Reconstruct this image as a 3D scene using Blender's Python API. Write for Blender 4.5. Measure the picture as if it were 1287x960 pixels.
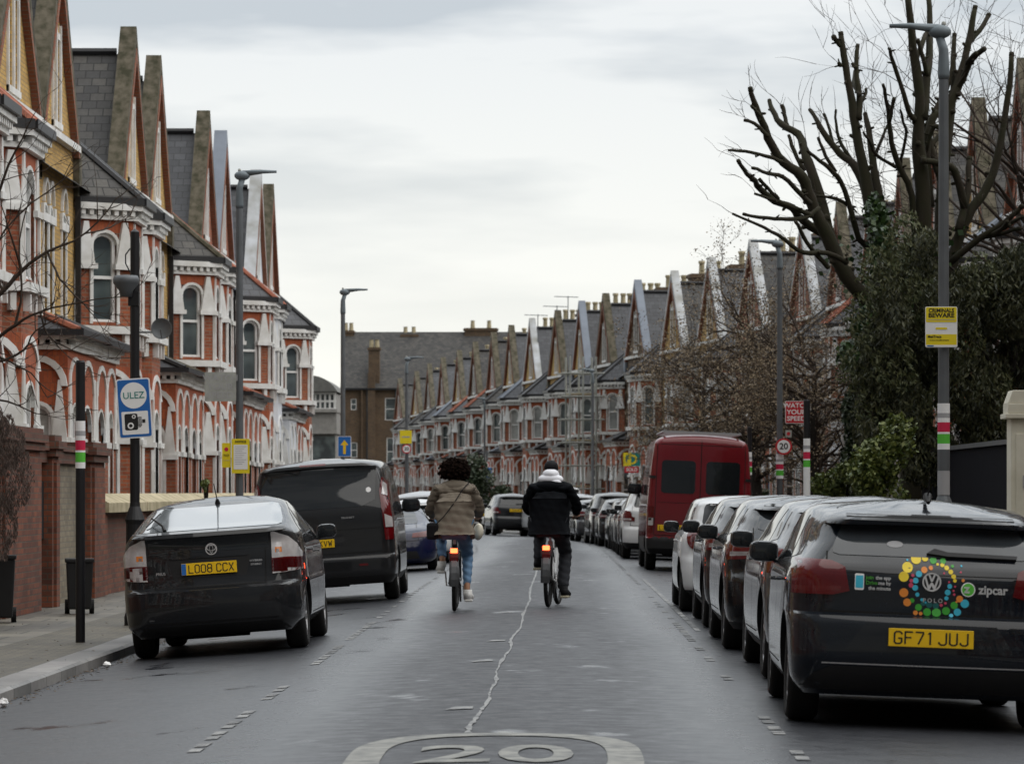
import bpy, bmesh, math, random
import numpy as np
from mathutils import Vector, Matrix
from mathutils.bvhtree import BVHTree
R = math.radians
for o in list(bpy.data.objects): bpy.data.objects.remove(o)
S = bpy.context.scene
COL = S.collection
# ---------------------------------------------------------------- camera
EYE = 1.40; FPX = 4500.0; VX, VY = 695.0, 618.0
cam = bpy.data.cameras.new('camera'); camo = bpy.data.objects.new('camera', cam); COL.objects.link(camo)
camo.location = (0, 0, EYE); camo.rotation_euler = (R(90), 0, 0)
cam.sensor_width = 36; cam.lens = FPX / 1287 * 36
cam.shift_x = -(VX - 643.5) / 1287; cam.shift_y = (VY - 480) / 1287
cam.clip_start = 0.5; cam.clip_end = 3000
cam.dof.use_dof = True; cam.dof.focus_distance = 33; cam.dof.aperture_fstop = 7.0
S.camera = camo
S.render.resolution_x = 1024; S.render.resolution_y = 763
# ---------------------------------------------------------------- world (overcast)
SUN_EL, SUN_ROT = R(50), R(118)
w = bpy.data.worlds.new('World'); S.world = w; w.use_nodes = True
nt = w.node_tree; nt.nodes.clear()
def N(nt, t, **kw):
    n = nt.nodes.new(t)
    for k, v in kw.items():
        if k.startswith('i_'):
            n.inputs[k[2:].replace('_', ' ')].default_value = v
        elif k.startswith('n'):
            try: n.inputs[int(k[1:])].default_value = v
            except ValueError: setattr(n, k, v)
        else: setattr(n, k, v)
    return n
def L(nt, a, b): nt.links.new(a, b)
sky = N(nt, 'ShaderNodeTexSky'); sky.sky_type = 'NISHITA'; sky.sun_disc = False
sky.sun_elevation = SUN_EL; sky.sun_rotation = SUN_ROT; sky.air_density = 1.0; sky.dust_density = 2.0
tc = N(nt, 'ShaderNodeTexCoord'); mp = N(nt, 'ShaderNodeMapping'); mp.inputs['Scale'].default_value = (4.5, 4.5, 24)
mp.inputs['Location'].default_value = (0.3, 0.2, 2.35)
L(nt, tc.outputs['Generated'], mp.inputs['Vector'])
nz = N(nt, 'ShaderNodeTexNoise'); nz.inputs['Scale'].default_value = 1.5; nz.inputs['Detail'].default_value = 5; nz.inputs['Roughness'].default_value = 0.52
L(nt, mp.outputs[0], nz.inputs['Vector'])
cr = N(nt, 'ShaderNodeValToRGB'); cr.color_ramp.elements[0].position = 0.40; cr.color_ramp.elements[1].position = 0.57
cr.color_ramp.elements[0].color = (4.2, 4.6, 5.0, 1); cr.color_ramp.elements[1].color = (6.5, 6.7, 6.8, 1)
L(nt, nz.outputs['Fac'], cr.inputs[0])
# brighter creamy band towards the horizon
sep = N(nt, 'ShaderNodeSeparateXYZ'); L(nt, tc.outputs['Generated'], sep.inputs[0])
mr = N(nt, 'ShaderNodeMapRange'); mr.inputs['From Min'].default_value = 0.02; mr.inputs['From Max'].default_value = 0.125
mr.inputs['To Min'].default_value = 0.93; mr.inputs['To Max'].default_value = 0.06
L(nt, sep.outputs[2], mr.inputs['Value'])
mxc = N(nt, 'ShaderNodeMix'); mxc.data_type = 'RGBA'
L(nt, mr.outputs[0], mxc.inputs[0]); L(nt, cr.outputs[0], mxc.inputs[6]); mxc.inputs[7].default_value = (8.2, 8.1, 7.45, 1)
mx2 = N(nt, 'ShaderNodeMix'); mx2.data_type = 'RGBA'; mx2.inputs[0].default_value = 0.93
L(nt, sky.outputs[0], mx2.inputs[6]); L(nt, mxc.outputs[2], mx2.inputs[7])
# sky dimming added behind the viewer to darken reflections in the cars
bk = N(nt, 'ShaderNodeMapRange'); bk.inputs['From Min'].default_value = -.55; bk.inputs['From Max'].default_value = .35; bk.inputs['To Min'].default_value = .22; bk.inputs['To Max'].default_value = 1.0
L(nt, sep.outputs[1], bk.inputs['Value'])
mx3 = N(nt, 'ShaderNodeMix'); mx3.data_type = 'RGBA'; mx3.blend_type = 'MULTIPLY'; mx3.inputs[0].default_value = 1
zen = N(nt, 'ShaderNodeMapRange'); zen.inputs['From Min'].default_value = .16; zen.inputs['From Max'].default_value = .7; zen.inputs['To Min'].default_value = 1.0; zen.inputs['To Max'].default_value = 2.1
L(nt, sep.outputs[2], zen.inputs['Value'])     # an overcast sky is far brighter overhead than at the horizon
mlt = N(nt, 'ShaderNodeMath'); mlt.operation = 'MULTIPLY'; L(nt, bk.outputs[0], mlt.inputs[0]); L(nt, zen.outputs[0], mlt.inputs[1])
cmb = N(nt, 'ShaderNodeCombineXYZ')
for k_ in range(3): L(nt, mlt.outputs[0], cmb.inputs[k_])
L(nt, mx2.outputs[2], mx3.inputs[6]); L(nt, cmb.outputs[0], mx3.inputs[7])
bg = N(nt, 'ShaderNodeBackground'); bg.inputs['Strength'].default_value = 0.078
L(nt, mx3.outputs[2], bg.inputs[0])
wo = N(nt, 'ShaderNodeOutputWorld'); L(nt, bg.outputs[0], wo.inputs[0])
sl = bpy.data.lights.new('sun', 'SUN'); sl.energy = 1.5; sl.angle = R(95); sl.color = (1, .97, .92)
so = bpy.data.objects.new('sun', sl); COL.objects.link(so)
d = Vector((-math.sin(SUN_ROT) * math.cos(SUN_EL) * -1, math.cos(SUN_ROT) * math.cos(SUN_EL), math.sin(SUN_EL)))
so.rotation_euler = (-d).to_track_quat('-Z', 'Y').to_euler()
S.view_settings.view_transform = 'Standard'; S.view_settings.look = 'None'
S.view_settings.exposure = 0.80; S.view_settings.gamma = 1
# ---------------------------------------------------------------- mesh helpers
def tag(o, label=None, cat=None, group=None, kind=None):
    if label: o['label'] = label
    if cat: o['category'] = cat
    if group: o['group'] = group
    if kind: o['kind'] = kind
    return o
def empty(name, loc=(0, 0, 0), rz=0, label=None, cat=None, group=None, ry=0):
    o = bpy.data.objects.new(name, None); COL.objects.link(o); o.location = loc
    o.rotation_euler = (0, ry, rz); o.empty_display_size = .2
    return tag(o, label, cat, group)
def kids(o): return [c for c in bpy.data.objects if c.parent == o]
def copy_tree(o, parent=None, memo=None):
    if memo is None:
        memo = {}
        for c in bpy.data.objects:
            if c.parent: memo.setdefault(c.parent.name, []).append(c)
    c = o.copy(); COL.objects.link(c); c.parent = parent
    for ch in memo.get(o.name, []): copy_tree(ch, c, memo)
    return c
def meshobj(name, me, parent=None, loc=(0, 0, 0), rot=(0, 0, 0)):
    o = bpy.data.objects.new(name, me); COL.objects.link(o); o.parent = parent
    o.location = loc; o.rotation_euler = rot
    return o
class MB:
    def __init__(s): s.v = []; s.f = []; s.m = []
    def face(s, pts, m=0):
        i = len(s.v); s.v += [tuple(p) for p in pts]; s.f.append(tuple(range(i, i + len(pts)))); s.m.append(m)
    def box(s, x0, x1, y0, y1, z0, z1, m=0, M=None):
        P = [(x0, y0, z0), (x1, y0, z0), (x1, y1, z0), (x0, y1, z0), (x0, y0, z1), (x1, y0, z1), (x1, y1, z1), (x0, y1, z1)]
        if M is not None: P = [tuple(M @ Vector(p)) for p in P]
        i = len(s.v); s.v += P
        for f in ((0, 3, 2, 1), (4, 5, 6, 7), (0, 1, 5, 4), (1, 2, 6, 5), (2, 3, 7, 6), (3, 0, 4, 7)):
            s.f.append(tuple(i + k for k in f)); s.m.append(m)
    def prism(s, poly, a, b, m=0, ax='y', M=None):
        # poly in the two other axes, extruded a..b along ax
        def P(p, t):
            q = (p[0], t, p[1]) if ax == 'y' else ((t, p[0], p[1]) if ax == 'x' else (p[0], p[1], t))
            return tuple(M @ Vector(q)) if M is not None else q
        i = len(s.v); n = len(poly)
        s.v += [P(p, a) for p in poly] + [P(p, b) for p in poly]
        ar = sum(poly[k][0] * poly[(k + 1) % n][1] - poly[(k + 1) % n][0] * poly[k][1] for k in range(n))
        flip = (ar < 0) ^ (ax == 'y')
        flip ^= (b < a)
        F = [tuple(range(n))[::-1], tuple(range(n, 2 * n))] + [(k, (k + 1) % n, (k + 1) % n + n, k + n) for k in range(n)]
        for f in F:
            f = tuple(i + k for k in f)
            s.f.append(f[::-1] if flip else f); s.m.append(m)
    def tube(s, pts, rad, n=8, m=0, cap=True):
        pts = [Vector(p) for p in pts]
        if not isinstance(rad, (list, tuple)): rad = [rad] * len(pts)
        base = len(s.v); up = None
        for k, p in enumerate(pts):
            t = (pts[min(k + 1, len(pts) - 1)] - pts[max(k - 1, 0)])
            t = t.normalized() if t.length > 1e-9 else Vector((0, 0, 1))
            if up is None: up = Vector((1, 0, 0)) if abs(t.z) > .8 else Vector((0, 0, 1))
            a = t.cross(up); a = a.normalized() if a.length > 1e-6 else t.orthogonal().normalized()
            b = t.cross(a); up = -b
            for j in range(n):
                an = 2 * math.pi * j / n
                s.v.append(tuple(p + (a * math.cos(an) + b * math.sin(an)) * rad[k]))
        for k in range(len(pts) - 1):
            for j in range(n):
                j2 = (j + 1) % n
                s.f.append((base + k * n + j, base + k * n + j2, base + (k + 1) * n + j2, base + (k + 1) * n + j)); s.m.append(m)
        if cap:
            s.f.append(tuple(base + j for j in range(n))[::-1]); s.m.append(m)
            s.f.append(tuple(base + (len(pts) - 1) * n + j for j in range(n))); s.m.append(m)
    def lathe(s, prof, c=(0, 0, 0), n=24, m=0, axis='z', ang0=0, ang1=2 * math.pi):
        base = len(s.v); full = abs(ang1 - ang0 - 2 * math.pi) < 1e-6; k = n if full else n + 1
        for r, h in prof:
            for j in range(k):
                a = ang0 + (ang1 - ang0) * j / n; x, y = r * math.cos(a), r * math.sin(a)
                q = (x, y, h) if axis == 'z' else ((h, x, y) if axis == 'x' else (x, h, y))
                s.v.append((q[0] + c[0], q[1] + c[1], q[2] + c[2]))
        for i in range(len(prof) - 1):
            for j in range(n):
                j2 = (j + 1) % k
                f = (base + i * k + j, base + i * k + j2, base + (i + 1) * k + j2, base + (i + 1) * k + j)
                s.f.append(f); s.m.append(m)
    def ball(s, c, r, m=0, n=12, jit=0):
        rx, ry, rz = r if isinstance(r, tuple) else (r, r, r)
        base = len(s.v); q = n // 2
        for i in range(q + 1):
            th = math.pi * i / q
            for j in range(n):
                a = 2 * math.pi * j / n; k = 1 + random.uniform(-jit, jit)
                s.v.append((c[0] + rx * k * math.sin(th) * math.cos(a), c[1] + ry * k * math.sin(th) * math.sin(a), c[2] + rz * k * math.cos(th)))
        for i in range(q):
            for j in range(n):
                s.f.append((base + i * n + j, base + (i + 1) * n + j, base + (i + 1) * n + (j + 1) % n, base + i * n + (j + 1) % n)); s.m.append(m)
    def mesh(s, name, mats, smooth=False, mirror=None, recalc=False, bevel=0):
        v, f = s.v, s.f
        if mirror is not None:
            v = [(mirror - p[0], p[1], p[2]) for p in v]; f = [q[::-1] for q in f]
        me = bpy.data.meshes.new(name); me.from_pydata(v, [], f)
        if not isinstance(mats, (list, tuple)): mats = [mats]
        for q in mats: me.materials.append(q)
        me.polygons.foreach_set('material_index', [min(k, len(mats) - 1) for k in s.m])
        if recalc or bevel:
            bm = bmesh.new(); bm.from_mesh(me); bmesh.ops.remove_doubles(bm, verts=bm.verts, dist=1e-5)
            bmesh.ops.recalc_face_normals(bm, faces=bm.faces)
            if bevel:
                ed = [e for e in bm.edges if len(e.link_faces) == 2 and e.calc_face_angle(0) > .5]
                bmesh.ops.bevel(bm, geom=ed, offset=bevel, segments=2, affect='EDGES', profile=.6, clamp_overlap=True)
            bm.to_mesh(me); bm.free()
        if smooth: me.polygons.foreach_set('use_smooth', [True] * len(me.polygons))
        me.update()
        uvl = me.uv_layers.new(name='UVMap'); n = len(me.loops)
        co = np.empty(len(me.vertices) * 3); me.vertices.foreach_get('co', co); co = co.reshape(-1, 3)
        vi = np.empty(n, dtype=np.int32); me.loops.foreach_get('vertex_index', vi)
        nf = len(me.polygons); nr = np.empty(nf * 3); me.polygons.foreach_get('normal', nr); nr = nr.reshape(-1, 3)
        lt = np.empty(nf, dtype=np.int32); me.polygons.foreach_get('loop_total', lt)
        N3 = np.repeat(nr, lt, axis=0)
        t = np.stack([-N3[:, 1], N3[:, 0], np.zeros(n)], 1); ln = np.linalg.norm(t, axis=1)
        flat = ln < .12; t[flat] = (1, 0, 0); ln[flat] = 1; t /= ln[:, None]
        b = np.cross(N3, t); P = co[vi]
        uv = np.stack([(P * t).sum(1), (P * b).sum(1)], 1)
        uvl.data.foreach_set('uv', uv.ravel())
        return me
    def build(s, name, mats, parent=None, loc=(0, 0, 0), rot=(0, 0, 0), **kw):
        return meshobj(name, s.mesh(name, mats, **kw), parent, loc, rot)
def autosmooth(me, ang=35):
    me.polygons.foreach_set('use_smooth', [True] * len(me.polygons))
    bm = bmesh.new(); bm.from_mesh(me)
    for e in bm.edges:
        if len(e.link_faces) == 2: e.smooth = e.calc_face_angle(0) < R(ang)
    bm.to_mesh(me); bm.free()
def at(px, py, Y):     # photograph position + distance -> world point
    return Vector(((px - VX) * Y / FPX, Y, EYE + (VY - py) * Y / FPX))
def text_mesh(txt, size, mat, name='lettering', ext=.0015, bold=0.0, sx=1.0, align='CENTER', M=None):
    cu = bpy.data.curves.new('t', 'FONT'); cu.body = txt; cu.size = size; cu.align_x = align; cu.align_y = 'CENTER'
    cu.extrude = ext; cu.offset = bold; cu.resolution_u = 4
    o = bpy.data.objects.new('t', cu); COL.objects.link(o)
    bpy.context.view_layer.update()
    me = bpy.data.meshes.new_from_object(o.evaluated_get(bpy.context.evaluated_depsgraph_get()))
    bpy.data.objects.remove(o); bpy.data.curves.remove(cu)
    me.transform(Matrix.Diagonal((sx, 1, 1, 1)))
    if M is not None: me.transform(M)
    me.materials.clear(); me.materials.append(mat); me.name = name
    return me
def text(txt, size, mat, parent, loc, rot=(R(90), 0, 0), name='lettering', **kw):
    return meshobj(name, text_mesh(txt, size, mat, name, **kw), parent, loc, rot)
# ---------------------------------------------------------------- materials
def newmat(name):
    m = bpy.data.materials.new(name); m.use_nodes = True
    return m, m.node_tree, m.node_tree.nodes['Principled BSDF']
def mixrgb(nt, fac, a, b, blend='MIX'):
    n = nt.nodes.new('ShaderNodeMix'); n.data_type = 'RGBA'; n.blend_type = blend
    for s, v in ((0, fac), (6, a), (7, b)):
        if hasattr(v, 'is_output'): nt.links.new(v, n.inputs[s])
        else: n.inputs[s].default_value = v if s == 0 else (tuple(v) + (1,) if len(v) == 3 else v)
    return n.outputs[2]
def noise(nt, scale, detail=4, rough=.55, vec=None, coord='Object', mapscale=None):
    t = nt.nodes.new('ShaderNodeTexCoord'); n = nt.nodes.new('ShaderNodeTexNoise')
    n.inputs['Scale'].default_value = scale; n.inputs['Detail'].default_value = detail; n.inputs['Roughness'].default_value = rough
    src = vec if vec else t.outputs[coord]
    if mapscale:
        mp = nt.nodes.new('ShaderNodeMapping'); mp.inputs['Scale'].default_value = mapscale; nt.links.new(src, mp.inputs[0]); src = mp.outputs[0]
    nt.links.new(src, n.inputs['Vector'])
    return n.outputs['Fac']
def ramp(nt, fac, p0, p1, c0=(0, 0, 0, 1), c1=(1, 1, 1, 1)):
    n = nt.nodes.new('ShaderNodeValToRGB'); n.color_ramp.elements[0].position = p0; n.color_ramp.elements[1].position = p1
    n.color_ramp.elements[0].color = c0; n.color_ramp.elements[1].color = c1
    nt.links.new(fac, n.inputs[0]); return n.outputs[0]
def bump(nt, h, strength=.3, dist=.01, b=None):
    n = nt.nodes.new('ShaderNodeBump'); n.inputs['Strength'].default_value = strength; n.inputs['Distance'].default_value = dist
    nt.links.new(h, n.inputs['Height']); nt.links.new(n.outputs[0], b.inputs['Normal']); return n
def simple(name, col, rough=.6, metal=0, var=.25, scale=3, coat=0, spec=.35, col2=None, bmp=0, emit=0, ecol=None):
    m, nt, b = newmat(name)
    b.inputs['Roughness'].default_value = rough; b.inputs['Metallic'].default_value = metal
    b.inputs['Coat Weight'].default_value = coat; b.inputs['Coat Roughness'].default_value = .04
    b.inputs['Specular IOR Level'].default_value = spec
    c2 = col2 or tuple(c * (1 - var) for c in col)
    f = noise(nt, scale, 6)
    nt.links.new(mixrgb(nt, ramp(nt, f, .35, .65), col, c2), b.inputs['Base Color'])
    if bmp: bump(nt, noise(nt, scale * 8, 4), bmp, .01, b)
    if emit:
        b.inputs['Emission Color'].default_value = tuple(ecol or col) + (1,); b.inputs['Emission Strength'].default_value = emit
    return m
def brickmat(name, c1, c2, mortar=(.28, .25, .2), stain=.35, bw=.225, bh=.075, ms=.009, rough=.85):
    m, nt, b = newmat(name)
    t = nt.nodes.new('ShaderNodeTexCoord'); k = nt.nodes.new('ShaderNodeTexBrick')
    k.inputs['Scale'].default_value = 1; k.inputs['Brick Width'].default_value = bw; k.inputs['Row Height'].default_value = bh
    k.inputs['Mortar Size'].default_value = ms; k.inputs['Mortar Smooth'].default_value = .2; k.inputs['Bias'].default_value = -.1
    k.inputs['Color1'].default_value = c1 + (1,); k.inputs['Color2'].default_value = c2 + (1,); k.inputs['Mortar'].default_value = mortar + (1,)
    nt.links.new(t.outputs['UV'], k.inputs['Vector'])
    st = ramp(nt, noise(nt, .9, 6, .65), .35, .75, (1, 1, 1, 1), (1 - stain, 1 - stain, 1 - stain * .95, 1))
    f2 = noise(nt, 14, 3)
    c = mixrgb(nt, 1.0, k.outputs['Color'], st, 'MULTIPLY')
    c = mixrgb(nt, .35, c, ramp(nt, f2, .3, .7, (.55, .5, .45, 1), (1.3, 1.3, 1.3, 1)), 'MULTIPLY')
    nt.links.new(c, b.inputs['Base Color']); b.inputs['Roughness'].default_value = rough
    bump(nt, k.outputs['Fac'], .5, -.006, b)
    return m
M = {}
M['brick_red'] = brickmat('red_brick', (.375, .102, .040), (.22, .057, .026), (.25, .165, .115), .42)
M['brick_dark'] = brickmat('dark_red_brick', (.16, .055, .032), (.10, .04, .026), (.10, .075, .055), .4)
M['brick_dark2'] = brickmat('orange_edge_brick', (.30, .10, .05), (.22, .07, .035), (.2, .14, .1), .4)
M['brick_yellow'] = brickmat('yellow_stock_brick', (.56, .35, .10), (.40, .24, .07), (.28, .20, .10), .22)
M['brick_brown'] = brickmat('brown_stock_brick', (.16, .10, .055), (.10, .065, .04), (.12, .10, .075), .45)
M['brick_pale'] = brickmat('pale_weathered_brick', (.28, .24, .17), (.2, .16, .11), (.2, .18, .14), .5)
M['brick_arch'] = brickmat('rubbed_red_brick', (.40, .10, .035), (.31, .07, .028), (.24, .08, .04), .2, .075, .22, .006)
M['slate'] = brickmat('roof_slate', (.060, .063, .072), (.028, .030, .036), (.012, .012, .014), .35, .3, .22, .012, .55)
M['slate_old'] = brickmat('weathered_roof_slate', (.085, .080, .072), (.034, .034, .036), (.015, .014, .013), .5, .3, .22, .014, .7)
M['brick_wall'] = brickmat('weathered_garden_brick', (.24, .068, .03), (.10, .034, .02), (.11, .075, .055), .55)
M['stone'] = simple('white_painted_stone', (.74, .74, .73), .6, scale=2.6, col2=(.55, .54, .51))
M['painted'] = simple('pale_painted_render', (.66, .68, .72), .7, var=.1, scale=1.2, bmp=.1)
M['terracotta'] = simple('terracotta_tile', (.36, .12, .07), .75, var=.4, scale=6)
M['moss'] = simple('mossy_concrete', (.13, .112, .082), .95, scale=5, col2=(.042, .040, .022), bmp=.5)
M['lead'] = simple('grey_painted_coping', (.21, .24, .29), .55, var=.2, scale=1.5)
M['whitecop'] = simple('white_painted_coping', (.52, .54, .57), .7, scale=1.4, col2=(.30, .30, .28))
M['gutter'] = simple('black_gutter', (.02, .02, .022), .45, var=.2)
M['frame'] = simple('white_window_frame', (.78, .78, .77), .45, var=.06)
def glassmat(name, c, c2, rough=.04):
    m, nt, b = newmat(name)
    f = ramp(nt, noise(nt, .9, 2, .5), .42, .58)
    nt.links.new(mixrgb(nt, f, c, c2), b.inputs['Base Color']); b.inputs['Roughness'].default_value = rough
    b.inputs['Specular IOR Level'].default_value = .9
    return m
M['pane'] = glassmat('window_glass', (.035, .045, .05), (.12, .15, .15))
M['curtain'] = glassmat('curtained_window_glass', (.30, .31, .30), (.10, .11, .11), .06)
M['blind'] = simple('slatted_window_shutter', (.42, .42, .40), .6, var=.3, scale=9)
M['door'] = simple('painted_front_door', (.05, .07, .12), .4, var=.1)
M['black'] = simple('black_painted_metal', (.012, .012, .014), .4, var=.2)
M['galv'] = simple('grey_galvanised_steel', (.13, .14, .15), .5, .35, var=.2)
M['lampgrey'] = simple('grey_lantern_casting', (.16, .19, .21), .5, .2, var=.15)
M['dark'] = simple('dark_opening', (.008, .008, .009), .9)
M['white'] = simple('white_sheet', (.80, .80, .80), .5, var=.05)
M['signblue'] = simple('blue_sign_sheet', (.02, .13, .42), .4, var=.06)
M['signteal'] = simple('teal_print', (.01, .20, .18), .45, var=.05)
M['signyellow'] = simple('yellow_sign_sheet', (.78, .62, .02), .45, var=.06)
M['signred'] = simple('red_sign_sheet', (.5, .02, .03), .45, var=.06)
M['signgreen'] = simple('green_sticker', (.10, .48, .05), .5, var=.06)
M['signpink'] = simple('crimson_sticker', (.55, .02, .07), .5, var=.06)
M['printblack'] = simple('black_print', (.015, .015, .015), .5, var=.05)
M['printgrey'] = simple('grey_print', (.35, .35, .36), .5, var=.05)
M['signback'] = simple('weathered_sign_back', (.38, .39, .36), .7, var=.25, scale=8)
M['conc'] = simple('pale_concrete', (.36, .35, .31), .85, var=.35, scale=2, bmp=.2)
M['coping'] = simple('sandstone_coping', (.50, .43, .29), .85, scale=3, col2=(.30, .26, .16), bmp=.3)
M['cream'] = simple('cream_painted_post', (.72, .69, .58), .65, scale=1.5, col2=(.55, .52, .42))
M['rust'] = simple('rusty_band', (.28, .10, .05), .8)
M['woodblack'] = simple('black_stained_boards', (.005, .005, .009), .9, var=.3, scale=4, spec=.08)
# ---------------------------------------------------------------- ground profile
_ys = [-60, 95, 110, 127, 143, 160, 183, 211, 250, 300, 340, 420]
_xs = [0, 0, -.35, -1.35, -3.4, -6.0, -9.8, -13.6, -17.8, -23, -27, -34]
def xs(Y): return float(np.interp(Y, _ys, _xs))
def dip(Y): return 0.42 * min(1, max(0, (Y - 50) / 130.0)) ** 1.2
def zroad(x, Y):
    q = x - xs(Y) + .3
    z = -0.215 * min(1.35, abs(q) / 3.9) ** 1.5 if q < 0 else -0.12 * min(1.3, q / 3.9) ** 1.5
    return z - dip(Y)
KL, KR = -4.2, 3.55       # kerb faces
def zpavL(Y): return -0.115 - dip(Y)
def zpavR(Y): return 0.0 - dip(Y)
Ygrid = list(np.arange(8, 40, 1.0)) + list(np.arange(40, 120, 4.0)) + list(np.arange(120, 420, 8.0))
def strip(name, x0f, x1f, zf, mats, nx=1, label_kind='structure', Ys=Ygrid):
    m = MB()
    for a, b in zip(Ys[:-1], Ys[1:]):
        for k in range(nx):
            pts = []
            for (Y, t) in ((a, k / nx), (a, (k + 1) / nx), (b, (k + 1) / nx), (b, k / nx)):
                x = x0f(Y) + (x1f(Y) - x0f(Y)) * t
                pts.append((x, Y, zf(x, Y)))
            m.face(pts)
    o = m.build(name, mats, recalc=True, smooth=True)
    if o.data.polygons[0].normal.z < 0: o.data.flip_normals()
    o['kind'] = label_kind
    return o
def asphalt():
    m, nt, b = newmat('wet_asphalt')
    t = nt.nodes.new('ShaderNodeTexCoord')
    agg = noise(nt, 90, 3, .6); big = noise(nt, .8, 5, .6, mapscale=(1, .18, 1))
    c = mixrgb(nt, ramp(nt, agg, .3, .7), (.011, .0125, .016), (.036, .038, .044))
    c = mixrgb(nt, 1.0, c, ramp(nt, big, .3, .7, (.72, .72, .74, 1), (1.2, 1.2, 1.2, 1)), 'MULTIPLY')
    nt.links.new(c, b.inputs['Base Color'])
    # wear: two dark polished wheel tracks, damp elsewhere; puddly ripples stretched across the road
    sp = nt.nodes.new('ShaderNodeSeparateXYZ'); nt.links.new(t.outputs['Object'], sp.inputs[0])
    rp = nt.nodes.new('ShaderNodeValToRGB'); e = rp.color_ramp.elements
    mrg = nt.nodes.new('ShaderNodeMapRange'); mrg.inputs[1].default_value = -4.3; mrg.inputs[2].default_value = 3.7
    wob = noise(nt, .22, 3, .5, mapscale=(1, .3, 1)); ad = nt.nodes.new('ShaderNodeMath'); ad.operation = 'MULTIPLY_ADD'
    nt.links.new(wob, ad.inputs[0]); ad.inputs[1].default_value = .9; nt.links.new(sp.outputs[0], ad.inputs[2])
    nt.links.new(ad.outputs[0], mrg.inputs[0]); nt.links.new(mrg.outputs[0], rp.inputs[0])
    e[0].position = 0; e[0].color = (.50,) * 3 + (1,); e[1].position = 1; e[1].color = (.46,) * 3 + (1,)
    for p, v in ((.16, .42), (.28, .36), (.38, .28), (.46, .56), (.52, .64), (.60, .60), (.66, .56), (.735, .28), (.79, .38), (.9, .50)):
        q = e.new(p); q.color = (v, v, v, 1)
    rip = noise(nt, 1.0, 3, .6, mapscale=(1.3, .75, 1)); pud = ramp(nt, rip, .63, .74, (0, 0, 0, 1), (1, 1, 1, 1))
    r1 = mixrgb(nt, pud, rp.outputs[0], (.13, .13, .13, 1))
    fine = ramp(nt, noise(nt, 5, 4, .7), .3, .7, (.8, .8, .8, 1), (1.2, 1.2, 1.2, 1))
    r1 = mixrgb(nt, 1.0, r1, fine, 'MULTIPLY')
    nt.links.new(r1, b.inputs['Roughness']); b.inputs['Specular IOR Level'].default_value = .55
    bb = nt.nodes.new('ShaderNodeBump'); bb.inputs['Distance'].default_value = .006
    inv = ramp(nt, rip, .56, .70, (.5, .5, .5, 1), (.06, .06, .06, 1)); nt.links.new(inv, bb.inputs['Strength'])
    nt.links.new(noise(nt, 60, 2, .6), bb.inputs['Height']); nt.links.new(bb.outputs[0], b.inputs['Normal'])
    return m
M['asphalt'] = asphalt()
M['pave'] = brickmat('pavement_flags', (.19, .175, .14), (.10, .092, .075), (.05, .05, .04), .6, .6, .75, .02, .55)
M['setts'] = brickmat('pavement_setts', (.145, .125, .085), (.075, .066, .046), (.04, .04, .03), .6, .2, .1, .012, .6)
M['kerb'] = brickmat('granite_kerb', (.27, .26, .25), (.13, .13, .125), (.04, .04, .04), .55, .9, 2.0, .012, .5)
M['paint'] = simple('worn_road_paint', (.25, .245, .215), .5, scale=7, col2=(.075, .075, .07))
M['paintw'] = simple('worn_white_line', (.30, .30, .29), .5, scale=8, col2=(.035, .036, .04))
M['soil'] = simple('garden_soil', (.05, .045, .03), .9, var=.4, scale=2)
M['grassy'] = simple('rough_ground', (.06, .065, .05), .95, var=.4, scale=.3)
# base terrain
tm = MB(); tm.face([(-700, -100, -.95), (700, -100, -.95), (700, 1600, -.95), (-700, 1600, -.95)])
tag(tm.build('ground', M['grassy']), kind='structure')
road = strip('road', lambda Y: KL + xs(Y) - .05, lambda Y: KR + xs(Y) + .05, zroad, M['asphalt'], 14)
def kerbs(name, side):
    k0 = KL if side < 0 else KR; zp = zpavL if side < 0 else zpavR; mb = MB()
    for a, b in zip(Ygrid[:-1], Ygrid[1:]):
        xa, xb = k0 + xs(a), k0 + xs(b); w_ = .30 * side
        za, zb = zp(a) + .004, zp(b) + .004
        la, lb = zroad(xa, a) - .1, zroad(xb, b) - .1
        P = [(xa, a, la), (xb, b, lb), (xb, b, zb - .02), (xa, a, za - .02)]
        mb.face(P)
        mb.face([(xa, a, za - .02), (xb, b, zb - .02), (xb + .03 * side, b, zb), (xa + .03 * side, a, za)])
        mb.face([(xa + .03 * side, a, za), (xb + .03 * side, b, zb), (xb + w_, b, zb), (xa + w_, a, za)])
    o = mb.build(name, M['kerb'], recalc=True); tag(o, kind='structure')
kerbs('kerb', -1); kerbs('kerb', 1)
strip('pavement', lambda Y: -6.9 + xs(Y), lambda Y: KL - .29 + xs(Y), lambda x, Y: zpavL(Y), M['pave'])
strip('pavement_setts', lambda Y: -5.4 + xs(Y), lambda Y: KL - .30 + xs(Y), lambda x, Y: zpavL(Y) + .004, M['setts'])
strip('pavement', lambda Y: KR + .29 + xs(Y), lambda Y: 6.2 + xs(Y), lambda x, Y: zpavR(Y), M['pave'])
strip('front_gardens', lambda Y: -13 + xs(Y), lambda Y: -6.88 + xs(Y), lambda x, Y: zpavL(Y) - .03, M['soil'])
strip('front_gardens', lambda Y: 6.18 + xs(Y), lambda Y: 15 + xs(Y), lambda x, Y: zpavR(Y) - .03, M['soil'])
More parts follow.
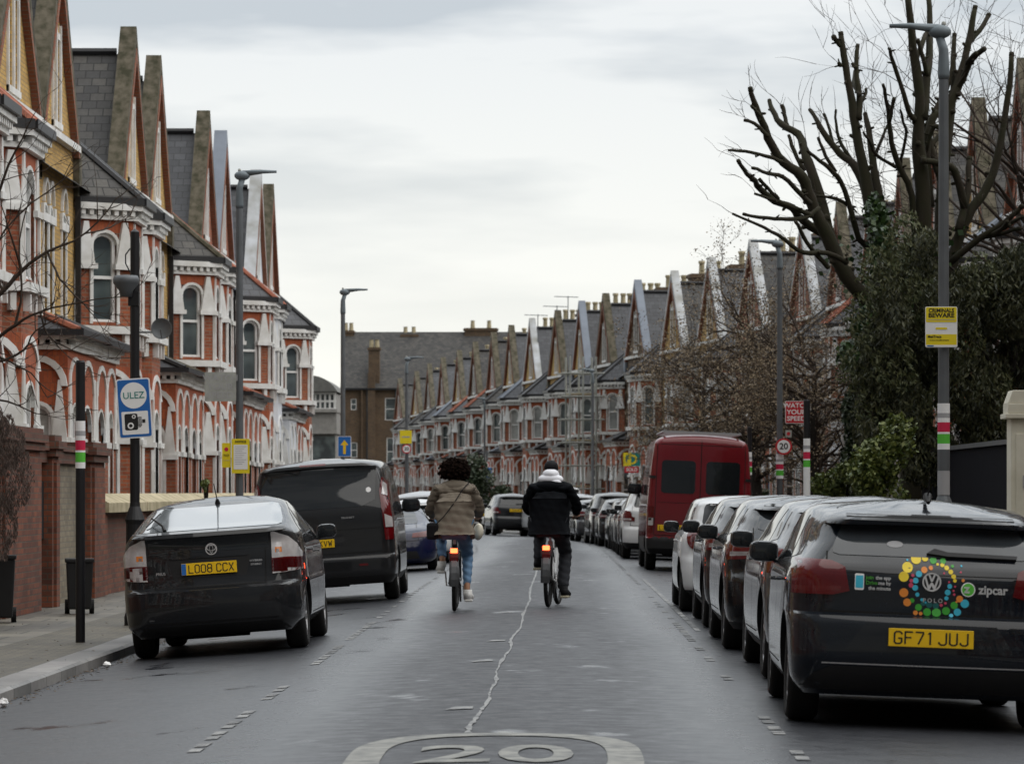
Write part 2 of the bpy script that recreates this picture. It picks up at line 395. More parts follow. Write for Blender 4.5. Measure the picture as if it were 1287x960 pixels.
# road markings
def mark(pts, mats='paint', dz=.004, name='road_marking'):
    mb = MB(); mb.face([(x, y, zroad(x, y) + dz) for x, y in pts]); return mb
def smear(mb, poly):
    mb.face([(x, y, zroad(x, y) + .005) for x, y in poly])
random.seed(4)
pm = MB()
for side, X in ((-1, -2.02), (1, 1.34)):
    Y = 15.0
    while Y < 112:
        if random.random() > .25:
            x = X + xs(Y)
            n = 1 if Y > 40 else 2
            for j in range(n):
                y0 = Y + j * .42; smear(pm, [(x - .04, y0), (x + .035, y0 + .02), (x + .04, y0 + .33), (x - .035, y0 + .30)])
        Y += 1.02
tag(pm.build('parking_bay_lines', M['paintw'], recalc=True), kind='structure')
for X, a, b in ((1.50, 37, 60),):
    m2 = MB()
    for Y in np.arange(a, b, 1.0): smear(m2, [(X - .03, Y), (X + .03, Y), (X + .03, Y + .9), (X - .03, Y + .9)])
    tag(m2.build('parking_bay_edge_line', M['paintw'], recalc=True), kind='structure')
# worn centre line / crack sealed joint
cl = MB(); pts = [(-0.49, 20.8, .05), (-.50, 21.3, .055), (-.47, 22.3, .035), (-.46, 23.0, .03), (-.43, 24, .035), (-.44, 25.0, .02), (-.42, 26.5, .045), (-.44, 28, .02), (-.42, 30, .05), (-.38, 32.0, .03), (-.40, 34, .05), (-.33, 37, .03), (-.34, 41, .045), (-.30, 46, .03), (-.33, 52, .04), (-.3, 60, .04), (-.3, 75, .04)]
random.seed(8); dense = []
for (a, b) in zip(pts[:-1], pts[1:]):
    for j in range(6):
        t = j / 6; dense.append((a[0] + (b[0] - a[0]) * t + random.uniform(-.006, .006), a[1] + (b[1] - a[1]) * t, max(.006, (a[2] + (b[2] - a[2]) * t) * random.uniform(.15, .5))))
for a, b in zip(dense[:-1], dense[1:]):
    smear(cl, [(a[0] - a[2], a[1]), (a[0] + a[2], a[1]), (b[0] + b[2], b[1]), (b[0] - b[2], b[1])])
for x, y in ((-.62, 23.1), (-.6, 29.6), (-.55, 33.6)): smear(cl, [(x - .08, y), (x + .1, y + .05), (x + .1, y + .3), (x - .02, y + .3)])
tag(cl.build('centre_line', M['paintw'], recalc=True), kind='structure')
# speed roundel "20": lettering stretched along the road
def ringpoly(out, inn):
    mb = MB(); n = len(out)
    for k in range(n):
        smear(mb, [out[k], out[(k + 1) % n], inn[(k + 1) % n], inn[k]])
    return mb
def superell(cx, cy, a, b, n=64, p=3.2):
    r = []
    for k in range(n):
        t = 2 * math.pi * k / n; c, s_ = math.cos(t), math.sin(t)
        r.append((cx + a * math.copysign(abs(c) ** (2 / p), c), cy + b * math.copysign(abs(s_) ** (2 / p), s_)))
    return r
rb = ringpoly(superell(-.31, 19.1, .79, 1.68), superell(-.31, 19.1, .60, 1.44))
tag(rb.build('speed_roundel_ring', M['paint'], recalc=True), kind='structure')
me = text_mesh('20', 1.0, M['paint'], 'speed_roundel_number', ext=0, bold=.012, sx=.78)
me.transform(Matrix.Diagonal((1.12, 1.75, 1, 1)))
for v in me.vertices:
    x, y = v.co.x - .31, v.co.y + 19.1
    v.co = (x, y, zroad(x, y) + .006)
tag(meshobj('speed_roundel_number', me), kind='structure')
# ---------------------------------------------------------------- terraced houses
W = 8.05; GA, ZG, ZAP = 2.375, 7.9, 10.85
def panel(mb, P0, P1, z0, z1, ops=(), depth=.14, m=0, thick=None):
    # wall panel along P0->P1 (plan points); outward normal to the right-hand side seen walking P0->P1 with -y front
    P0 = Vector((P0[0], P0[1], 0)); P1 = Vector((P1[0], P1[1], 0)); Ln = (P1 - P0).length; t = (P1 - P0) / Ln
    nrm = Vector((t.y, -t.x, 0))
    P = lambda a, z, dd=0: tuple(P0 + t * a - nrm * dd + Vector((0, 0, z)))
    xs_ = sorted({0, Ln, *[o[0] for o in ops], *[o[1] for o in ops]}); zs_ = sorted({z0, z1, *[o[2] for o in ops], *[o[3] for o in ops]})
    for a, b in zip(xs_[:-1], xs_[1:]):
        for c, e in zip(zs_[:-1], zs_[1:]):
            if any(o[0] - 1e-6 <= a and b <= o[1] + 1e-6 and o[2] - 1e-6 <= c and e <= o[3] + 1e-6 for o in ops): continue
            mb.face([P(a, c), P(b, c), P(b, e), P(a, e)], m)
    for o in ops:
        a, b, c, e = o
        mb.face([P(a, c), P(a, c, depth), P(a, e, depth), P(a, e)][::-1], m)
        mb.face([P(b, c), P(b, e), P(b, e, depth), P(b, c, depth)][::-1], m)
        mb.face([P(a, e), P(a, e, depth), P(b, e, depth), P(b, e)][::-1], m)
        mb.face([P(a, c), P(b, c), P(b, c, depth), P(a, c, depth)][::-1], m)
def frameM(P0, P1, a, z, out=0):
    P0 = Vector((P0[0], P0[1], 0)); P1 = Vector((P1[0], P1[1], 0)); t = (P1 - P0).normalized(); nrm = Vector((t.y, -t.x, 0))
    m = Matrix((( t.x, -nrm.x, 0, 0), (t.y, -nrm.y, 0, 0), (0, 0, 1, 0), (0, 0, 0, 1)))   # local x along wall, local -y outward
    q = P0 + t * a + nrm * out; m.translation = Vector((q.x, q.y, z)); return m
def arch_pts(w_, rise, n=10, cx=0, cz=0):
    return [(cx + w_ / 2 * math.cos(math.pi * k / n), cz + rise * math.sin(math.pi * k / n)) for k in range(n + 1)]
def arch_band(mb, Mx, w_, rise, band, zc, y0=-.08, y1=.02, m=0, n=10):
    o = arch_pts(w_ + 2 * band, rise + band, n); i = arch_pts(w_, rise, n)
    for k in range(n):
        q = [i[k], o[k], o[k + 1], i[k + 1]]
        mb.prism([(x, z + zc) for x, z in q], y0, y1, m, 'y', Mx)
WIN = {}
def window_meshes(w_, h, arched=True):
    key = (round(w_, 2), round(h, 2), arched)
    if key in WIN: return WIN[key]
    f = MB(); g = MB(); t = .06; rise = .0 if not arched else w_ * .42
    zt = h - rise
    f.box(-w_ / 2, -w_ / 2 + t, -.05, .03, 0, zt); f.box(w_ / 2 - t, w_ / 2, -.05, .03, 0, zt)
    f.box(-w_ / 2, w_ / 2, -.07, .03, -.05, .05); f.box(-w_ / 2 + t, w_ / 2 - t, -.045, .02, h * .50 - .03, h * .50 + .03)
    if arched:
        arch_band(f, Matrix.Identity(4), w_ - 2 * t, rise - t, t, zt, -.05, .03)
        o = arch_pts(w_, rise); n = len(o) - 1   # spandrels
        for k in range(n):
            a, b = o[k], o[k + 1]
            f.prism([(a[0], a[1] + zt), (a[0], h + .001), (b[0], h + .001), (b[0], b[1] + zt)], -.03, .03)
    else: f.box(-w_ / 2, w_ / 2, -.05, .03, h - t, h)
    g.face([(-w_ / 2, .0, 0), (w_ / 2, .0, 0), (w_ / 2, 0, h), (-w_ / 2, 0, h)])
    WIN[key] = (f.mesh('window', M['frame']), g.mesh('pane', M['pane']))
    return WIN[key]
def add_window(par, Mx, w_, h, z, arched=True, mir=False, pane=None, depth=.1):
    fm, gm = window_meshes(w_, h, arched)
    m = Mx @ Matrix.Translation((0, depth, z))
    o = meshobj('window', fm, par); 
    if mir: m = Matrix.Translation((W, 0, 0)) @ Matrix.Diagonal((-1, 1, 1, 1)) @ m @ Matrix.Diagonal((-1, 1, 1, 1))
    o.matrix_local = m
    g = meshobj('pane', gm, o)
    if pane: g.material_slots[0].link = 'OBJECT'; g.material_slots[0].material = M[pane]
    return o
HM = {}
B0, B1 = 4.95, 7.98
BAY = [(B0 + .02, 0), (B0 + .78, -.98), (B1 - .78, -.98), (B1 - .02, 0)]
def capital(mb, Mx, x, z0, z1, wb, wt, y=-.10):
    mb.prism([(x - wb / 2, z0), (x + wb / 2, z0), (x + wt / 2, z1), (x - wt / 2, z1)], y, .01, 0, 'y', Mx)
    mb.box(x - wb / 2 - .04, x + wb / 2 + .04, y - .03, .01, z0 - .10, z0, 0, Mx)
def house_meshes(mir):
    if mir in HM: return HM[mir]
    mm = W if mir else None; D = {}
    # openings
    seg = [((BAY[0]), (BAY[1])), (BAY[1], BAY[2]), (BAY[2], BAY[3])]
    wins = []     # (P0,P1,a,z,w,h)
    wall = MB()   # mats: 0 upper brick, 1 red brick
    ff = [(1.02, .52), (1.68, .52), (3.35, .56)]
    panel(wall, (0, 0), (4.80, 0), 4.3, ZG, [(a - w_ / 2, a + w_ / 2, 4.72, 6.55) for a, w_ in ff], m=0)
    for a, w_ in ff: wins.append(((0, 0), (4.8, 0), a, 4.72, w_, 1.83))
    panel(wall, (4.80, 0), (W, 0), 6.6, 7.4, m=0)
    s = (ZAP - ZG) / 2.225
    # gable triangle with two slim lights
    x0, x1 = 1.7, 3.05; zt = 9.95
    panel(wall, (x0, -.0), (x1, -.0), ZG, zt, [(.24, .58, 8.15, 9.75), (.77, 1.11, 8.15, 9.75)], m=0)
    zz = ZG + (x0 - .15) * s
    wall.face([(.15, 0, ZG), (x0, 0, ZG), (x0, 0, zz)], 0); wall.face([(x1, 0, ZG), (4.6, 0, ZG), (x1, 0, zz)], 0)
    wall.face([(x0, 0, zt), (x1, 0, zt), (x1, 0, zz), (GA, 0, ZAP), (x0, 0, zz)], 1)
    for a in (.41, .94): wins.append(((x0, 0), (x1, 0), a, 8.15, .34, 1.6))
    # ground floor arcade in front of the gable half
    PE = 2.95
    gf = [(.85, .95, 0.0, 2.95), (2.2, .62, .75, 2.95)]
    panel(wall, (.0, -1.0), (PE, -1.0), -.5, 2.951, [(a - w_ / 2, a + w_ / 2, za, zb) for a, w_, za, zb in gf], m=1)
    panel(wall, (.0, -1.0), (PE, -1.0), 2.951, 3.9, m=2)
    panel(wall, (PE, -1.0), (PE, 0), -.5, 2.951, [(.26, .74, .85, 2.95)], m=1); panel(wall, (PE, -1.0), (PE, 0), 2.951, 3.9, m=2)
    wins.append(((PE, -1.0), (PE, 0), .5, .85, .48, 2.1))
    for a, w_, za, zb in gf[1:]: wins.append(((.0, -1), (4.8, -1), a, za, w_, zb - za))
    panel(wall, (PE, 0), (4.96, 0), -.5, 4.3, [(.65, 1.35, .85, 2.95)], m=1); wins.append(((PE, 0), (4.96, 0), 1.0, .85, .70, 2.1))
    panel(wall, (0, 0), (PE, 0), 3.8, 4.3, m=1)
    # side + rear walls
    for x in (0, W):
        wall.face([(x, 0, -.5), (x, 8.6, -.5), (x, 8.6, 7.2), (x, 4.3, 10.2), (x, 0, 7.2)] if x == 0 else [(x, 0, -.5), (x, 0, 7.2), (x, 4.3, 10.2), (x, 8.6, 7.2), (x, 8.6, -.5)], 0)
    wall.face([(0, 8.6, -.5), (W, 8.6, -.5), (W, 8.6, 7.2), (0, 8.6, 7.2)][::-1], 0)
    D['wall'] = wall.mesh('wall', [M['brick_yellow'], M['brick_red'], M['brick_arch']], mirror=mm)
    bay = MB()
    for i, (a, b) in enumerate(seg):
        ln = (Vector(b) - Vector(a)).length; w_ = .52 if i != 1 else .80; c = ln / 2
        panel(bay, a, b, 3.9, 6.381, [(c - w_ / 2, c + w_ / 2, 4.72, 6.38)], m=0); panel(bay, a, b, 6.381, 6.62, m=1)
        panel(bay, a, b, -.5, 3.151, [(c - w_ / 2, c + w_ / 2, .85, 3.15)], m=0); panel(bay, a, b, 3.151, 3.9, m=1)
        wins.append((a, b, c, 4.72, w_, 1.66)); wins.append((a, b, c, .85, w_, 2.3))
    D['bay_wall'] = bay.mesh('bay_wall', [M['brick_red'], M['brick_arch']], mirror=mm)
    # white stone dressings
    t = MB(); G = frameM((0, 0), (W, 0), 0, 0)
    for i, (a, b) in enumerate(seg):
        ln = (Vector(b) - Vector(a)).length; Mx = frameM(a, b, 0, 0); w_ = .52 if i != 1 else .80; c = ln / 2
        e_ = .07 if i != 1 else .03
        t.box(-.05, ln + .05, -.16, .02, 4.50, 4.64, 0, Mx)                      # sill course
        for k in range(3): t.box(ln * (.15 + .35 * k) - .05, ln * (.15 + .35 * k) + .05, -.11, .01, 4.22, 4.50, 0, Mx)
        t.box(-.04, ln + .04, -.10, .02, 6.62, 6.70, 0, Mx); t.box(-.1, ln + .1, -.20, .02, 6.80, 6.92, 0, Mx)
        n = max(3, int(ln / .17))
        for k in range(n): t.box(ln * (k + .25) / n, ln * (k + .75) / n, -.16, .02, 6.70, 6.80, 0, Mx)
        for zz0, hh in ((4.72, 1.66), (.85, 2.3)):
            m2 = frameM(a, b, c, 0); zs_ = zz0 + hh - w_ * .42
            arch_band(t, m2, w_ - .02, w_ * .42, .06, zs_, -e_ * .6, .05)
            t.box(-w_ / 2 - .06, -w_ / 2, -e_ * .5, .05, zz0 - .04, zs_, 0, m2); t.box(w_ / 2, w_ / 2 + .06, -e_ * .5, .05, zz0 - .04, zs_, 0, m2)
        for x in (.20, ln - .20):
            if i == 1: x = .14 if x < .3 else ln - .14
            wb = .34 if i == 1 else .38
            capital(t, Mx, x, 5.80, 6.58, wb, .10, -e_)
            capital(t, Mx, x, 2.55, 3.45, wb, .10, -e_)
        t.box(-.035, .035, -.04, .03, 4.64, 5.7, 0, Mx); t.box(-.035, .035, -.04, .03, -.1, 2.4, 0, Mx)
        arch_band(t, frameM(a, b, c, 0), ln - .22, .40, .11, 3.38, -e_, .02)
        t.box(0, ln, -.05, .02, .68, .80, 0, Mx)
    # gable section first floor: scalloped hoods
    for a, w_ in ff:
        m2 = frameM((0, 0), (W, 0), a, 0)
        arch_band(t, m2, w_ - .02, .36, .07, 6.60, -.05, .03); arch_band(t, m2, w_ - .02, w_ * .42, .05, 6.55 - w_ * .42, -.02, .06)
        t.box(-w_ / 2 - .07, -w_ / 2, -.03, .05, 4.7, 6.34, 0, m2); t.box(w_ / 2, w_ / 2 + .07, -.03, .05, 4.7, 6.34, 0, m2)
    for x in (.65, 1.35, 2.05, 2.97, 3.75): t.box(x - .09, x + .09, -.05, .01, 6.40, 6.56, 0)
    t.box(.55, 2.15, -.05, .01, 6.26, 6.40, 0); t.box(2.9, 3.85, -.05, .01, 6.26, 6.40, 0)
    t.box(.5, 3.9, -.08, .01, 4.54, 4.66, 0)
    # gable string course and window dressings
    t.box(.05, 4.75, -.14, .01, 7.80, 7.92, 0)
    for a in (1.88, 2.34, 2.87): t.box(a - .04, a + .04, -.04, .01, 8.0, 9.9 if a != 2.34 else 10.0, 0)
    t.box(1.84, 2.91, -.06, .01, 8.02, 8.13, 0)
    for a in (2.11, 2.64): t.box(a - .14, a + .14, -.03, .01, 9.62, 9.74, 0)
    # arcade arches on the ground floor
    Ma = frameM((0, -1.0), (W, -1.0), 0, 0)
    for a, w_, za, zb in gf:
        m2 = frameM((0, -1.0), (W, -1.0), a, 0)
        arch_band(t, m2, w_ - .02, w_ * .42, .05, zb - w_ * .42, -.006, .06); arch_band(t, m2, 1.15, .46, .09, 3.20, -.03, .02)
        t.box(-w_ / 2 - .05, -w_ / 2, -.004, .05, za, zb - w_ * .42, 0, m2); t.box(w_ / 2, w_ / 2 + .05, -.004, .05, za, zb - w_ * .42, 0, m2)
    for x in (.14, 1.55, 2.76): capital(t, Ma, x, 2.42, 3.45, .62 if x == 1.55 else .34, .12, -.028)
    t.box(.0, PE + .05, -.06, .01, 3.84, 3.92, 0, Ma); t.box(0, PE + .12, -.14, .01, 4.0, 4.08, 0, Ma)
    for k in range(15): t.box(.02 + k * .19, .11 + k * .19, -.11, .01, 3.92, 4.0, 0, Ma)
    Ms = frameM((PE, -1.0), (PE, 0), 0, 0)      # porch flank
    t.box(-.03, 1.0, -.06, .01, 3.84, 3.92, 0, Ms); t.box(-.08, 1.0, -.14, .01, 4.0, 4.08, 0, Ms)
    for k in range(6): t.box(.02 + k * .17, .10 + k * .17, -.11, .01, 3.92, 4.0, 0, Ms)
    for x in (.13, .87): capital(t, Ms, x, 2.35, 3.35, .26, .04, -.05)
    m2 = frameM((PE, -1.0), (PE, 0), .5, 0); arch_band(t, m2, .80, .40, .10, 3.25, -.06, .02); arch_band(t, m2, .46, .20, .06, 2.75, -.03, .05)
    t.box(-.30, -.24, -.03, .05, .8, 2.75, 0, m2); t.box(.24, .30, -.03, .05, .8, 2.75, 0, m2); t.box(-.5, .5, -.06, .01, .74, .84, 0, m2)
    m2 = frameM((0, 0), (W, 0), 3.95, 0); arch_band(t, m2, .68, .28, .07, 2.67, -.04, .05); arch_band(t, m2, 1.2, .46, .11, 3.10, -.06, .02); capital(t, m2, -.82, 2.42, 3.4, .30, .1, -.02); capital(t, m2, .82, 2.42, 3.4, .30, .1, -.02)
    D['stone_trim'] = t.mesh('stone_trim', M['stone'], mirror=mm)
    # roofs
    r = MB(); 
    r.face([(-.0, -.25, 7.12), (W, -.25, 7.12), (W, 4.3, 10.3), (0, 4.3, 10.3)]); r.face([(0, 4.3, 10.3), (W, 4.3, 10.3), (W, 8.8, 7.15), (0, 8.8, 7.15)])
    r.face([(.05, .2, ZG - .05), (GA, .2, ZAP - .1), (GA, 5.2, ZAP - .1), (.05, 2.5, ZG - .05)][::-1]); r.face([(4.7, .2, ZG - .05), (4.7, 2.5, ZG - .05), (GA, 5.2, ZAP - .1), (GA, .2, ZAP - .1)][::-1])
    D['roof'] = r.mesh('roof', M['slate'], mirror=mm)
    rt = MB(); rt.tube([(0, 4.3, 10.33), (W, 4.3, 10.33)], .11, 6); rt.tube([(GA, .3, ZAP - .05), (GA, 4.2, ZAP - .05)], .08, 6)
    D['ridge_tiles'] = rt.mesh('ridge_tiles', M['gutter'], mirror=mm)
    br = MB(); ap1 = Vector((6.38, 1.6, 9.35)); e = [(B0 - .12, .4, 6.98), (B0 + .68, -1.19, 6.98), (B1 - .68, -1.19, 6.98), (B1 + .12, .4, 6.98)]
    for k in range(3): br.face([e[k], e[k + 1], tuple(ap1)])
    D['bay_roof'] = br.mesh('bay_roof', M['slate'], mirror=mm)
    ht = MB(); ht.tube([e[1], ap1], .07, 6); ht.tube([e[2], ap1], .07, 6)
    D['hip_tiles'] = ht.mesh('hip_tiles', M['terracotta'], mirror=mm)
    ht = MB(); ht.tube([(2.3, -.0, 4.66), (PE + .18, -1.2, 4.14)], .07, 6)
    D['porch_hip_tile'] = ht.mesh('porch_hip_tile', M['terracotta'], mirror=mm)
    gt = MB()
    for k in range(3):
        a, b = Vector(e[k]), Vector(e[k + 1]); nrm = Vector(((b - a).y, -(b - a).x, 0)).normalized() * .06
        gt.prism([(0, 0)] * 0 or [(a.x, a.y), (b.x, b.y), (b.x + nrm.x, b.y + nrm.y), (a.x + nrm.x, a.y + nrm.y)], 6.90, 7.04, 0, 'z')
    gt.box(0, PE + .26, -1.30, -1.20, 4.06, 4.16); gt.box(PE + .18, PE + .28, -1.2, 0, 4.06, 4.16); gt.box(4.66, 4.76, -.14, -.04, 0, 7.0)
    D['gutter'] = gt.mesh('gutter', M['gutter'], mirror=mm)
    pr = MB(); pr.face([(0, -1.22, 4.12), (PE + .2, -1.22, 4.12), (2.3, .01, 4.64), (0, .01, 4.64)]); pr.face([(PE + .2, -1.22, 4.12), (PE + .2, .01, 4.12), (2.3, .01, 4.64)]); pr.face([(0, -1.22, 4.12), (0, .01, 4.12), (PE + .2, .01, 4.12), (PE + .2, -1.22, 4.12)])
    D['porch_roof'] = pr.mesh('porch_roof', M['slate'], mirror=mm, recalc=True)
    # raised gable coping
    c = MB(); y0, y1 = -.12, .22
    for sx in (-1, 1):
        xa, xb = GA + sx * 2.42, GA
        za, zb = ZG - .28, ZAP + .14
        th = .26
        c.prism([(xa, za), (xb, zb), (xb, zb + th * 1.3), (xa - 0, za + th * 1.3)], y0, y1, 0, 'y')
        c.box(xa - .13, xa + .22, y0, y1, za - .42, za + .30, 0)
        c.box(xa - .08, xa + .16, y0 + .04, y1 - .05, za - .7, za - .42, 0)
    D['gable_coping'] = c.mesh('gable_coping', M['moss'], mirror=mm)
    ed = MB()
    for sx in (-1, 1):
        xa, xb = GA + sx * 2.34, GA
        ed.prism([(xa, ZG - .2), (xb, ZAP + .02), (xb, ZAP - .22), (xa - sx * .15, ZG - .2)], -.13, -.003, 0, 'y')
    D['verge_bricks'] = ed.mesh('verge_bricks', M['brick_dark2'], mirror=mm)
    dr = MB(); dr.box(.37, 1.33, -.88, -.84, 0, 2.95); dr.box(.52, 1.18, -.90, -.88, .2, 1.0); dr.box(.52, 1.18, -.90, -.88, 1.15, 1.95)
    D['door'] = dr.mesh('door', M['door'], mirror=mm)
    ch = MB(); ch.box(-.42, .42, 2.9, 4.4, 9.2, 11.75); ch.box(-.5, .5, 2.83, 4.47, 11.55, 11.7)
    D['chimney'] = ch.mesh('chimney', M['brick_brown'], mirror=mm)
    cp = MB(); 
    for y in (3.45, 3.85, 4.2): cp.lathe([(.14, 11.7), (.12, 12.2), (.16, 12.25), (.15, 12.35), (.09, 12.35)], (random.choice((-.1, .1)), y, 0), 8)
    D['chimney_pots'] = cp.mesh('chimney_pots', M['coping'], mirror=mm)
    D['_wins'] = wins
    HM[mir] = D; return D
def setmat(o, slot, m):
    o.material_slots[slot].link = 'OBJECT'; o.material_slots[slot].material = M[m]
def house(org, rz, mir, label, group, sx=1, sz=1, cop='moss', upper='brick_yellow', lower='brick_red', roof='slate', chim=False, hips='terracotta', dz=0, door=0, panes='r'):
    D = house_meshes(mir)
    root = empty('terraced_house', (org[0], org[1], org[2]), rz, label, 'house', group)
    root.scale = (sx, 1, sz)
    O = {}
    par = {'ridge_tiles': 'roof', 'hip_tiles': 'bay_roof', 'porch_hip_tile': 'porch_roof', 'chimney': 'roof', 'chimney_pots': 'chimney'}
    for k, me in D.items():
        if k[0] == '_' or (k.startswith('chimney') and not chim): continue
        O[k] = meshobj(k, me, root)
    for k, p in par.items():
        if k in O: O[k].parent = O['roof' if k == 'chimney_pots' else p]
    if 'chimney_pots' in O: pass
    setmat(O['wall'], 0, upper); setmat(O['wall'], 1, lower); setmat(O['bay_wall'], 0, lower)
    setmat(O['gable_coping'], 0, cop); setmat(O['roof'], 0, roof); setmat(O['bay_roof'], 0, roof); setmat(O['hip_tiles'], 0, hips); setmat(O['porch_hip_tile'], 0, hips)
    if lower == 'painted': setmat(O['bay_wall'], 1, 'painted'); setmat(O['wall'], 2, 'painted')
    for (a, b, c, z, w_, h) in D['_wins']:
        pane = random.choice(['pane', 'pane', 'curtain', 'curtain', 'blind', 'pane']) if panes == 'r' else panes
        add_window(root, frameM(a, b, c, 0), w_, h, z, True, mir, pane)
    return root
random.seed(11)
Z0L = lambda Y: zpavL(Y) - .02
t0 = 66.1; P_ = 16.1; rotL = R(90); XW = -8.85
gl = 'terraced houses on the left side of the street'
# (bay start offset, mirrored, options, label)
left = [
 (-2, 'g', dict(), 'brick terraced house closest to the viewer on the left, only its lower front in frame'),
 (-1, 'b', dict(cop='moss'), 'yellow brick house at the top left corner with red hip tiles on its bay roof'),
 (-1, 'g', dict(cop='moss', roof='slate_old', hips='gutter'), 'terraced house with white slatted shutters in its bay, mossy gable cut by the top edge'),
 (0, 'b', dict(cop='moss', roof='slate_old', hips='gutter'), 'terraced house with the tallest complete mossy gable, behind the round black street lamp'),
 (0, 'g', dict(cop='moss', roof='slate_old', upper='brick_yellow', hips='moss'), 'terraced house with round-topped mossy gable left of the grey lamp column, satellite dish below'),
 (1, 'b', dict(cop='moss', upper='brick_red'), 'terraced house with mossy square-topped gable beside the smooth grey gable'),
 (1, 'g', dict(cop='lead', upper='brick_red'), 'terraced house with smooth grey painted gable coping, left of the lamp column head'),
 (2, 'b', dict(cop='whitecop', upper='painted', lower='painted'), 'terraced house painted white all over with white gable coping'),
 (2, 'g', dict(cop='moss', upper='brick_red', hips='gutter'), 'last terraced house at the far end of the left row, mossy gable and black hips'),
]
for k, kind, opt, lab in left:
    t = t0 + P_ * k; oy = t + 3.3 if kind == 'b' else t + 11.35
    if k == -1 and kind == 'b': oy -= 1.3; opt['sx'] = 1 + 1.3 / 8.05
    if k == -2: oy -= 1.3
    house((XW, oy, Z0L(oy)), rotL, kind == 'b', lab, gl, **opt)
# right row, following the bend
ax = [1005, 941, 889, 843, 797, 757, 727, 697, 665, 639, 617, 594, 574, 554, 537, 521, 500]
aY = [127, 135, 143.5, 152, 160, 168, 175.5, 183, 191, 200.5, 211, 222, 235, 249, 262.5, 277, 292]
pts = [((x - VX) * Y / FPX, Y) for x, Y in zip(ax, aY)]
near = [(10.3, 79.5), (10.2, 87.3), (10.1, 95.2), (9.95, 103.2), (9.75, 111), (9.4, 119)]
pts = near + pts
gr = 'terraced houses along the right side of the street'
copR = ['moss', 'moss', 'moss', 'moss', 'whitecop', 'moss', 'whitecop', 'whitecop', 'whitecop', 'whitecop', 'lead', 'moss', 'lead', 'moss', 'whitecop', 'moss', 'moss', 'moss', 'moss', 'moss', 'moss', 'moss', 'moss']
upR = ['brick_red', 'brick_yellow', 'brick_red', 'brick_red', 'painted', 'brick_red', 'brick_red', 'brick_red', 'brick_yellow', 'brick_yellow', 'brick_brown', 'brick_brown', 'brick_yellow', 'brick_yellow', 'brick_yellow'] + ['brick_yellow', 'brick_red', 'brick_brown'] * 4
labR = [
 'terraced house farthest right, its front hidden behind the dark evergreen',
 'terraced house with buff stone gable coping behind bare twigs near the right edge',
 'terraced house glimpsed between the stems of the pollarded tree, third gable from the right edge',
 'terraced house glimpsed left of the pollarded tree stems, mossy coping',
 'white painted terraced house behind the limbs of the pollarded tree',
 'terraced house behind the red watch your speed sign, mossy coping',
 'terraced house with white coping just right of the lamp column in the brown tree',
 'terraced house with white coping just left of the lamp column behind the brown tree',
 'terraced house with white coping behind the left half of the brown budding tree',
 'yellow brick house with white gable coping above the red van',
 'brown brick terraced house with smooth grey gable coping left of the red van roof',
 'brown brick terraced house with mossy coping between two grey-coped gables',
 'terraced house with grey gable coping wrapped in scaffolding',
 'yellow brick terraced house with mossy gable just left of the scaffolding',
 'yellow brick terraced house with the only white gable coping left of the scaffolding',
 'terraced house with mossy gable directly above the man with the white hood',
 'second mossy gabled terraced house left of the white-coped one',
 'third mossy gabled terraced house left of the white-coped one',
 'mossy gabled terraced house above the dark round clipped tree',
 'mossy gabled terraced house just right of the woman with curly hair',
 'mossy gabled terraced house directly above the woman with curly hair',
 'second to last terraced house of the far right row, mossy gable',
 'last terraced house of the far row with its white flank wall, left end']
for i, (px_, py_) in enumerate(pts):
    a = Vector(pts[max(0, i - 1)]); b = Vector(pts[min(len(pts) - 1, i + 1)]); dv = (a - b)
    pitch = dv.length / (2 if 0 < i < len(pts) - 1 else 1); ang = math.atan2(dv.y, dv.x)
    sx_ = pitch / W; dn = dv.normalized(); outw = Vector((dn.y, -dn.x))     # outward (street side)
    org = Vector((px_, py_)) - dn * (GA * sx_) - outw * .12
    house((org.x, org.y, -dip(py_) - .05), ang, False, labR[i], gr, sx=sx_, sz=.985 + random.uniform(-.01, .012), cop=copR[i], upper=upR[i],
          lower='painted' if i == 4 else 'brick_red', roof=random.choice(['slate', 'slate', 'slate_old']), chim=i > 4, hips=random.choice(['gutter', 'gutter', 'terracotta', 'lead']))
    if i == len(pts) - 1:
        fl = MB(); fl.box(-.25, -.02, -.1, 8.7, -.5, 7.4); fl.prism([(-.1, 7.4), (8.7, 7.4), (4.3, 10.6)], -.25, -.02, 0, 'x')
        fo = fl.build('flank_wall', M['painted'], bpy.data.objects[[o.name for o in bpy.data.objects if o.get('label') == labR[i]][0]])
# the same terraces carry on beside and behind the viewer (they shade and are mirrored by the cars)
go = 'terraced houses continuing beside and behind the viewer'
for k in range(-6, -2):
    t = t0 + P_ * k
    for kind, oy in (('b', t + 3.3), ('g', t + 11.35)): house((XW, oy, Z0L(oy)), rotL, kind == 'b', 'brick terraced house outside the picture, beside or behind the viewer', go, panes='pane')
for k in range(13):
    oy = 74 - k * 8.05
    house((10.5, oy, -.05), R(-90), False, 'brick terraced house outside the picture, beside or behind the viewer', go, panes='pane')
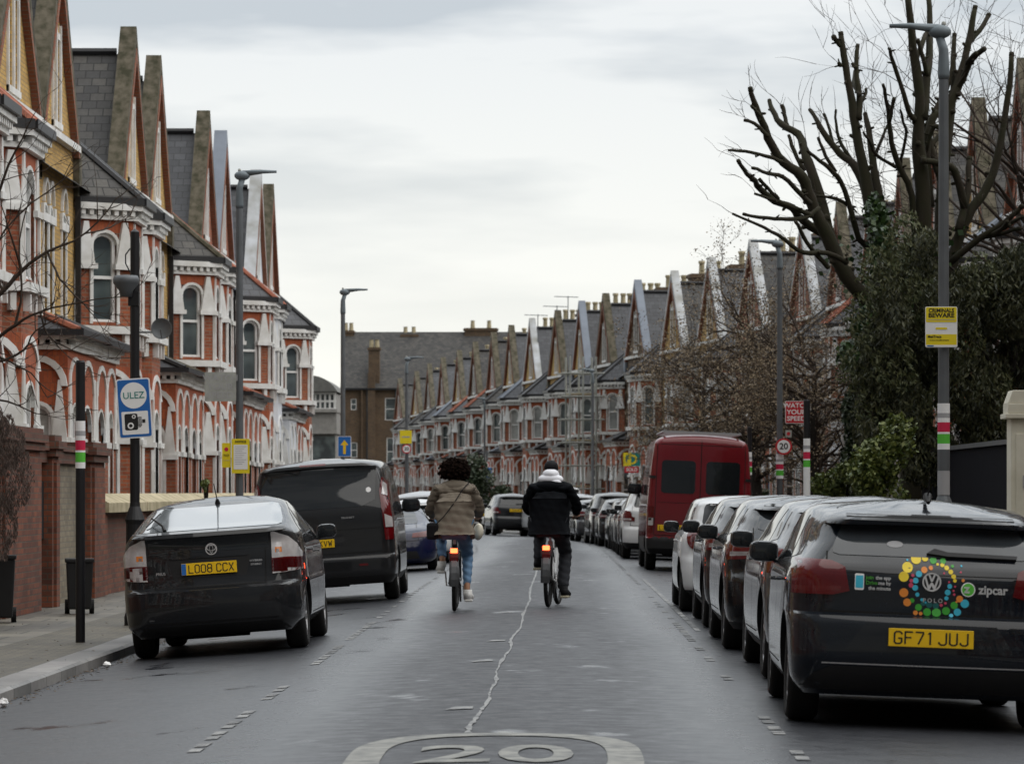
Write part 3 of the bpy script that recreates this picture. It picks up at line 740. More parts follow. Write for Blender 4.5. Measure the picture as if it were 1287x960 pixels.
# ---------------------------------------------------------------- far buildings
Z = lambda Y: -dip(Y)
fb = empty('brick_tenement', (-13.2, 322, -.6), 0, 'dark brown brick building with long slate roof closing the end of the street', 'building')
s_ = 4500 / 322.
def fx(px): return (px - VX) / s_ + 13.2
def fz(py): return (VY - py) / s_ + 1.4 + .6
m = MB(); x0, x1 = fx(432), fx(690); ze = fz(488); zr = fz(414)
opn = [(fx(485), fx(502), fz(490) - .1, fz(470) - .5), (fx(441), fx(448), fz(515), fz(501)), (fx(484), fx(500), fz(528), fz(500)), (fx(486), fx(499), fz(585), fz(550)), (fx(524), fx(534), fz(505), fz(495)), (fx(441), fx(449), fz(575), fz(556))]
opn = [(a - x0, b - x0, min(c, d_), max(c, d_)) for a, b, c, d_ in opn if max(c, d_) < ze]
panel(m, (x0, 0), (x1, 0), -1, ze, opn, .2)
m.face([(x0, 0, -1), (x0, 0, ze), (x0, 5, zr), (x0, 10, ze), (x0, 10, -1)]); m.face([(x1, 0, -1), (x1, 10, -1), (x1, 10, ze), (x1, 5, zr), (x1, 0, ze)])
m.face([(x0, 10, -1), (x0, 10, ze), (x1, 10, ze), (x1, 10, -1)])
for px, hw_ in ((467, 3.2), (455, .6)): m.box(fx(px) - hw_ / s_ * 1.4, fx(px) + hw_ / s_ * 1.4, -.35, 0.02, -1, ze + (1.4 if hw_ > 1 else -.2))
m.build('wall', M['brick_brown'], fb)
for a, b, c, d_ in opn:
    fr, pn = window_meshes(max(.5, b - a), d_ - c, False)
    o = meshobj('window', fr, fb, (x0 + (a + b) / 2, .08, c)); meshobj('pane', pn, o)
m = MB(); m.face([(x0 - .3, -.35, ze - .1), (x1, -.35, ze - .1), (x1, 5, zr), (x0 - .3, 5, zr)]); m.face([(x0 - .3, 5, zr), (x1, 5, zr), (x1, 10.3, ze - .1), (x0 - .3, 10.3, ze - .1)])
rf = m.build('roof', M['slate_old'], fb)
m = MB(); m.box(x0 - .3, x1, -.42, -.32, ze - .15, ze + .02); m.build('gutter', M['gutter'], fb)
for px, top, hw_, zz in ((434, 408, .5, zr - 2), (512, 413, .75, zr - 2.4), (603, 405, 1.5, zr - 2), (470, 432, .5, ze)):
    c = MB(); yy = 4.6 if px != 470 else 0.2
    c.box(fx(px) - hw_, fx(px) + hw_, yy, yy + 1, zz, fz(top) - .3); c.box(fx(px) - hw_ - .1, fx(px) + hw_ + .1, yy - .1, yy + 1.1, fz(top) - .55, fz(top) - .35)
    co = c.build('chimney', M['brick_brown'], rf)
    p = MB()
    for k in (-1, 1): p.lathe([(.22, fz(top) - .35), (.17, fz(top) + .35), (.22, fz(top) + .4)], (fx(px) + k * hw_ * .5, yy + .5, 0), 8)
    p.build('chimney_pots', M['coping'], rf)
pp = MB(); 
for px in (462, 498): pp.tube([(fx(px), -.12, 0), (fx(px), -.12, ze - .2)], .10, 6)
pp.build('drainpipe', M['galv'], fb)
# modern block
mb_ = empty('modern_block', (-17, 236, -.6), 0, 'pale modern block with arched roof and window bands, just past the left row', 'building')
s2 = 4500 / 236.
gx = lambda px: (px - VX) / s2 + 17
gz = lambda py: (VY - py) / s2 + 2.0
M['arc'] = simple('grey_arched_roof', (.16, .16, .15), .7); M['render'] = simple('pale_grey_cladding', (.34, .33, .31), .7)
m = MB(); m.box(gx(370), gx(423), 0, 9, gz(545), gz(518)); m.box(gx(366), gx(424), -.3, 9, gz(518), gz(514)); m.box(gx(372), gx(421), .4, 9, gz(640), gz(545)); m.box(gx(372), gx(421), .6, 9, gz(514), gz(494)); m.build('wall', M['render'], mb_)
m = MB(); n = 16; arc = [(gx(360 + k * 64 / n), gz(492 - 20 * math.sin(math.pi * k / n) ** .7)) for k in range(n + 1)]
m.prism(arc[::-1] if arc[0][0] < arc[-1][0] else arc, -.2, 9, 0, 'y'); m.build('roof', M['arc'], mb_)
w_ = MB(); w_.box(gx(374), gx(421), .5, .62, gz(512), gz(495)); w_.build('window', M['pane'], mb_)
w_ = MB(); w_.box(gx(374), gx(421), .3, .42, gz(610), gz(548)); w_.build('window', M['pane'], mb_)
fr = MB()
for k in range(9): x = gx(372 + k * 6); fr.box(x - .06, x + .06, .35, .5, gz(514), gz(494))
for y in (514, 504, 494): fr.box(gx(372), gx(422), .36, .48, gz(y) - .07, gz(y) + .07)
fr.build('window_frame', M['frame'], mb_)
# scaffolding
sc_ = empty('scaffolding', (2.2, 163, Z(163)), R(8), 'scaffolding tower standing against a house front on the far right row', 'scaffolding')
s3 = 4500 / 163.
m = MB(); x0, x1 = (716 - VX) / s3 - 2.2, (749 - VX) / s3 - 2.2; top = (VY - 448) / s3 + 1.4 + dip(163)
for x in (x0, (x0 + x1) / 2, x1):
    for y in (0, 1.3): m.tube([(x, y, 0), (x, y, top)], .05, 6)
for z in np.arange(1.9, top, 1.05):
    for y in (0, 1.3): m.tube([(x0 - .4, y, z), (x1 + .4, y, z)], .045, 6)
    for x in (x0, x1): m.tube([(x, -.2, z), (x, 1.5, z)], .03, 6)
m.build('scaffold_tubes', M['signback'], sc_)
m = MB()
for z in (1.95, 4.05, 6.15): m.box(x0, x1, 0.02, 1.28, z + .04, z + .09)
m.build('boards', M['coping'], sc_)
# tv aerials on the far roofs
for px, py, Y, lab in ((714, 372, 186, 'tv aerial on the roofs above the man with the white hood'), (676, 395, 190, 'tv aerial on the roof line left of the man'), (700, 384, 183, 'small tv aerial beside the white chimney stacks')):
    p = at(px, py, Y); a = empty('tv_aerial', p - Vector((0, 0, 1.9)), .5, lab, 'aerial', 'tv aerials on the far roofs')
    m = MB(); m.tube([(0, 0, 0), (0, 0, 1.9)], .025, 5); m.build('mast', M['galv'], a)
    m = MB(); m.tube([(-.8, 0, 1.85), (.6, 0, 1.85)], .02, 5)
    for k in range(6): m.tube([(-.7 + k * .22, -.2, 1.85), (-.7 + k * .22, .2, 1.85)], .012, 4)
    m.build('antenna', M['galv'], a)
# ---------------------------------------------------------------- vehicles (built as stacked rounded plan rings)
def carpaint(name, col, rough=.28, metal=.5, dirt=.25):
    m, nt, b = newmat(name)
    f = ramp(nt, noise(nt, 2.2, 6, .6), .4, .75)
    nt.links.new(mixrgb(nt, f, col, tuple(c * (1 - dirt) + .012 * dirt for c in col)), b.inputs['Base Color'])
    b.inputs['Metallic'].default_value = metal; b.inputs['Coat Weight'].default_value = .8; b.inputs['Coat Roughness'].default_value = .03; b.inputs['Specular IOR Level'].default_value = .1
    nt.links.new(ramp(nt, noise(nt, 7, 5, .6), .3, .8, (rough,) * 3 + (1,), (rough + .25,) * 3 + (1,)), b.inputs['Roughness'])
    return m
M['tyre'] = simple('tyre_rubber', (.010, .010, .010), .85, var=.3, scale=8)
M['rim'] = simple('alloy_rim', (.35, .35, .36), .35, .8, var=.3)
M['plastic'] = simple('black_bumper_plastic', (.010, .010, .011), .6, var=.25)
M['carglass'] = simple('tinted_car_glass', (.012, .014, .016), .04, spec=.6, var=.1)
M['carglass2'] = simple('glass_with_painted_sky', (.13, .15, .16), .12, .4, var=.15, scale=1.5, coat=1)  # pale base colour stands in for bright sky showing through the fastback's rear glass
M['seam'] = simple('panel_gap', (.004, .004, .004), .8)
M['lampred'] = simple('red_tail_lens', (.11, .002, .004), .12, coat=.5, var=.3, scale=6)
M['lampclear'] = simple('clear_tail_lens', (.55, .53, .53), .2, .2, coat=1, scale=9, col2=(.42, .40, .40))
M['lamporange'] = simple('amber_lens', (.7, .2, .02), .2, coat=1)
M['platey'] = simple('yellow_number_plate', (.80, .50, .01), .35, var=.06)
M['chrome'] = simple('chrome_trim', (.75, .75, .76), .2, .35, var=.1)
M['brakelit'] = simple('lit_brake_lamp', (.8, .02, .01), .3, emit=3, ecol=(1, .05, .02))
def pchip(x, xp, fp):
    xp = np.array(xp, float); fp = np.array(fp, float); h = np.diff(xp); dl = np.diff(fp) / h; m = np.zeros(len(xp))
    for k in range(1, len(xp) - 1):
        if dl[k - 1] * dl[k] > 0: m[k] = 2 * dl[k - 1] * dl[k] / (dl[k - 1] + dl[k])
    m[0], m[-1] = dl[0], dl[-1]
    k = np.clip(np.searchsorted(xp, x) - 1, 0, len(h) - 1); t = (x - xp[k]) / h[k]
    return float((2 * t**3 - 3 * t**2 + 1) * fp[k] + (t**3 - 2 * t**2 + t) * h[k] * m[k] + (-2 * t**3 + 3 * t**2) * fp[k + 1] + (t**3 - t**2) * h[k] * m[k + 1])
def make_body(sp):
    # sp['lv']: rows (z, y_rear, y_front, half width, rear corner radius, front corner radius, rear bow)
    lv = sp['lv']; zz = [r[0] for r in lv]; zs_ = []
    for a, b in zip(zz[:-1], zz[1:]):
        n = max(1, int(math.ceil((b - a) / .035))); zs_ += [a + (b - a) * k / n for k in range(n)]
    zs_.append(zz[-1]); H = zz[-1]; Lc = sp['L']
    mb = MB(); rings = []
    for z in zs_:
        yr, yf, hw, rr, rf, bow = [pchip(z, zz, [r[i] for r in lv]) for i in range(1, 7)]
        half = []
        nx, ncr, ns = 8, 7, 22
        xe = max(.02, hw - rr)
        for k in range(nx): x = xe * k / nx; half.append((x, yr + bow * (x / hw) ** 2))
        yb = yr + bow * (xe / hw) ** 2; ry = rr * 1.25
        for k in range(ncr + 1):
            a = math.pi / 2 * k / ncr; half.append((xe + rr * math.sin(a), yb + ry * (1 - math.cos(a))))
        y0 = yb + ry; fe = max(.02, hw - rf); y1 = max(y0 + .1, yf - rf * 1.6)
        for k in range(1, ns): half.append((hw, y0 + (y1 - y0) * k / ns))
        for k in range(ncr + 1):
            a = math.pi / 2 * k / ncr; half.append((fe + rf * math.cos(a), y1 + (yf - y1) * math.sin(a)))
        for k in range(1, nx + 1): half.append((fe * (1 - k / nx), yf + .0))
        # plan taper towards both ends, arch flare
        out = []
        for x, y in half:
            tp = 1 - sp.get('taper', .05) * max(0, (1.1 - y) / 1.1) ** 2 - .10 * max(0, (y - (Lc - 1.3)) / 1.3) ** 2
            if z > sp['belt']: tp = tp - sp.get('ctaper', .04) * max(0, (1.4 - y) / 1.4) ** 1.5 * min(1, (z - sp['belt']) / .18)
            zz_ = z
            if z > sp['belt']:
                q = (z - sp['belt']) / (H - sp['belt'])
                ym = sp.get('peak', .55) * Lc; zz_ = z - q * sp.get('roofdrop', .06) * ((y - ym) / (Lc * .35)) ** 2 * (1 if y < ym else .6) 
                zz_ -= q ** 3 * sp.get('rcrown', .025) * (x / .7) ** 2
            out.append((x * tp, y, zz_))
        ring = out + [(-x, y, q) for x, y, q in out[-2:0:-1]]
        rings.append(ring)
    n = len(rings[0])
    for r in rings: mb.v += r
    for i in range(len(rings) - 1):
        for j in range(n):
            mb.f.append((i * n + j, i * n + (j + 1) % n, (i + 1) * n + (j + 1) % n, (i + 1) * n + j)); mb.m.append(0)
    mb.f.append(tuple(range(n))[::-1]); mb.m.append(1)
    # roof cap: shrinking inner rings
    top = rings[-1]; cx, cy = 0, sum(p[1] for p in top) / n; cz = max(p[2] for p in top)
    prev = (len(rings) - 1) * n
    for s_ in (.66, .33):
        b0 = len(mb.v)
        for p in top: mb.v.append((p[0] * s_, cy + (p[1] - cy) * s_, p[2] + (cz + .012 - p[2]) * (1 - s_ ** 2)))
        for j in range(n): mb.f.append((prev + j, prev + (j + 1) % n, b0 + (j + 1) % n, b0 + j)); mb.m.append(0)
        prev = b0
    mb.v.append((cx, cy, cz + .018)); c_ = len(mb.v) - 1
    for j in range(n): mb.f.append((prev + j, prev + (j + 1) % n, c_)); mb.m.append(0)
    me = mb.mesh('body', [sp['paint'], M['dark']], recalc=True)
    o = meshobj('body', me)
    cut = MB(); rw = sp['wr'] + .055
    for y in sp['axles']:
        for sd in (-1, 1):
            x0 = sd * (sp['W'] / 2 - .30); x1 = sd * (sp['W'] / 2 + .3)
            cut.lathe([(0, min(x0, x1)), (rw, min(x0, x1)), (rw, max(x0, x1)), (0, max(x0, x1))], (0, y, sp['wr'] + .01), 28, 0, 'x')
    cme = cut.mesh('cut', [M['dark']], recalc=True); co = meshobj('cut', cme)
    md = o.modifiers.new('b', 'BOOLEAN'); md.object = co; md.operation = 'DIFFERENCE'; md.solver = 'EXACT'
    bpy.context.view_layer.update()
    me2 = bpy.data.meshes.new_from_object(o.evaluated_get(bpy.context.evaluated_depsgraph_get()))
    bvh = BVHTree.FromPolygons([v.co.copy() for v in me.vertices], [p.vertices[:] for p in me.polygons])
    bpy.data.objects.remove(o); bpy.data.objects.remove(co)
    zb = sp.get('skirt', 0)
    for p in me2.polygons:
        c = p.center; 
        for y in sp['axles']:
            dd = math.hypot(c.y - y, c.z - sp['wr'] - .01)
            if dd < rw + .004 and abs(c.x) < sp['W'] / 2 - .005 and (abs(p.normal.x) > .9 and abs(c.x) < sp['W'] / 2 - .28 or abs(p.normal.x) < .3 and abs(dd - rw) < .02 or dd < rw - .03): p.material_index = 1
        if c.z < zb: p.material_index = 2 if len(me2.materials) > 2 else 1
    while len(me2.materials) < 3: me2.materials.append(M['plastic'])
    me2.materials[0] = sp['paint']; me2.materials[1] = M['dark']; me2.materials[2] = M['plastic']
    for p in me2.polygons:
        if p.center.z < zb and p.material_index != 1 or (p.material_index == 1 and p.center.z < zb and abs(p.normal.z) < .9 and not any(math.hypot(p.center.y - y, p.center.z - sp['wr'] - .01) < rw + .01 for y in sp['axles'])): p.material_index = 2
    autosmooth(me2, 38); me2.name = 'body'
    return me2, bvh
def rayfn(bvh, mode, sd=1, ang=35):
    if mode == 'rear': return lambda s_, z: bvh.ray_cast(Vector((s_, -2, z)), Vector((0, 1, 0)))
    if mode == 'side': return lambda s_, z: bvh.ray_cast(Vector((sd * 3, s_, z)), Vector((-sd, 0, 0)))
    if mode == 'top': return lambda s_, z: bvh.ray_cast(Vector((s_, z, 5)), Vector((0, 0, -1)))
    a = R(ang); dv = Vector((-sd * math.sin(a), math.cos(a), 0)); sv = Vector((sd * math.cos(a), math.sin(a), 0))
    return lambda s_, z: bvh.ray_cast(sv * s_ + Vector((0, 0, z)) - dv * 5, dv)
def decal(bvh, poly, mode='rear', sd=1, ang=35, off=.006, step=.05, rim=True, smooth=True, mats=None, name='p'):
    bm = bmesh.new(); vs = [bm.verts.new((p[0], p[1], 0)) for p in poly]; bm.faces.new(vs)
    x0, x1 = min(p[0] for p in poly), max(p[0] for p in poly); z0, z1 = min(p[1] for p in poly), max(p[1] for p in poly)
    for ax_, a, b in ((0, x0, x1), (1, z0, z1)):
        k = math.ceil((a + 1e-4) / step) * step
        while k < b - 1e-4:
            co = Vector((k, 0, 0)) if ax_ == 0 else Vector((0, k, 0)); no = Vector((1, 0, 0)) if ax_ == 0 else Vector((0, 1, 0))
            bmesh.ops.bisect_plane(bm, geom=bm.verts[:] + bm.edges[:] + bm.faces[:], plane_co=co, plane_no=no, dist=1e-5); k += step
    fn = rayfn(bvh, mode, sd, ang); bad = []; pos = {}; nor = {}
    for v in bm.verts:
        h = fn(v.co.x, v.co.y)
        if h[0] is None: bad.append(v)
        else: pos[v] = h[0] + h[1] * off; nor[v] = h[1]
    bmesh.ops.delete(bm, geom=bad, context='VERTS')
    verts = [v for v in bm.verts]
    P = {v: pos[v] for v in verts}; Nn = {v: nor[v] for v in verts}
    for v in verts: v.co = P[v]
    if rim:
        be = [e for e in bm.edges if len(e.link_faces) == 1]; nv = {}
        for e in be:
            for v in e.verts:
                if v not in nv: nv[v] = bm.verts.new(P[v] - Nn[v] * (off + .012))
        for e in be: bm.faces.new((e.verts[0], e.verts[1], nv[e.verts[1]], nv[e.verts[0]]))
    bmesh.ops.recalc_face_normals(bm, faces=bm.faces)
    if bm.faces:
        # ensure outward
        f = max(bm.faces, key=lambda f: f.calc_area()); v = f.verts[0]
        if v in Nn and f.normal.dot(Nn[v]) < 0: bmesh.ops.reverse_faces(bm, faces=bm.faces)
    mb = MB(); bm.verts.index_update(); mb.v = [tuple(v.co) for v in bm.verts]; mb.f = [tuple(v.index for v in f.verts) for f in bm.faces]; mb.m = [0] * len(mb.f); bm.free()
    return mb
def merge(*mbs):
    r = MB()
    for k, m in enumerate(mbs):
        b = len(r.v); r.v += m.v; r.f += [tuple(i + b for i in f) for f in m.f]; r.m += m.m
    return r
def rrect(x0, x1, z0, z1, r=.03, n=4):
    P = []
    for cx, cz, a in ((x1 - r, z0 + r, -90), (x1 - r, z1 - r, 0), (x0 + r, z1 - r, 90), (x0 + r, z0 + r, 180)):
        for k in range(n + 1): t = R(a + 90 * k / n); P.append((cx + r * math.cos(t), cz + r * math.sin(t)))
    return P
def mir(poly): return [(-x, z) for x, z in poly][::-1]
def line(a, b, w_=.006):
    a = Vector(a); b = Vector(b); n = (b - a).normalized(); n = Vector((-n.y, n.x)) * w_ / 2
    return [tuple(a - n), tuple(b - n), tuple(b + n), tuple(a + n)]
def wheel_meshes(r, wd, key='std'):
    t = MB(); t.lathe([(r * .64, -wd / 2 + .01), (r * .9, -wd / 2), (r * .985, -wd / 2 + .025), (r, -wd / 2 + .05), (r, wd / 2 - .05), (r * .985, wd / 2 - .025), (r * .9, wd / 2), (r * .64, wd / 2 - .01), (r * .64, -wd / 2 + .01)], n=36, axis='x')
    rm = MB(); rm.lathe([(r * .645, wd / 2 - .012), (r * .60, wd / 2 - .015), (r * .57, wd / 2 - .06), (r * .56, -wd / 2 + .02)], n=36, axis='x')
    for k in range(5):
        a = 2 * math.pi * k / 5
        for da in (-.16, .16):
            c, s_ = math.cos(a + da), math.sin(a + da); c2, s2_ = math.cos(a + da * .4), math.sin(a + da * .4)
            rm.tube([(wd / 2 - .035, .07 * c2, .07 * s2_), (wd / 2 - .028, r * .6 * c, r * .6 * s_)], [.022, .016], 6)
    rm.lathe([(0, wd / 2 - .015), (.05, wd / 2 - .018), (.06, wd / 2 - .05)], n=12, axis='x')
    rm.lathe([(0, 0), (r * .5, 0), (r * .5, .02)], n=20, axis='x', m=1)
    return t.mesh('tyre', M['tyre'], smooth=True, recalc=True), rm.mesh('rim', [M['rim'], M['dark']], recalc=True)
def mirror_mesh(sp):
    m = MB(); hw = sp['W'] / 2
    m.ball((.13, 0, .0), (.115, .06, .085), 0, 14)
    me = m.mesh('door_mirror', sp['paint'], smooth=True)
    for v in me.vertices:
        v.co.y = max(v.co.y, -.035)
        c = v.co; v.co.x = .13 + (c.x - .13) * (1 if c.z < .02 else .92)
    return me
PX = {}
def prebuild(key, sp):
    if key in PX: return PX[key]
    body, bvh = make_body(sp); PX[key] = (body, bvh, *wheel_meshes(sp['wr'], sp.get('ww', .2))); return PX[key]
G_ = {'0': [[(1, 0), (3, 0), (4, 1), (4, 7), (3, 8), (1, 8), (0, 7), (0, 1), (1, 0)]], '1': [[(1, 7), (2, 8), (2, 0)]], '2': [[(0, 7), (1, 8), (3, 8), (4, 7), (4, 5), (0, 1), (0, 0), (4, 0)]],
 '3': [[(0, 7), (1, 8), (3, 8), (4, 7), (4, 5), (3, 4), (1.5, 4)], [(3, 4), (4, 3), (4, 1), (3, 0), (1, 0), (0, 1)]], '4': [[(3, 0), (3, 8), (0, 3), (0, 2), (4.2, 2)]], '5': [[(4, 8), (0, 8), (0, 4.6), (3, 4.6), (4, 3.6), (4, 1), (3, 0), (1, 0), (0, 1)]],
 '6': [[(4, 7), (3, 8), (1, 8), (0, 7), (0, 1), (1, 0), (3, 0), (4, 1), (4, 3.6), (3, 4.6), (0, 4.6)]], '7': [[(0, 8), (4, 8), (4, 7), (1.4, 0)]], '8': [[(1, 4.2), (0, 5), (0, 7), (1, 8), (3, 8), (4, 7), (4, 5), (3, 4.2), (1, 4.2), (0, 3.2), (0, 1), (1, 0), (3, 0), (4, 1), (4, 3.2), (3, 4.2)]],
 '9': [[(0, 1), (1, 0), (3, 0), (4, 1), (4, 7), (3, 8), (1, 8), (0, 7), (0, 4.4), (1, 3.4), (4, 3.4)]], 'C': [[(4, 6.4), (4, 7), (3, 8), (1, 8), (0, 7), (0, 1), (1, 0), (3, 0), (4, 1), (4, 1.6)]], 'G': [[(4, 6.4), (4, 7), (3, 8), (1, 8), (0, 7), (0, 1), (1, 0), (3, 0), (4, 1), (4, 3.6), (2.2, 3.6)]],
 'F': [[(0, 0), (0, 8), (4, 8)], [(0, 4.2), (3.2, 4.2)]], 'E': [[(4, 0), (0, 0), (0, 8), (4, 8)], [(0, 4.2), (3.2, 4.2)]], 'J': [[(0, 1.8), (0, 1), (1, 0), (3, 0), (4, 1), (4, 8)]], 'U': [[(0, 8), (0, 1), (1, 0), (3, 0), (4, 1), (4, 8)]], 'L': [[(0, 8), (0, 0), (4, 0)]], 'X': [[(0, 0), (4, 8)], [(0, 8), (4, 0)]],
 'K': [[(0, 0), (0, 8)], [(4, 8), (0, 3.4)], [(1.3, 4.8), (4, 0)]], 'V': [[(0, 8), (2, 0), (4, 8)]], 'W': [[(0, 8), (.9, 0), (2, 6), (3.1, 0), (4, 8)]], 'T': [[(0, 8), (4, 8)], [(2, 8), (2, 0)]], 'N': [[(0, 0), (0, 8), (4, 0), (4, 8)]], 'H': [[(0, 0), (0, 8)], [(4, 0), (4, 8)], [(0, 4.2), (4, 4.2)]], 'D': [[(0, 0), (0, 8), (3, 8), (4, 7), (4, 1), (3, 0), (0, 0)]],
 'B': [[(0, 0), (0, 8), (3, 8), (4, 7), (4, 5), (3, 4.2), (0, 4.2)], [(3, 4.2), (4, 3.2), (4, 1), (3, 0), (0, 0)]], 'M': [[(0, 0), (0, 8), (2, 3), (4, 8), (4, 0)]], 'Z': [[(0, 8), (4, 8), (0, 0), (4, 0)]], 'Y': [[(0, 8), (2, 4), (4, 8)], [(2, 4), (2, 0)]], 'S': [[(4, 7), (3, 8), (1, 8), (0, 7), (0, 5.2), (1, 4.2), (3, 4.2), (4, 3.2), (4, 1), (3, 0), (1, 0), (0, 1)]]}
G_['O'] = G_['0']; G_['I'] = G_['1']; G_['Q'] = G_['0']
def plate_text(txt, wd, ht, depth=.0015):
    mb = MB(); adv = [2.8 if c == ' ' else (4.0 if c == '1' else 5.9) for c in txt]; tot = sum(adv) - 1.9; sx_ = wd / (tot + .9); sz_ = ht / 8.9; x = -tot / 2; st = .46
    for c, a in zip(txt, adv):
        for pl in G_.get(c, []):
            for p, q in zip(pl[:-1], pl[1:]):
                u = Vector((q[0] - p[0], q[1] - p[1])); ln = u.length; u /= ln; n = Vector((-u.y, u.x)) * st; e = u * st * .42
                P = [Vector(p) - n - e, Vector(q) - n + e, Vector(q) + n + e, Vector(p) + n - e]
                mb.prism([((x + v.x) * sx_, (v.y - 4) * sz_) for v in P], -depth, 0, 0, 'y')
        x += a
    return mb.mesh('plate_characters', M['printblack'])
PLATES = {}
def plate(par, x, y, z, txt, tilt=0, w_=.52, blue=False, h=.111):
    m = MB(); m.box(-w_ / 2, w_ / 2, 0, .008, -h / 2, h / 2)
    p = m.build('number_plate', M['platey'], par, (x, y, z), (tilt, 0, 0), bevel=.003)
    if blue:
        b = MB(); b.box(-w_ / 2 + .002, -w_ / 2 + .045, -.0015, 0, -h / 2 + .003, h / 2 - .003); b.build('country_band', M['signblue'], p)
    tw = w_ * (.82 if blue else .88)
    meshobj('plate_characters', plate_text(txt, tw, h * .72), p, (.02 if blue else 0, -.001, 0))
    return p
def vehicle(key, sp, loc, rz, label, cat, group, txt=None, name='parked_car'):
    body, bvh, ty, rm = prebuild(key, sp)
    # seat the four wheels on the cambered road
    c, s_ = math.cos(rz), math.sin(rz); hw = sp['W'] / 2 - .1
    def g(x, y): X = loc[0] + x * c - y * s_; Y = loc[1] + x * s_ + y * c; return zroad(X, Y)
    zl = (g(-hw, sp['axles'][0]) + g(-hw, sp['axles'][1])) / 2; zr_ = (g(hw, sp['axles'][0]) + g(hw, sp['axles'][1])) / 2
    zb = (g(-hw, sp['axles'][0]) + g(hw, sp['axles'][0])) / 2; zf = (g(-hw, sp['axles'][1]) + g(hw, sp['axles'][1])) / 2
    pitch = math.atan2(zf - zb, sp['axles'][1] - sp['axles'][0]); roll = math.atan2(zr_ - zl, 2 * hw)
    root = empty(name, (loc[0], loc[1], zb - math.tan(pitch) * sp['axles'][0]), 0, label, cat, group)
    root.rotation_euler = (pitch, -roll, rz)
    bo = meshobj('body', body.copy() if False else body, root)
    for sd in (-1, 1):
        for y in sp['axles']:
            wo = empty_wheel = meshobj('wheel', ty, root, (sd * (sp['W'] / 2 - .035 - sp.get('ww', .2) / 2), y, sp['wr'] + .0), (0, 0, 0 if sd > 0 else math.pi))
            meshobj('rim', rm, wo)
    for k, (nm, me, par) in enumerate(sp['_parts']):
        pass
    made = {}
    for nm, me, par in sp['_parts']:
        o = meshobj(nm, me, made.get(par, root)); made[nm] = o
    return root
def build_parts(key, sp, fn):
    body, bvh, ty, rm = prebuild(key, sp); sp['_parts'] = []
    def add(nm, mb, mat, par=None, **kw):
        me = mb if isinstance(mb, bpy.types.Mesh) else mb.mesh(nm, mat, **kw)
        if not isinstance(mb, bpy.types.Mesh): autosmooth(me, 40)
        sp['_parts'].append((nm, me, par))
    D = lambda poly, mode='rear', **kw: decal(bvh, poly, mode, **kw)
    fn(sp, D, add, bvh)
def common(sp, D, add, bvh, glass=True):
    hw = sp['W'] / 2
    for sd in (-1, 1):
        if sp.get('mirrors', 1):
            y, z = sp['mpos']; h = bvh.ray_cast(Vector((sd * 3, y, z)), Vector((-sd, 0, 0))); x = h[0].x if h[0] else sd * hw
            k = sp.get('msc', 1)
            m = MB(); m.ball((x + sd * .10 * k, y, z + .05), (.105 * k, .075, .078 * k), 0, 20)
            cx_, cz_ = x + sd * .10 * k, z + .05
            sq_ = lambda u: math.copysign(abs(u) ** .62, u)
            m.v = [(cx_ + sq_((a - cx_) / (.105 * k)) * .10 * k, max(b, y - .04), cz_ + sq_((c - cz_) / (.078 * k)) * .072 * k) for a, b, c in m.v]
            m.tube([(x - sd * .02, y, z - .02), (x + sd * .05, y, z + .01)], [.03, .022], 6)
            add('door_mirror', m, sp.get('mirmat', sp['paint']))
            g = MB(); g.box(x + sd * .10 * k - .08 * k, x + sd * .10 * k + .08 * k, y - .048, y - .040, z - .005 * k, z + .105 * k); add('mirror_glass', g, M['carglass'], 'door_mirror', bevel=.003)
        for y0, y1, z in sp.get('handles', []):
            h = bvh.ray_cast(Vector((sd * 3, (y0 + y1) / 2, z)), Vector((-sd, 0, 0)))
            if h[0]:
                m = MB(); m.tube([(h[0].x - sd * .01, y0, z), (h[0].x + sd * .025, y0 + .03, z), (h[0].x + sd * .025, y1 - .03, z), (h[0].x - sd * .01, y1, z)], .012, 6); add('door_handle', m, sp['paint'])
        for poly in sp.get('side_windows', []):
            add('side_window', D(poly, 'side', sd=sd, off=.004, step=.08), M['carglass'])
        sm = [D(line(a, b, .009), 'side', sd=sd, off=.0015, step=.08, rim=False) for a, b in sp.get('seams', [])]
        if sm: add('door_gap', merge(*sm), M['seam'])
        if sp.get('sill'):
            add('side_sill', D(sp['sill'], 'side', sd=sd, off=.01, step=.1), M['plastic'])
    if sp.get('windscreen'): pass
def under(add, sp):
    m = MB(); hw = sp['W'] / 2
    m.box(-hw + .35, hw - .35, .35, sp['L'] - .5, sp['clear'], sp['clear'] + .12)
    m.tube([(-.35, .55, sp['clear'] + .03), (.3, .55, sp['clear'] + .03)], .07, 10)
    add('underbody', m, M['dark'])
def qpoly(*p): return list(p)
M['p_polo'] = carpaint('dark_grey_car_paint', (.005, .0075, .012), .22, .0)
M['p_grey'] = carpaint('mid_grey_car_paint', (.060, .063, .068), .25, .5)
M['p_black'] = carpaint('black_car_paint', (.004, .004, .005), .2, 0)
M['p_prius'] = carpaint('graphite_car_paint', (.010, .011, .013), .3, .0)
M['p_van'] = carpaint('graphite_van_paint', (.013, .0135, .015), .32, .0, .4)
M['p_red'] = carpaint('dark_red_van_paint', (.15, .005, .010), .35, 0, .2)
M['p_white'] = carpaint('white_car_paint', (.62, .63, .64), .3, 0, .15)
M['p_silver'] = carpaint('silver_car_paint', (.30, .31, .32), .3, .5)
M['p_blue'] = carpaint('midnight_blue_car_paint', (.006, .010, .04), .25, .0)
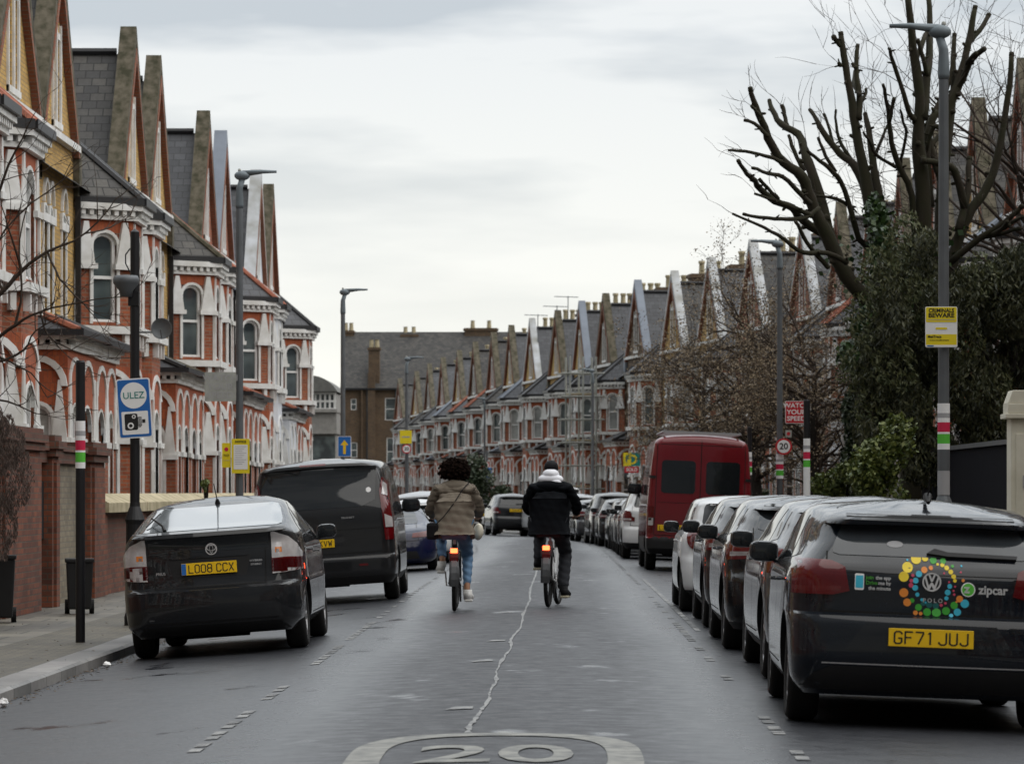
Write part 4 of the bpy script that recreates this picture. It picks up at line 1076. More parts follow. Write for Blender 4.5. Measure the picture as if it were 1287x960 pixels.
def hatch_side(y0=.62, ym=1.10, yp=1.84, yf=2.75, b=1.0, t=1.35):
    return [[(y0, b + .05), (ym, b + .02), (ym, t - .03), (y0 + .22, t - .04)], [(ym + .05, b + .02), (yp - .04, b), (yp - .04, t), (ym + .05, t - .02)], [(yp + .04, b), (yf, b - .02), (yf - .5, t - .02), (yp + .04, t)]]
def hatch_seams(ym, yp, yf, b, zs_=.34):
    return [((yp, zs_), (yp, b)), ((ym, b), (ym - .02, .78)), ((ym - .02, .78), (ym + .12, .62)), ((yf + .05, zs_ + .05), (yf + .02, b - .06)), ((ym + .3, zs_), (yf + .05, zs_))]
SP = {}
SP['polo'] = dict(ctaper=.13, L=4.05, W=1.75, wr=.315, axles=(.74, 3.28), belt=1.0, peak=.52, roofdrop=.05, clear=.22, skirt=.0, paint=M['p_polo'], mpos=(2.62, .98), handles=[(1.2, 1.4, .88), (2.05, 2.25, .86)],
  lv=[(.20, .14, 3.9, .78, .12, .3, .05), (.27, .07, 4.0, .84, .15, .35, .05), (.33, .03, 4.02, .86, .15, .35, .06), (.45, .0, 4.05, .87, .16, .4, .06), (.64, .01, 4.03, .875, .17, .45, .07), (.69, .03, 4.0, .874, .17, .5, .07), (.705, .085, 3.98, .873, .16, .5, .07),
      (.90, .095, 3.85, .868, .15, .5, .07), (.97, .11, 3.3, .85, .14, .5, .06), (1.02, .14, 2.95, .82, .13, .3, .06), (1.18, .255, 2.6, .765, .12, .25, .05), (1.305, .35, 2.3, .72, .12, .25, .05), (1.322, .26, 2.25, .71, .14, .25, .04), (1.365, .25, 2.1, .685, .16, .3, .04), (1.395, .30, 1.9, .635, .2, .3, .03), (1.412, .55, 1.6, .50, .3, .3, .03)],
  side_windows=hatch_side(t=1.315), seams=hatch_seams(1.08, 1.84, 2.75, 1.0))
SP['focus'] = dict(ctaper=.11, L=4.25, W=1.80, wr=.32, axles=(.80, 3.42), belt=1.02, peak=.5, roofdrop=.07, clear=.2, skirt=.27, paint=M['p_grey'], mpos=(2.75, 1.0), handles=[(1.3, 1.5, .92), (2.15, 2.35, .9)],
  lv=[(.20, .15, 4.1, .80, .15, .3, .06), (.30, .04, 4.2, .87, .18, .35, .07), (.45, .0, 4.25, .895, .2, .4, .08), (.66, .02, 4.2, .90, .22, .45, .09), (.72, .08, 4.18, .90, .22, .5, .09),
      (.92, .09, 3.95, .885, .22, .5, .09), (1.0, .12, 3.4, .86, .2, .5, .08), (1.05, .18, 3.05, .82, .18, .3, .07), (1.23, .38, 2.65, .74, .16, .25, .06), (1.35, .52, 2.4, .67, .15, .25, .05), (1.37, .44, 2.35, .655, .16, .25, .05), (1.40, .46, 2.2, .60, .18, .3, .04), (1.43, .9, 1.8, .42, .3, .3, .03)],
  side_windows=hatch_side(.72, 1.2, 1.95, 2.9, 1.03, 1.335), seams=hatch_seams(1.16, 1.95, 2.9, 1.02))
SP['mini'] = dict(ctaper=.08, L=3.72, W=1.68, wr=.30, axles=(.58, 3.05), belt=.95, peak=.5, roofdrop=.04, clear=.2, skirt=.26, paint=M['p_white'], mirmat=M['p_black'], mpos=(2.45, .95), handles=[(1.75, 1.95, .84)],
  lv=[(.20, .12, 3.6, .76, .2, .3, .08), (.30, .02, 3.7, .82, .22, .35, .09), (.45, .0, 3.72, .835, .24, .4, .1), (.62, .03, 3.7, .84, .25, .45, .1), (.68, .07, 3.68, .838, .25, .5, .1),
      (.86, .09, 3.55, .82, .25, .5, .1), (.94, .13, 3.0, .79, .24, .4, .09), (1.0, .18, 2.6, .75, .22, .3, .08), (1.2, .28, 2.4, .69, .2, .25, .07), (1.33, .34, 2.25, .64, .2, .25, .06), (1.37, .33, 2.2, .60, .22, .3, .05), (1.41, .6, 1.8, .42, .3, .3, .03)],
  side_windows=[[(.55, .99), (1.6, .97), (1.6, 1.30), (.72, 1.30)], [(1.66, .97), (2.5, .95), (2.25, 1.29), (1.66, 1.30)]], seams=[((1.6, .3), (1.63, .96)), ((2.6, .3), (2.55, .9))])
SP['prius'] = dict(L=4.45, W=1.725, wr=.305, axles=(.93, 3.63), belt=1.10, peak=.52, roofdrop=.04, clear=.2, skirt=.0, paint=M['p_prius'], mpos=(3.0, 1.03), handles=[(1.55, 1.75, .93), (2.45, 2.65, .9)], taper=.07,
  lv=[(.20, .18, 4.3, .74, .15, .4, .06), (.27, .08, 4.38, .81, .2, .45, .08), (.31, .03, 4.4, .845, .22, .5, .09), (.48, .0, 4.45, .86, .24, .5, .10), (.63, .01, 4.43, .8625, .25, .5, .10), (.655, .05, 4.42, .862, .24, .5, .10), (.67, .10, 4.4, .86, .22, .5, .09),
      (.95, .14, 4.1, .85, .2, .5, .08), (1.05, .155, 3.5, .835, .2, .4, .08), (1.12, .13, 3.2, .81, .2, .3, .07), (1.155, .11, 3.1, .79, .2, .3, .07), (1.17, .14, 3.05, .78, .2, .3, .06), (1.185, .22, 3.0, .77, .19, .3, .06), (1.30, .75, 2.7, .71, .16, .3, .05), (1.42, 1.32, 2.4, .635, .15, .3, .04), (1.46, 1.5, 2.25, .55, .2, .3, .03), (1.485, 1.8, 2.0, .42, .2, .2, .02)],
  side_windows=[[(1.02, 1.13), (1.42, 1.09), (1.42, 1.33), (1.30, 1.30)], [(1.48, 1.09), (2.30, 1.05), (2.30, 1.42), (1.75, 1.40), (1.48, 1.345)], [(2.38, 1.05), (3.25, 1.03), (2.6, 1.40), (2.38, 1.42)]],
  seams=[((2.34, .32), (2.34, 1.04)), ((1.45, 1.08), (1.40, .80)), ((1.40, .80), (1.5, .66)), ((3.2, .4), (3.2, 1.0)), ((1.5, .32), (3.2, .32))])
SP['custom'] = dict(L=4.97, W=1.98, wr=.34, axles=(1.0, 3.93), belt=1.28, peak=.5, roofdrop=.03, clear=.26, skirt=.36, paint=M['p_van'], mirmat=M['plastic'], msc=1.35, mpos=(3.55, 1.22), handles=[(2.5, 2.75, 1.05)], taper=.03, ctaper=.03,
  lv=[(.25, .10, 4.8, .90, .10, .3, .03), (.36, .03, 4.93, .97, .12, .4, .04), (.42, .0, 4.95, .98, .12, .45, .05), (.60, 0, 4.97, .99, .13, .5, .05), (.63, .02, 4.95, .99, .13, .5, .05), (.645, .085, 4.93, .988, .12, .5, .05), (1.08, .10, 4.6, .985, .12, .4, .05), (1.22, .11, 4.15, .97, .12, .4, .05),
      (1.32, .13, 3.9, .955, .12, .3, .05), (1.75, .25, 3.3, .885, .12, .25, .04), (1.88, .27, 3.05, .85, .13, .25, .04), (1.91, .24, 3.0, .83, .14, .25, .04), (1.955, .26, 2.8, .77, .18, .3, .03), (1.98, .5, 2.4, .58, .3, .3, .03)],
  side_windows=[[(.55, 1.36), (1.75, 1.34), (1.75, 1.80), (.65, 1.80)], [(1.82, 1.34), (2.65, 1.32), (2.65, 1.80), (1.82, 1.80)], [(2.72, 1.32), (3.75, 1.22), (3.15, 1.76), (2.72, 1.79)]],
  seams=[((2.68, .4), (2.68, 1.85)), ((1.78, .45), (1.78, 1.85)), ((.4, 1.22), (3.9, 1.14)), ((3.6, .4), (3.65, 1.15))])
SP['highvan'] = dict(L=5.9, W=1.98, wr=.34, axles=(1.15, 4.55), belt=1.3, peak=.5, roofdrop=.0, clear=.3, skirt=.62, paint=M['p_red'], mirmat=M['plastic'], msc=1.5, mpos=(4.5, 1.5), handles=[(3.3, 3.5, 1.1)], taper=.0, ctaper=.0, rcrown=.04,
  lv=[(.32, .10, 5.7, .92, .08, .3, .0), (.42, .0, 5.85, .97, .08, .4, .02), (.62, .0, 5.9, .985, .09, .5, .02), (.64, .09, 5.88, .985, .09, .5, .02), (1.15, .10, 5.4, .99, .1, .4, .02), (1.4, .11, 4.9, .98, .1, .3, .02),
      (2.1, .15, 4.2, .925, .1, .25, .02), (2.45, .18, 3.9, .885, .12, .25, .02), (2.54, .22, 3.8, .84, .15, .3, .02), (2.6, .35, 3.6, .70, .25, .3, .02)],
  side_windows=[[(1.4, 1.45), (2.6, 1.45), (2.6, 2.05), (1.4, 2.05)], [(4.0, 1.4), (4.75, 1.35), (4.3, 2.0), (4.0, 2.02)]], seams=[((3.9, .6), (3.9, 2.2)), ((2.7, .6), (2.7, 2.3)), ((1.2, 1.2), (3.9, 1.2))])
SP['coupe'] = dict(L=4.45, W=1.80, wr=.325, axles=(.95, 3.32), belt=.90, peak=.55, roofdrop=.05, clear=.14, skirt=.0, paint=M['p_blue'], mpos=(2.7, .90), handles=[(1.75, 1.95, .78)], taper=.10,
  lv=[(.16, .12, 4.3, .78, .3, .4, .12), (.24, .03, 4.4, .87, .35, .5, .16), (.42, .0, 4.45, .90, .38, .55, .2), (.60, .03, 4.4, .90, .38, .6, .2), (.74, .10, 4.1, .885, .36, .6, .2), (.82, .24, 3.6, .86, .34, .5, .18),
      (.88, .48, 3.2, .82, .30, .4, .14), (.95, .72, 2.9, .75, .26, .3, .1), (1.1, 1.10, 2.6, .66, .22, .3, .08), (1.22, 1.45, 2.35, .59, .22, .3, .06), (1.27, 1.65, 2.2, .5, .25, .3, .04), (1.30, 1.85, 2.05, .34, .2, .2, .03)],
  side_windows=[[(1.1, .93), (1.6, .92), (1.6, 1.19), (1.45, 1.17)], [(1.66, .92), (2.7, .90), (2.3, 1.18), (1.66, 1.21)]], seams=[((1.62, .3), (1.62, .9)), ((2.75, .35), (2.72, .88))])
SP['suv'] = dict(ctaper=.09, L=4.3, W=1.78, wr=.335, axles=(.75, 3.35), belt=1.1, peak=.5, roofdrop=.05, clear=.24, skirt=.36, paint=M['p_silver'], mpos=(2.75, 1.1), handles=[(1.3, 1.5, 1.0), (2.1, 2.3, .98)],
  lv=[(.24, .12, 4.1, .80, .12, .3, .05), (.34, .03, 4.22, .86, .15, .35, .06), (.5, .0, 4.3, .885, .17, .4, .07), (.68, .02, 4.27, .89, .18, .45, .07), (.74, .07, 4.25, .888, .18, .5, .07),
      (1.0, .08, 3.9, .875, .18, .5, .07), (1.09, .10, 3.4, .85, .17, .4, .06), (1.14, .13, 3.1, .82, .16, .3, .06), (1.36, .25, 2.7, .75, .14, .25, .05), (1.52, .33, 2.45, .69, .13, .25, .05), (1.56, .25, 2.4, .66, .15, .25, .04), (1.60, .28, 2.2, .60, .18, .3, .03), (1.625, .6, 1.8, .42, .3, .3, .03)],
  side_windows=hatch_side(.6, 1.15, 1.9, 2.85, 1.12, 1.50), seams=hatch_seams(1.12, 1.9, 2.85, 1.1))
def rear_common(sp, D, add, zb, zt, wb, wt, lights, plz, hatch=(.72, .68, .63), r=.05, wiper=True, plate_rec=True):
    gw = [(-wb, zb), (wb, zb), (wt, zt), (-wt, zt)]
    def soft(P, k=.06):
        out = []
        for i, p in enumerate(P):
            a = Vector(P[i - 1]); b = Vector(p); c = Vector(P[(i + 1) % len(P)]); u = (a - b).normalized() * k; v = (c - b).normalized() * k
            for t in (0, .5, 1): q = (b + u) * (1 - t) ** 2 + 2 * b * t * (1 - t) + (b + v) * t ** 2; out.append(tuple(q))
        return out
    add('rear_window', D(soft(gw), off=.004, step=.04), M['carglass'])
    for sd in (-1, 1):
        for k, (mode, poly, mt) in enumerate(lights):
            nm = 'tail_light' if k == 0 else 'lens'
            if mode == 'rear': mb = D(poly if sd > 0 else mir(poly), 'rear', off=.012, step=.03)
            elif mode == 'diag': mb = D(poly if sd > 0 else poly, 'diag', sd=sd, off=.012, step=.03)
            add(nm, mb, M[mt], None if k == 0 else 'tail_light')
    hz, hx, hx2 = hatch
    g = [D(line((-hx, hz), (hx, hz), .012), off=.0015, rim=False)]
    for sd in (-1, 1):
        g.append(D(line((sd * hx, hz), (sd * hx2, zb + .02), .010), off=.0015, rim=False))
    add('tailgate_gap', merge(*g), M['seam'])
    if wiper:
        m = D([(-.02, zb + .02), (.42, zb + .035), (.42, zb + .05), (-.02, zb + .055)], off=.02, step=.1); add('rear_wiper', m, M['plastic'])
    under(add, sp)
def badge(D, add, x, z, r=.05, off=.006):
    ring = [(x + r * math.cos(2 * math.pi * k / 20), z + r * math.sin(2 * math.pi * k / 20)) for k in range(20)]
    add('badge', D(ring, off=off, step=.2), M['plastic'])
    a = D([(x + r * math.cos(2 * math.pi * k / 20), z + r * math.sin(2 * math.pi * k / 20)) for k in range(20)], off=off + .001, step=.2, rim=False)
    ann = MB(); y0 = min(v[1] for v in a.v) - .004
    pts_ = [(math.cos(2 * math.pi * k / 24), math.sin(2 * math.pi * k / 24)) for k in range(25)]
    for p, q in zip(pts_[:-1], pts_[1:]): ann.prism([(x + p[0] * r * .84, z + p[1] * r * .84), (x + p[0] * r, z + p[1] * r), (x + q[0] * r, z + q[1] * r), (x + q[0] * r * .84, z + q[1] * r * .84)], y0, y0 + .006, 0, 'y')
    return ann, y0
def proj_text(bvh, txt, size, x, z, mat, add, nm, par=None, bold=.0, sx=1, align='CENTER', off=.006):
    h = bvh.ray_cast(Vector((x, -2, z)), Vector((0, 1, 0))); 
    me = text_mesh(txt, size, mat, nm, ext=.001, bold=bold, sx=sx, align=align, M=None)
    me.transform(Matrix.Rotation(R(90), 4, 'X')); me.transform(Matrix.Translation((x, 0, z)))
    for v in me.vertices:
        hh = bvh.ray_cast(Vector((v.co.x, -2, v.co.z)), Vector((0, 1, 0)))
        if hh[0]: v.co.y = hh[0].y - off + v.co.y * .0
    me.flip_normals() if me.polygons and sum(p.normal.y for p in me.polygons) > 0 else None
    add(nm, me, mat, par)
# --- hatchback with car-club stickers
def f_polo(sp, D, add, bvh):
    common(sp, D, add, bvh)
    tl = [(.50, .84), (.60, .815), (.90, .815), (.90, .98), (.86, 1.025), (.62, 1.02), (.53, .985)]
    rear_common(sp, D, add, 1.06, 1.292, .625, .525, [('rear', tl, 'lampred'), ('rear', [(.56, .835), (.84, .835), (.84, .862), (.55, .868)], 'lampdim')], .57, (.715, .66, .64), wiper=False)
    add('spoiler_gap', merge(D(line((-.52, 1.305), (.52, 1.305), .02), off=.002, rim=False), D([(-.13, 1.308), (.13, 1.308), (.12, 1.32), (-.12, 1.32)], off=.004, rim=False)), M['seam'])
    add('tailgate_crease', D(line((-.62, .955), (.62, .955), .006), off=.001, rim=False), M['seam'])
    add('rear_wiper', D([(-.03, 1.075), (.10, 1.06), (.52, 1.055), (.53, 1.075), (.10, 1.085), (.02, 1.105)], off=.022, step=.1), M['plastic'])
    add('bumper_recess', D([(-.52, .485), (.52, .485), (.40, .655), (-.40, .655)], off=.0015, rim=False), M['p_polo2'])
    add('lower_valance', D([(-.80, .235), (.80, .235), (.70, .34), (.60, .385), (-.60, .385), (-.70, .34)], off=.004, rim=False), M['plastic'])
    add('bumper_line', D(line((-.66, .40), (.66, .40), .008), off=.003, rim=False), M['printgrey'])
    ann, y0 = badge(D, add, 0, .915, .058); 
    ann.prism([(-.024, .962), (-.013, .964), (0, .932), (.013, .964), (.024, .962), (.005, .916), (-.005, .916)], y0, y0 + .006, 0, 'y')
    ann.prism([(-.045, .940), (-.036, .950), (-.018, .892), (-.005, .911), (.005, .911), (.018, .892), (.036, .950), (.045, .940), (.022, .868), (.012, .868), (0, .893), (-.012, .868), (-.022, .868)], y0, y0 + .006, 0, 'y')
    add('emblem', ann, M['chrome'], 'badge')
    proj_text(bvh, 'P O L O', .035, .01, .80, M['chrome'], add, 'model_lettering', off=.006, bold=.001)
    # sticker ring of coloured dots
    cols = {'y': ('sticker_yellow', (.80, .60, .03)), 'g': ('sticker_green', (.05, .35, .04)), 'b': ('sticker_cyan', (.05, .45, .62)), 'o': ('sticker_orange', (.75, .25, .04)), 'p': ('sticker_pink', (.55, .06, .12)), 't': ('sticker_teal', (.01, .10, .10))}
    for k, (n, c) in cols.items(): M['st_' + k] = simple(n, c, .4, var=.05)
    C = lambda px, py: ((px / 3.0 + 940 - 1160.5) / 205, .57 + (806 - (600 + py / 3.0)) / 205)
    dots = [('y', 603, 323, 19), ('y', 570, 355, 20), ('y', 556, 390, 19), ('o', 558, 450, 17), ('o', 572, 486, 15), ('o', 604, 524, 9), ('o', 624, 526, 7), ('g', 648, 520, 15), ('g', 683, 521, 17), ('g', 719, 513, 15), ('g', 749, 491, 14), ('g', 615, 503, 13), ('g', 590, 478, 9), ('b', 789, 483, 16), ('b', 762, 516, 14), ('b', 739, 530, 8), ('o', 769, 466, 13), ('o', 633, 362, 12), ('o', 658, 354, 8), ('y', 637, 319, 12), ('g', 668, 326, 13), ('g', 705, 327, 11), ('g', 740, 345, 6), ('y', 702, 342, 8), ('y', 718, 352, 9), ('y', 733, 366, 9), ('y', 744, 383, 9), ('y', 749, 398, 7), ('b', 613, 378, 12), ('b', 601, 403, 11), ('b', 600, 430, 11), ('b', 609, 455, 8), ('b', 730, 420, 9), ('b', 723, 443, 11), ('b', 719, 465, 8), ('p', 585, 404, 7), ('p', 584, 421, 9), ('p', 590, 384, 6), ('p', 700, 492, 6), ('p', 716, 484, 5), ('p', 745, 436, 4), ('p', 750, 420, 4), ('p', 748, 450, 5), ('o', 780, 396, 6), ('b', 774, 343, 4), ('p', 771, 366, 4), ('b', 627, 474, 6), ('b', 640, 484, 5), ('t', 655, 492, 12), ('t', 680, 495, 12), ('t', 632, 488, 9), ('y', 684, 340, 5), ('p', 708, 372, 4), ('p', 727, 404, 4), ('o', 757, 478, 4), ('p', 605, 330, 0), ('b', 570, 328, 4)]
    parent = None
    for k in 'ygbopt':
        for c, px, py, r_ in dots:
            if c != k or r_ == 0: continue
            x, z = C(px, py); r_ = r_ / 3.0 / 205; n = 18
            add('sticker_dot', D([(x + r_ * math.cos(2 * math.pi * i / n), z + r_ * math.sin(2 * math.pi * i / n)) for i in range(n)], off=.0035, step=.3, rim=False), M['st_' + k])
    x, z = C(800, 430); r_ = 27 / 3. / 205
    add('round_sticker', D([(x + r_ * math.cos(i * .3142), z + r_ * math.sin(i * .3142)) for i in range(20)], off=.0035, step=.3, rim=False), M['white'])
    r_ *= .86; add('round_sticker', D([(x + r_ * math.cos(i * .3142), z + r_ * math.sin(i * .3142)) for i in range(20)], off=.0045, step=.3, rim=False), M['signgreen'])
    proj_text(bvh, 'z', .075, x - .008, z + .004, M['white'], add, 'sticker_letter', off=.0075, bold=.003)
    x, z = C(895, 430); proj_text(bvh, 'zipcar', .076, x, z, M['white'], add, 'sticker_lettering', off=.006, bold=.0022, sx=.98)
    for i, s_ in enumerate(('the app', 'me by', 'the minute')):
        x, z = C(508, 398 + i * 20); proj_text(bvh, s_, .031, x, z, M['white'], add, 'sticker_lettering', off=.006, bold=.0008, align='RIGHT')
    for i, s_ in enumerate(('Join', 'Drive')):
        x, z = C(414, 398 + i * 20); proj_text(bvh, s_, .031, x, z, M['signgreen'], add, 'sticker_lettering', off=.006, bold=.0008, align='LEFT')
    x, z = C(390, 415); add('phone_sticker', D(rrect(x - .028, x + .028, z - .05, z + .05, .008), off=.003, step=.3, rim=False), M['white'])
    add('phone_sticker', D(rrect(x - .023, x + .023, z - .037, z + .038, .004), off=.0045, step=.3, rim=False), M['st_b'])
    x, z = C(525, 272); add('window_sticker', D([(x + .05 * math.cos(i * .3142), z + .02 * math.sin(i * .3142)) for i in range(20)], off=.006, step=.3, rim=False), M['printgrey'])
    m = MB(); m.tube([(0, .55, 1.40), (0, .62, 1.437), (0, .80, 1.417)], [.012, .03, .01], 8); m.tube([(0, .62, 1.43), (0, .48, 1.56)], [.005, .003], 6); add('roof_aerial', m, M['plastic'])
M['p_polo2'] = carpaint('recess_car_paint', (.009, .011, .014), .35, 0)
M['lampdim'] = simple('dark_red_lens', (.12, .004, .005), .2, coat=1)
build_parts('polo', SP['polo'], f_polo)
M['carglass3'] = simple('rear_glass_painted_reflection', (.040, .046, .052), .06, spec=.5, var=.35, scale=2)  # lighter base colour paints the sky's reflection into the rear window
for nm_, me_, p_ in SP['polo']['_parts']:
    if nm_ == 'rear_window': me_.materials[0] = M['carglass3']
def f_prius(sp, D, add, bvh):
    common(sp, D, add, bvh)
    tl = [(.585, .735), (.72, .745), (.84, .76), (.84, .92), (.81, 1.00), (.74, 1.075), (.62, 1.13), (.59, 1.13)]
    rr = [(.583, .738), (.72, .747), (.84, .762), (.84, .875), (.73, .885), (.583, .88)]
    sq = lambda x0, x1, z0, z1: [(x0, z0), (x1, z0), (x1, z1), (x0, z1)]
    add_ = add
    rear_common(sp, D, add, 1.19, 1.405, .70, .60, [('rear', tl, 'lampclear'), ('rear', rr, 'lampred'), ('rear', sq(.62, .68, .93, .98), 'lamporange')], .82, (.66, .52, .54), wiper=False)
    add('lower_rear_glass', D([(-.56, .985), (.56, .985), (.565, 1.14), (.0, 1.15), (-.565, 1.14)], off=.003, step=.05), M['carglass'])
    add('spoiler_lip', D(line((-.72, 1.155), (.72, 1.155), .03), off=.018, step=.05), M['p_black'])
    add('number_plate_recess', D([(-.34, .745), (.34, .745), (.40, .93), (-.40, .93)], off=.0015, rim=False), M['plastic'])
    add('chrome_strip', D([(-.36, .925), (.36, .925), (.37, .94), (-.37, .94)], off=.008), M['p_prius'])
    add('lower_valance', D([(-.72, .22), (.72, .22), (.62, .34), (-.62, .34)], off=.003, rim=False), M['plastic'])
    ann, y0 = badge(D, add, .03, 1.005, .055, .006)
    for a, b in ((.046, .030), (.018, .040)):
        for k in range(20):
            t0_, t1_ = 2 * math.pi * k / 20, 2 * math.pi * (k + 1) / 20; c_ = (.03, 1.005 + (.012 if a > .03 else 0))
            ann.prism([(c_[0] + a * math.cos(t0_) * .82, c_[1] + b * math.sin(t0_) * .82), (c_[0] + a * math.cos(t0_), c_[1] + b * math.sin(t0_)), (c_[0] + a * math.cos(t1_), c_[1] + b * math.sin(t1_)), (c_[0] + a * math.cos(t1_) * .82, c_[1] + b * math.sin(t1_) * .82)], y0, y0 + .005, 0, 'y')
    add('emblem', ann, M['chrome'], 'badge')
    proj_text(bvh, 'PRIUS', .035, -.46, .80, M['chrome'], add, 'model_lettering', bold=.0008)
    proj_text(bvh, 'HYBRID', .026, .44, .87, M['chrome'], add, 'model_lettering', bold=.0008, sx=1.3)
    proj_text(bvh, 'SYNERGY', .024, .44, .835, M['chrome'], add, 'model_lettering', bold=.0008)
    m = MB(); m.tube([(0, 1.42, 1.425), (0, 1.40, 1.47)], [.03, .015], 8); m.tube([(0, 1.40, 1.46), (0, 1.15, 1.62)], [.006, .004], 6); add('roof_aerial', m, M['plastic'])
    m = MB(); p = bvh.ray_cast(Vector((-.42, -2, 1.20)), Vector((0, 1, 0)))[0]; m.tube([p + Vector((.0, -.03, .0)), p + Vector((-.02, 0, .05)), p + Vector((-.16, .38, .13))], [.022, .012, .008], 6); m.tube([p + Vector((-.19, .18, .05)), p + Vector((-.09, .55, .17))], .007, 5); add('rear_wiper', m, M['plastic'])
build_parts('prius', SP['prius'], f_prius)
for k_, (nm_, me_, p_) in enumerate(SP['prius']['_parts']):
    if nm_ == 'rear_window': me_.materials[0] = M['carglass2']
def f_custom(sp, D, add, bvh):
    common(sp, D, add, bvh)
    gl_ = [(-.80, 1.36), (-.70, 1.30), (.55, 1.30), (.74, 1.38), (.78, 1.84), (-.78, 1.84)]
    add('rear_window', D(gl_, off=.004), M['carglass'])
    for sd in (-1, 1):
        a = [(.85, .83), (.95, .83), (.96, 1.0), (.90, 1.62), (.84, 1.68), (.80, 1.5), (.83, 1.15)]
        add('tail_light', D(a if sd > 0 else mir(a), off=.014, step=.04), M['lampred'])
        b = [(.862, 1.0), (.948, 1.0), (.942, 1.13), (.855, 1.18)]; add('lens', D(b if sd > 0 else mir(b), off=.019, step=.04), M['lampclear'], 'tail_light')
        b = [(.825, 1.45), (.895, 1.42), (.89, 1.58), (.845, 1.62)]; add('lens', D(b if sd > 0 else mir(b), off=.019, step=.04), M['lampclear'], 'tail_light')
        b = rrect(.48, .60, .50, .53, .008); add('reflector', D(b if sd > 0 else mir(b), off=.006), M['lampred'])
    g = [D(line((-.86, .68), (.86, .68), .014), off=.0015, rim=False)] + [D(line((s_ * .86, .68), (s_ * .80, 1.2), .012), off=.0015, rim=False) for s_ in (-1, 1)]
    g.append(D(line((-.8, 1.0), (.8, 1.0), .008), off=.0015, rim=False))
    add('tailgate_gap', merge(*g), M['seam'])
    add('number_plate_surround', D([(-.45, .72), (.42, .72), (.30, 1.0), (-.30, 1.0)], off=.0015, rim=False), M['p_van'])
    add('high_brake_light', D(rrect(-.26, .10, 1.885, 1.91, .008), off=.006), M['lampred'])
    c_ = (.66, 1.52); add('round_window_sticker', D([(c_[0] + .035 * math.cos(i * .3142), c_[1] + .035 * math.sin(i * .3142)) for i in range(20)], off=.008, step=.3), M['white'])
    proj_text(bvh, 'CUSTOM', .035, .0 - .35, 1.16, M['chrome'], add, 'model_lettering', sx=1.3, bold=.001); proj_text(bvh, 'TRANSIT', .035, .36, 1.16, M['chrome'], add, 'model_lettering', sx=1.3, bold=.001)
    under(add, sp)
build_parts('custom', SP['custom'], f_custom)
def f_high(sp, D, add, bvh):
    common(sp, D, add, bvh)
    for sd in (-1, 1):
        w_ = rrect(.10, .74, 1.48, 2.10, .07); add('rear_window', D(w_ if sd > 0 else mir(w_), off=.005, step=.08), M['carglass'])
        a = rrect(.86, .955, .72, 1.22, .015); add('tail_light', D(a if sd > 0 else mir(a), off=.014), M['lampred'])
        b = rrect(.868, .948, .86, 1.0, .01); add('lens', D(b if sd > 0 else mir(b), off=.02), M['lampclear'], 'tail_light')
        b = rrect(.66, .76, .50, .55, .008); add('reflector', D(b if sd > 0 else mir(b), off=.006), M['lamporange'])
        for z in (.95, 1.75): add('hinge', D(rrect(sd * .9 - .05, sd * .9 + .05, z, z + .05, .008), off=.02), M['plastic'])
    P_r = [D(line((0, .66), (0, 2.5), .016), off=.0015, rim=False), D(line((-.84, .68), (.84, .68), .014), off=.0015, rim=False), D(line((-.84, 2.4), (.84, 2.4), .012), off=.0015, rim=False)] + [D(line((s_ * .845, .68), (s_ * .83, 2.4), .012), off=.0015, rim=False) for s_ in (-1, 1)]
    P_r.append(D(line((-.8, 1.30), (.8, 1.30), .008), off=.0015, rim=False))
    add('rear_door_gap', merge(*P_r), M['seam'])
    add('rear_step', D(rrect(-.93, .93, .43, .62, .02), off=.03), M['plastic'])
    add('door_handle', D(rrect(.03, .12, 1.1, 1.2, .01), off=.02), M['plastic'])
    m = MB()
    for sd in (-1, 1): m.tube([(sd * .72, .3, 2.64), (sd * .72, 3.6, 2.64)], .025, 6)
    for y in (.3, 1.3, 2.4, 3.5): m.box(-.74, .74, y - .03, y + .03, 2.62, 2.66)
    add('roof_rack', m, M['printgrey']); under(add, sp)
build_parts('highvan', SP['highvan'], f_high)
def simple_rear(lights, zb, zt, wb, wt, hatch, bz=.92, **kw):
    def f(sp, D, add, bvh):
        common(sp, D, add, bvh); rear_common(sp, D, add, zb, zt, wb, wt, lights, 0, hatch, **kw)
        add('bumper_insert', D([(-.55, .25), (.55, .25), (.5, .40), (-.5, .40)], off=.003, rim=False), M['plastic'])
        ann, y0 = badge(D, add, 0, bz, .045); add('emblem', ann, M['chrome'], 'badge')
    return f
fl = [(.50, .86), (.92, .82), (.92, .98), (.80, 1.01), (.52, .97)]
build_parts('focus', SP['focus'], simple_rear([('rear', fl, 'lampred'), ('rear', [(.6, .88), (.84, .86), (.84, .90), (.6, .91)], 'lampclear')], 1.10, 1.345, .62, .54, (.74, .66, .64)))
ov = [(.66 + .085 * math.cos(i * .3142), .88 + .125 * math.sin(i * .3142)) for i in range(20)]
ov2 = [(.66 + .045 * math.cos(i * .3142), .88 + .07 * math.sin(i * .3142)) for i in range(20)]
build_parts('mini', SP['mini'], simple_rear([('rear', ov, 'lampred'), ('rear', ov2, 'lampdim')], 1.03, 1.31, .58, .54, (.70, .5, .55), .86))
build_parts('coupe', SP['coupe'], simple_rear([('rear', [(.42, .66), (.86, .66), (.86, .74), (.70, .765), (.44, .74)], 'lampred')], .93, 1.2, .55, .45, (.60, .55, .5), .72, wiper=False))
build_parts('suv', SP['suv'], simple_rear([('rear', [(.60, .86), (.90, .86), (.90, 1.10), (.70, 1.08), (.66, .96), (.60, .95)], 'lampred'), ('rear', [(.68, .88), (.86, .88), (.86, .92), (.68, .92)], 'lampclear')], 1.18, 1.51, .64, .55, (.76, .7, .66), 1.0))
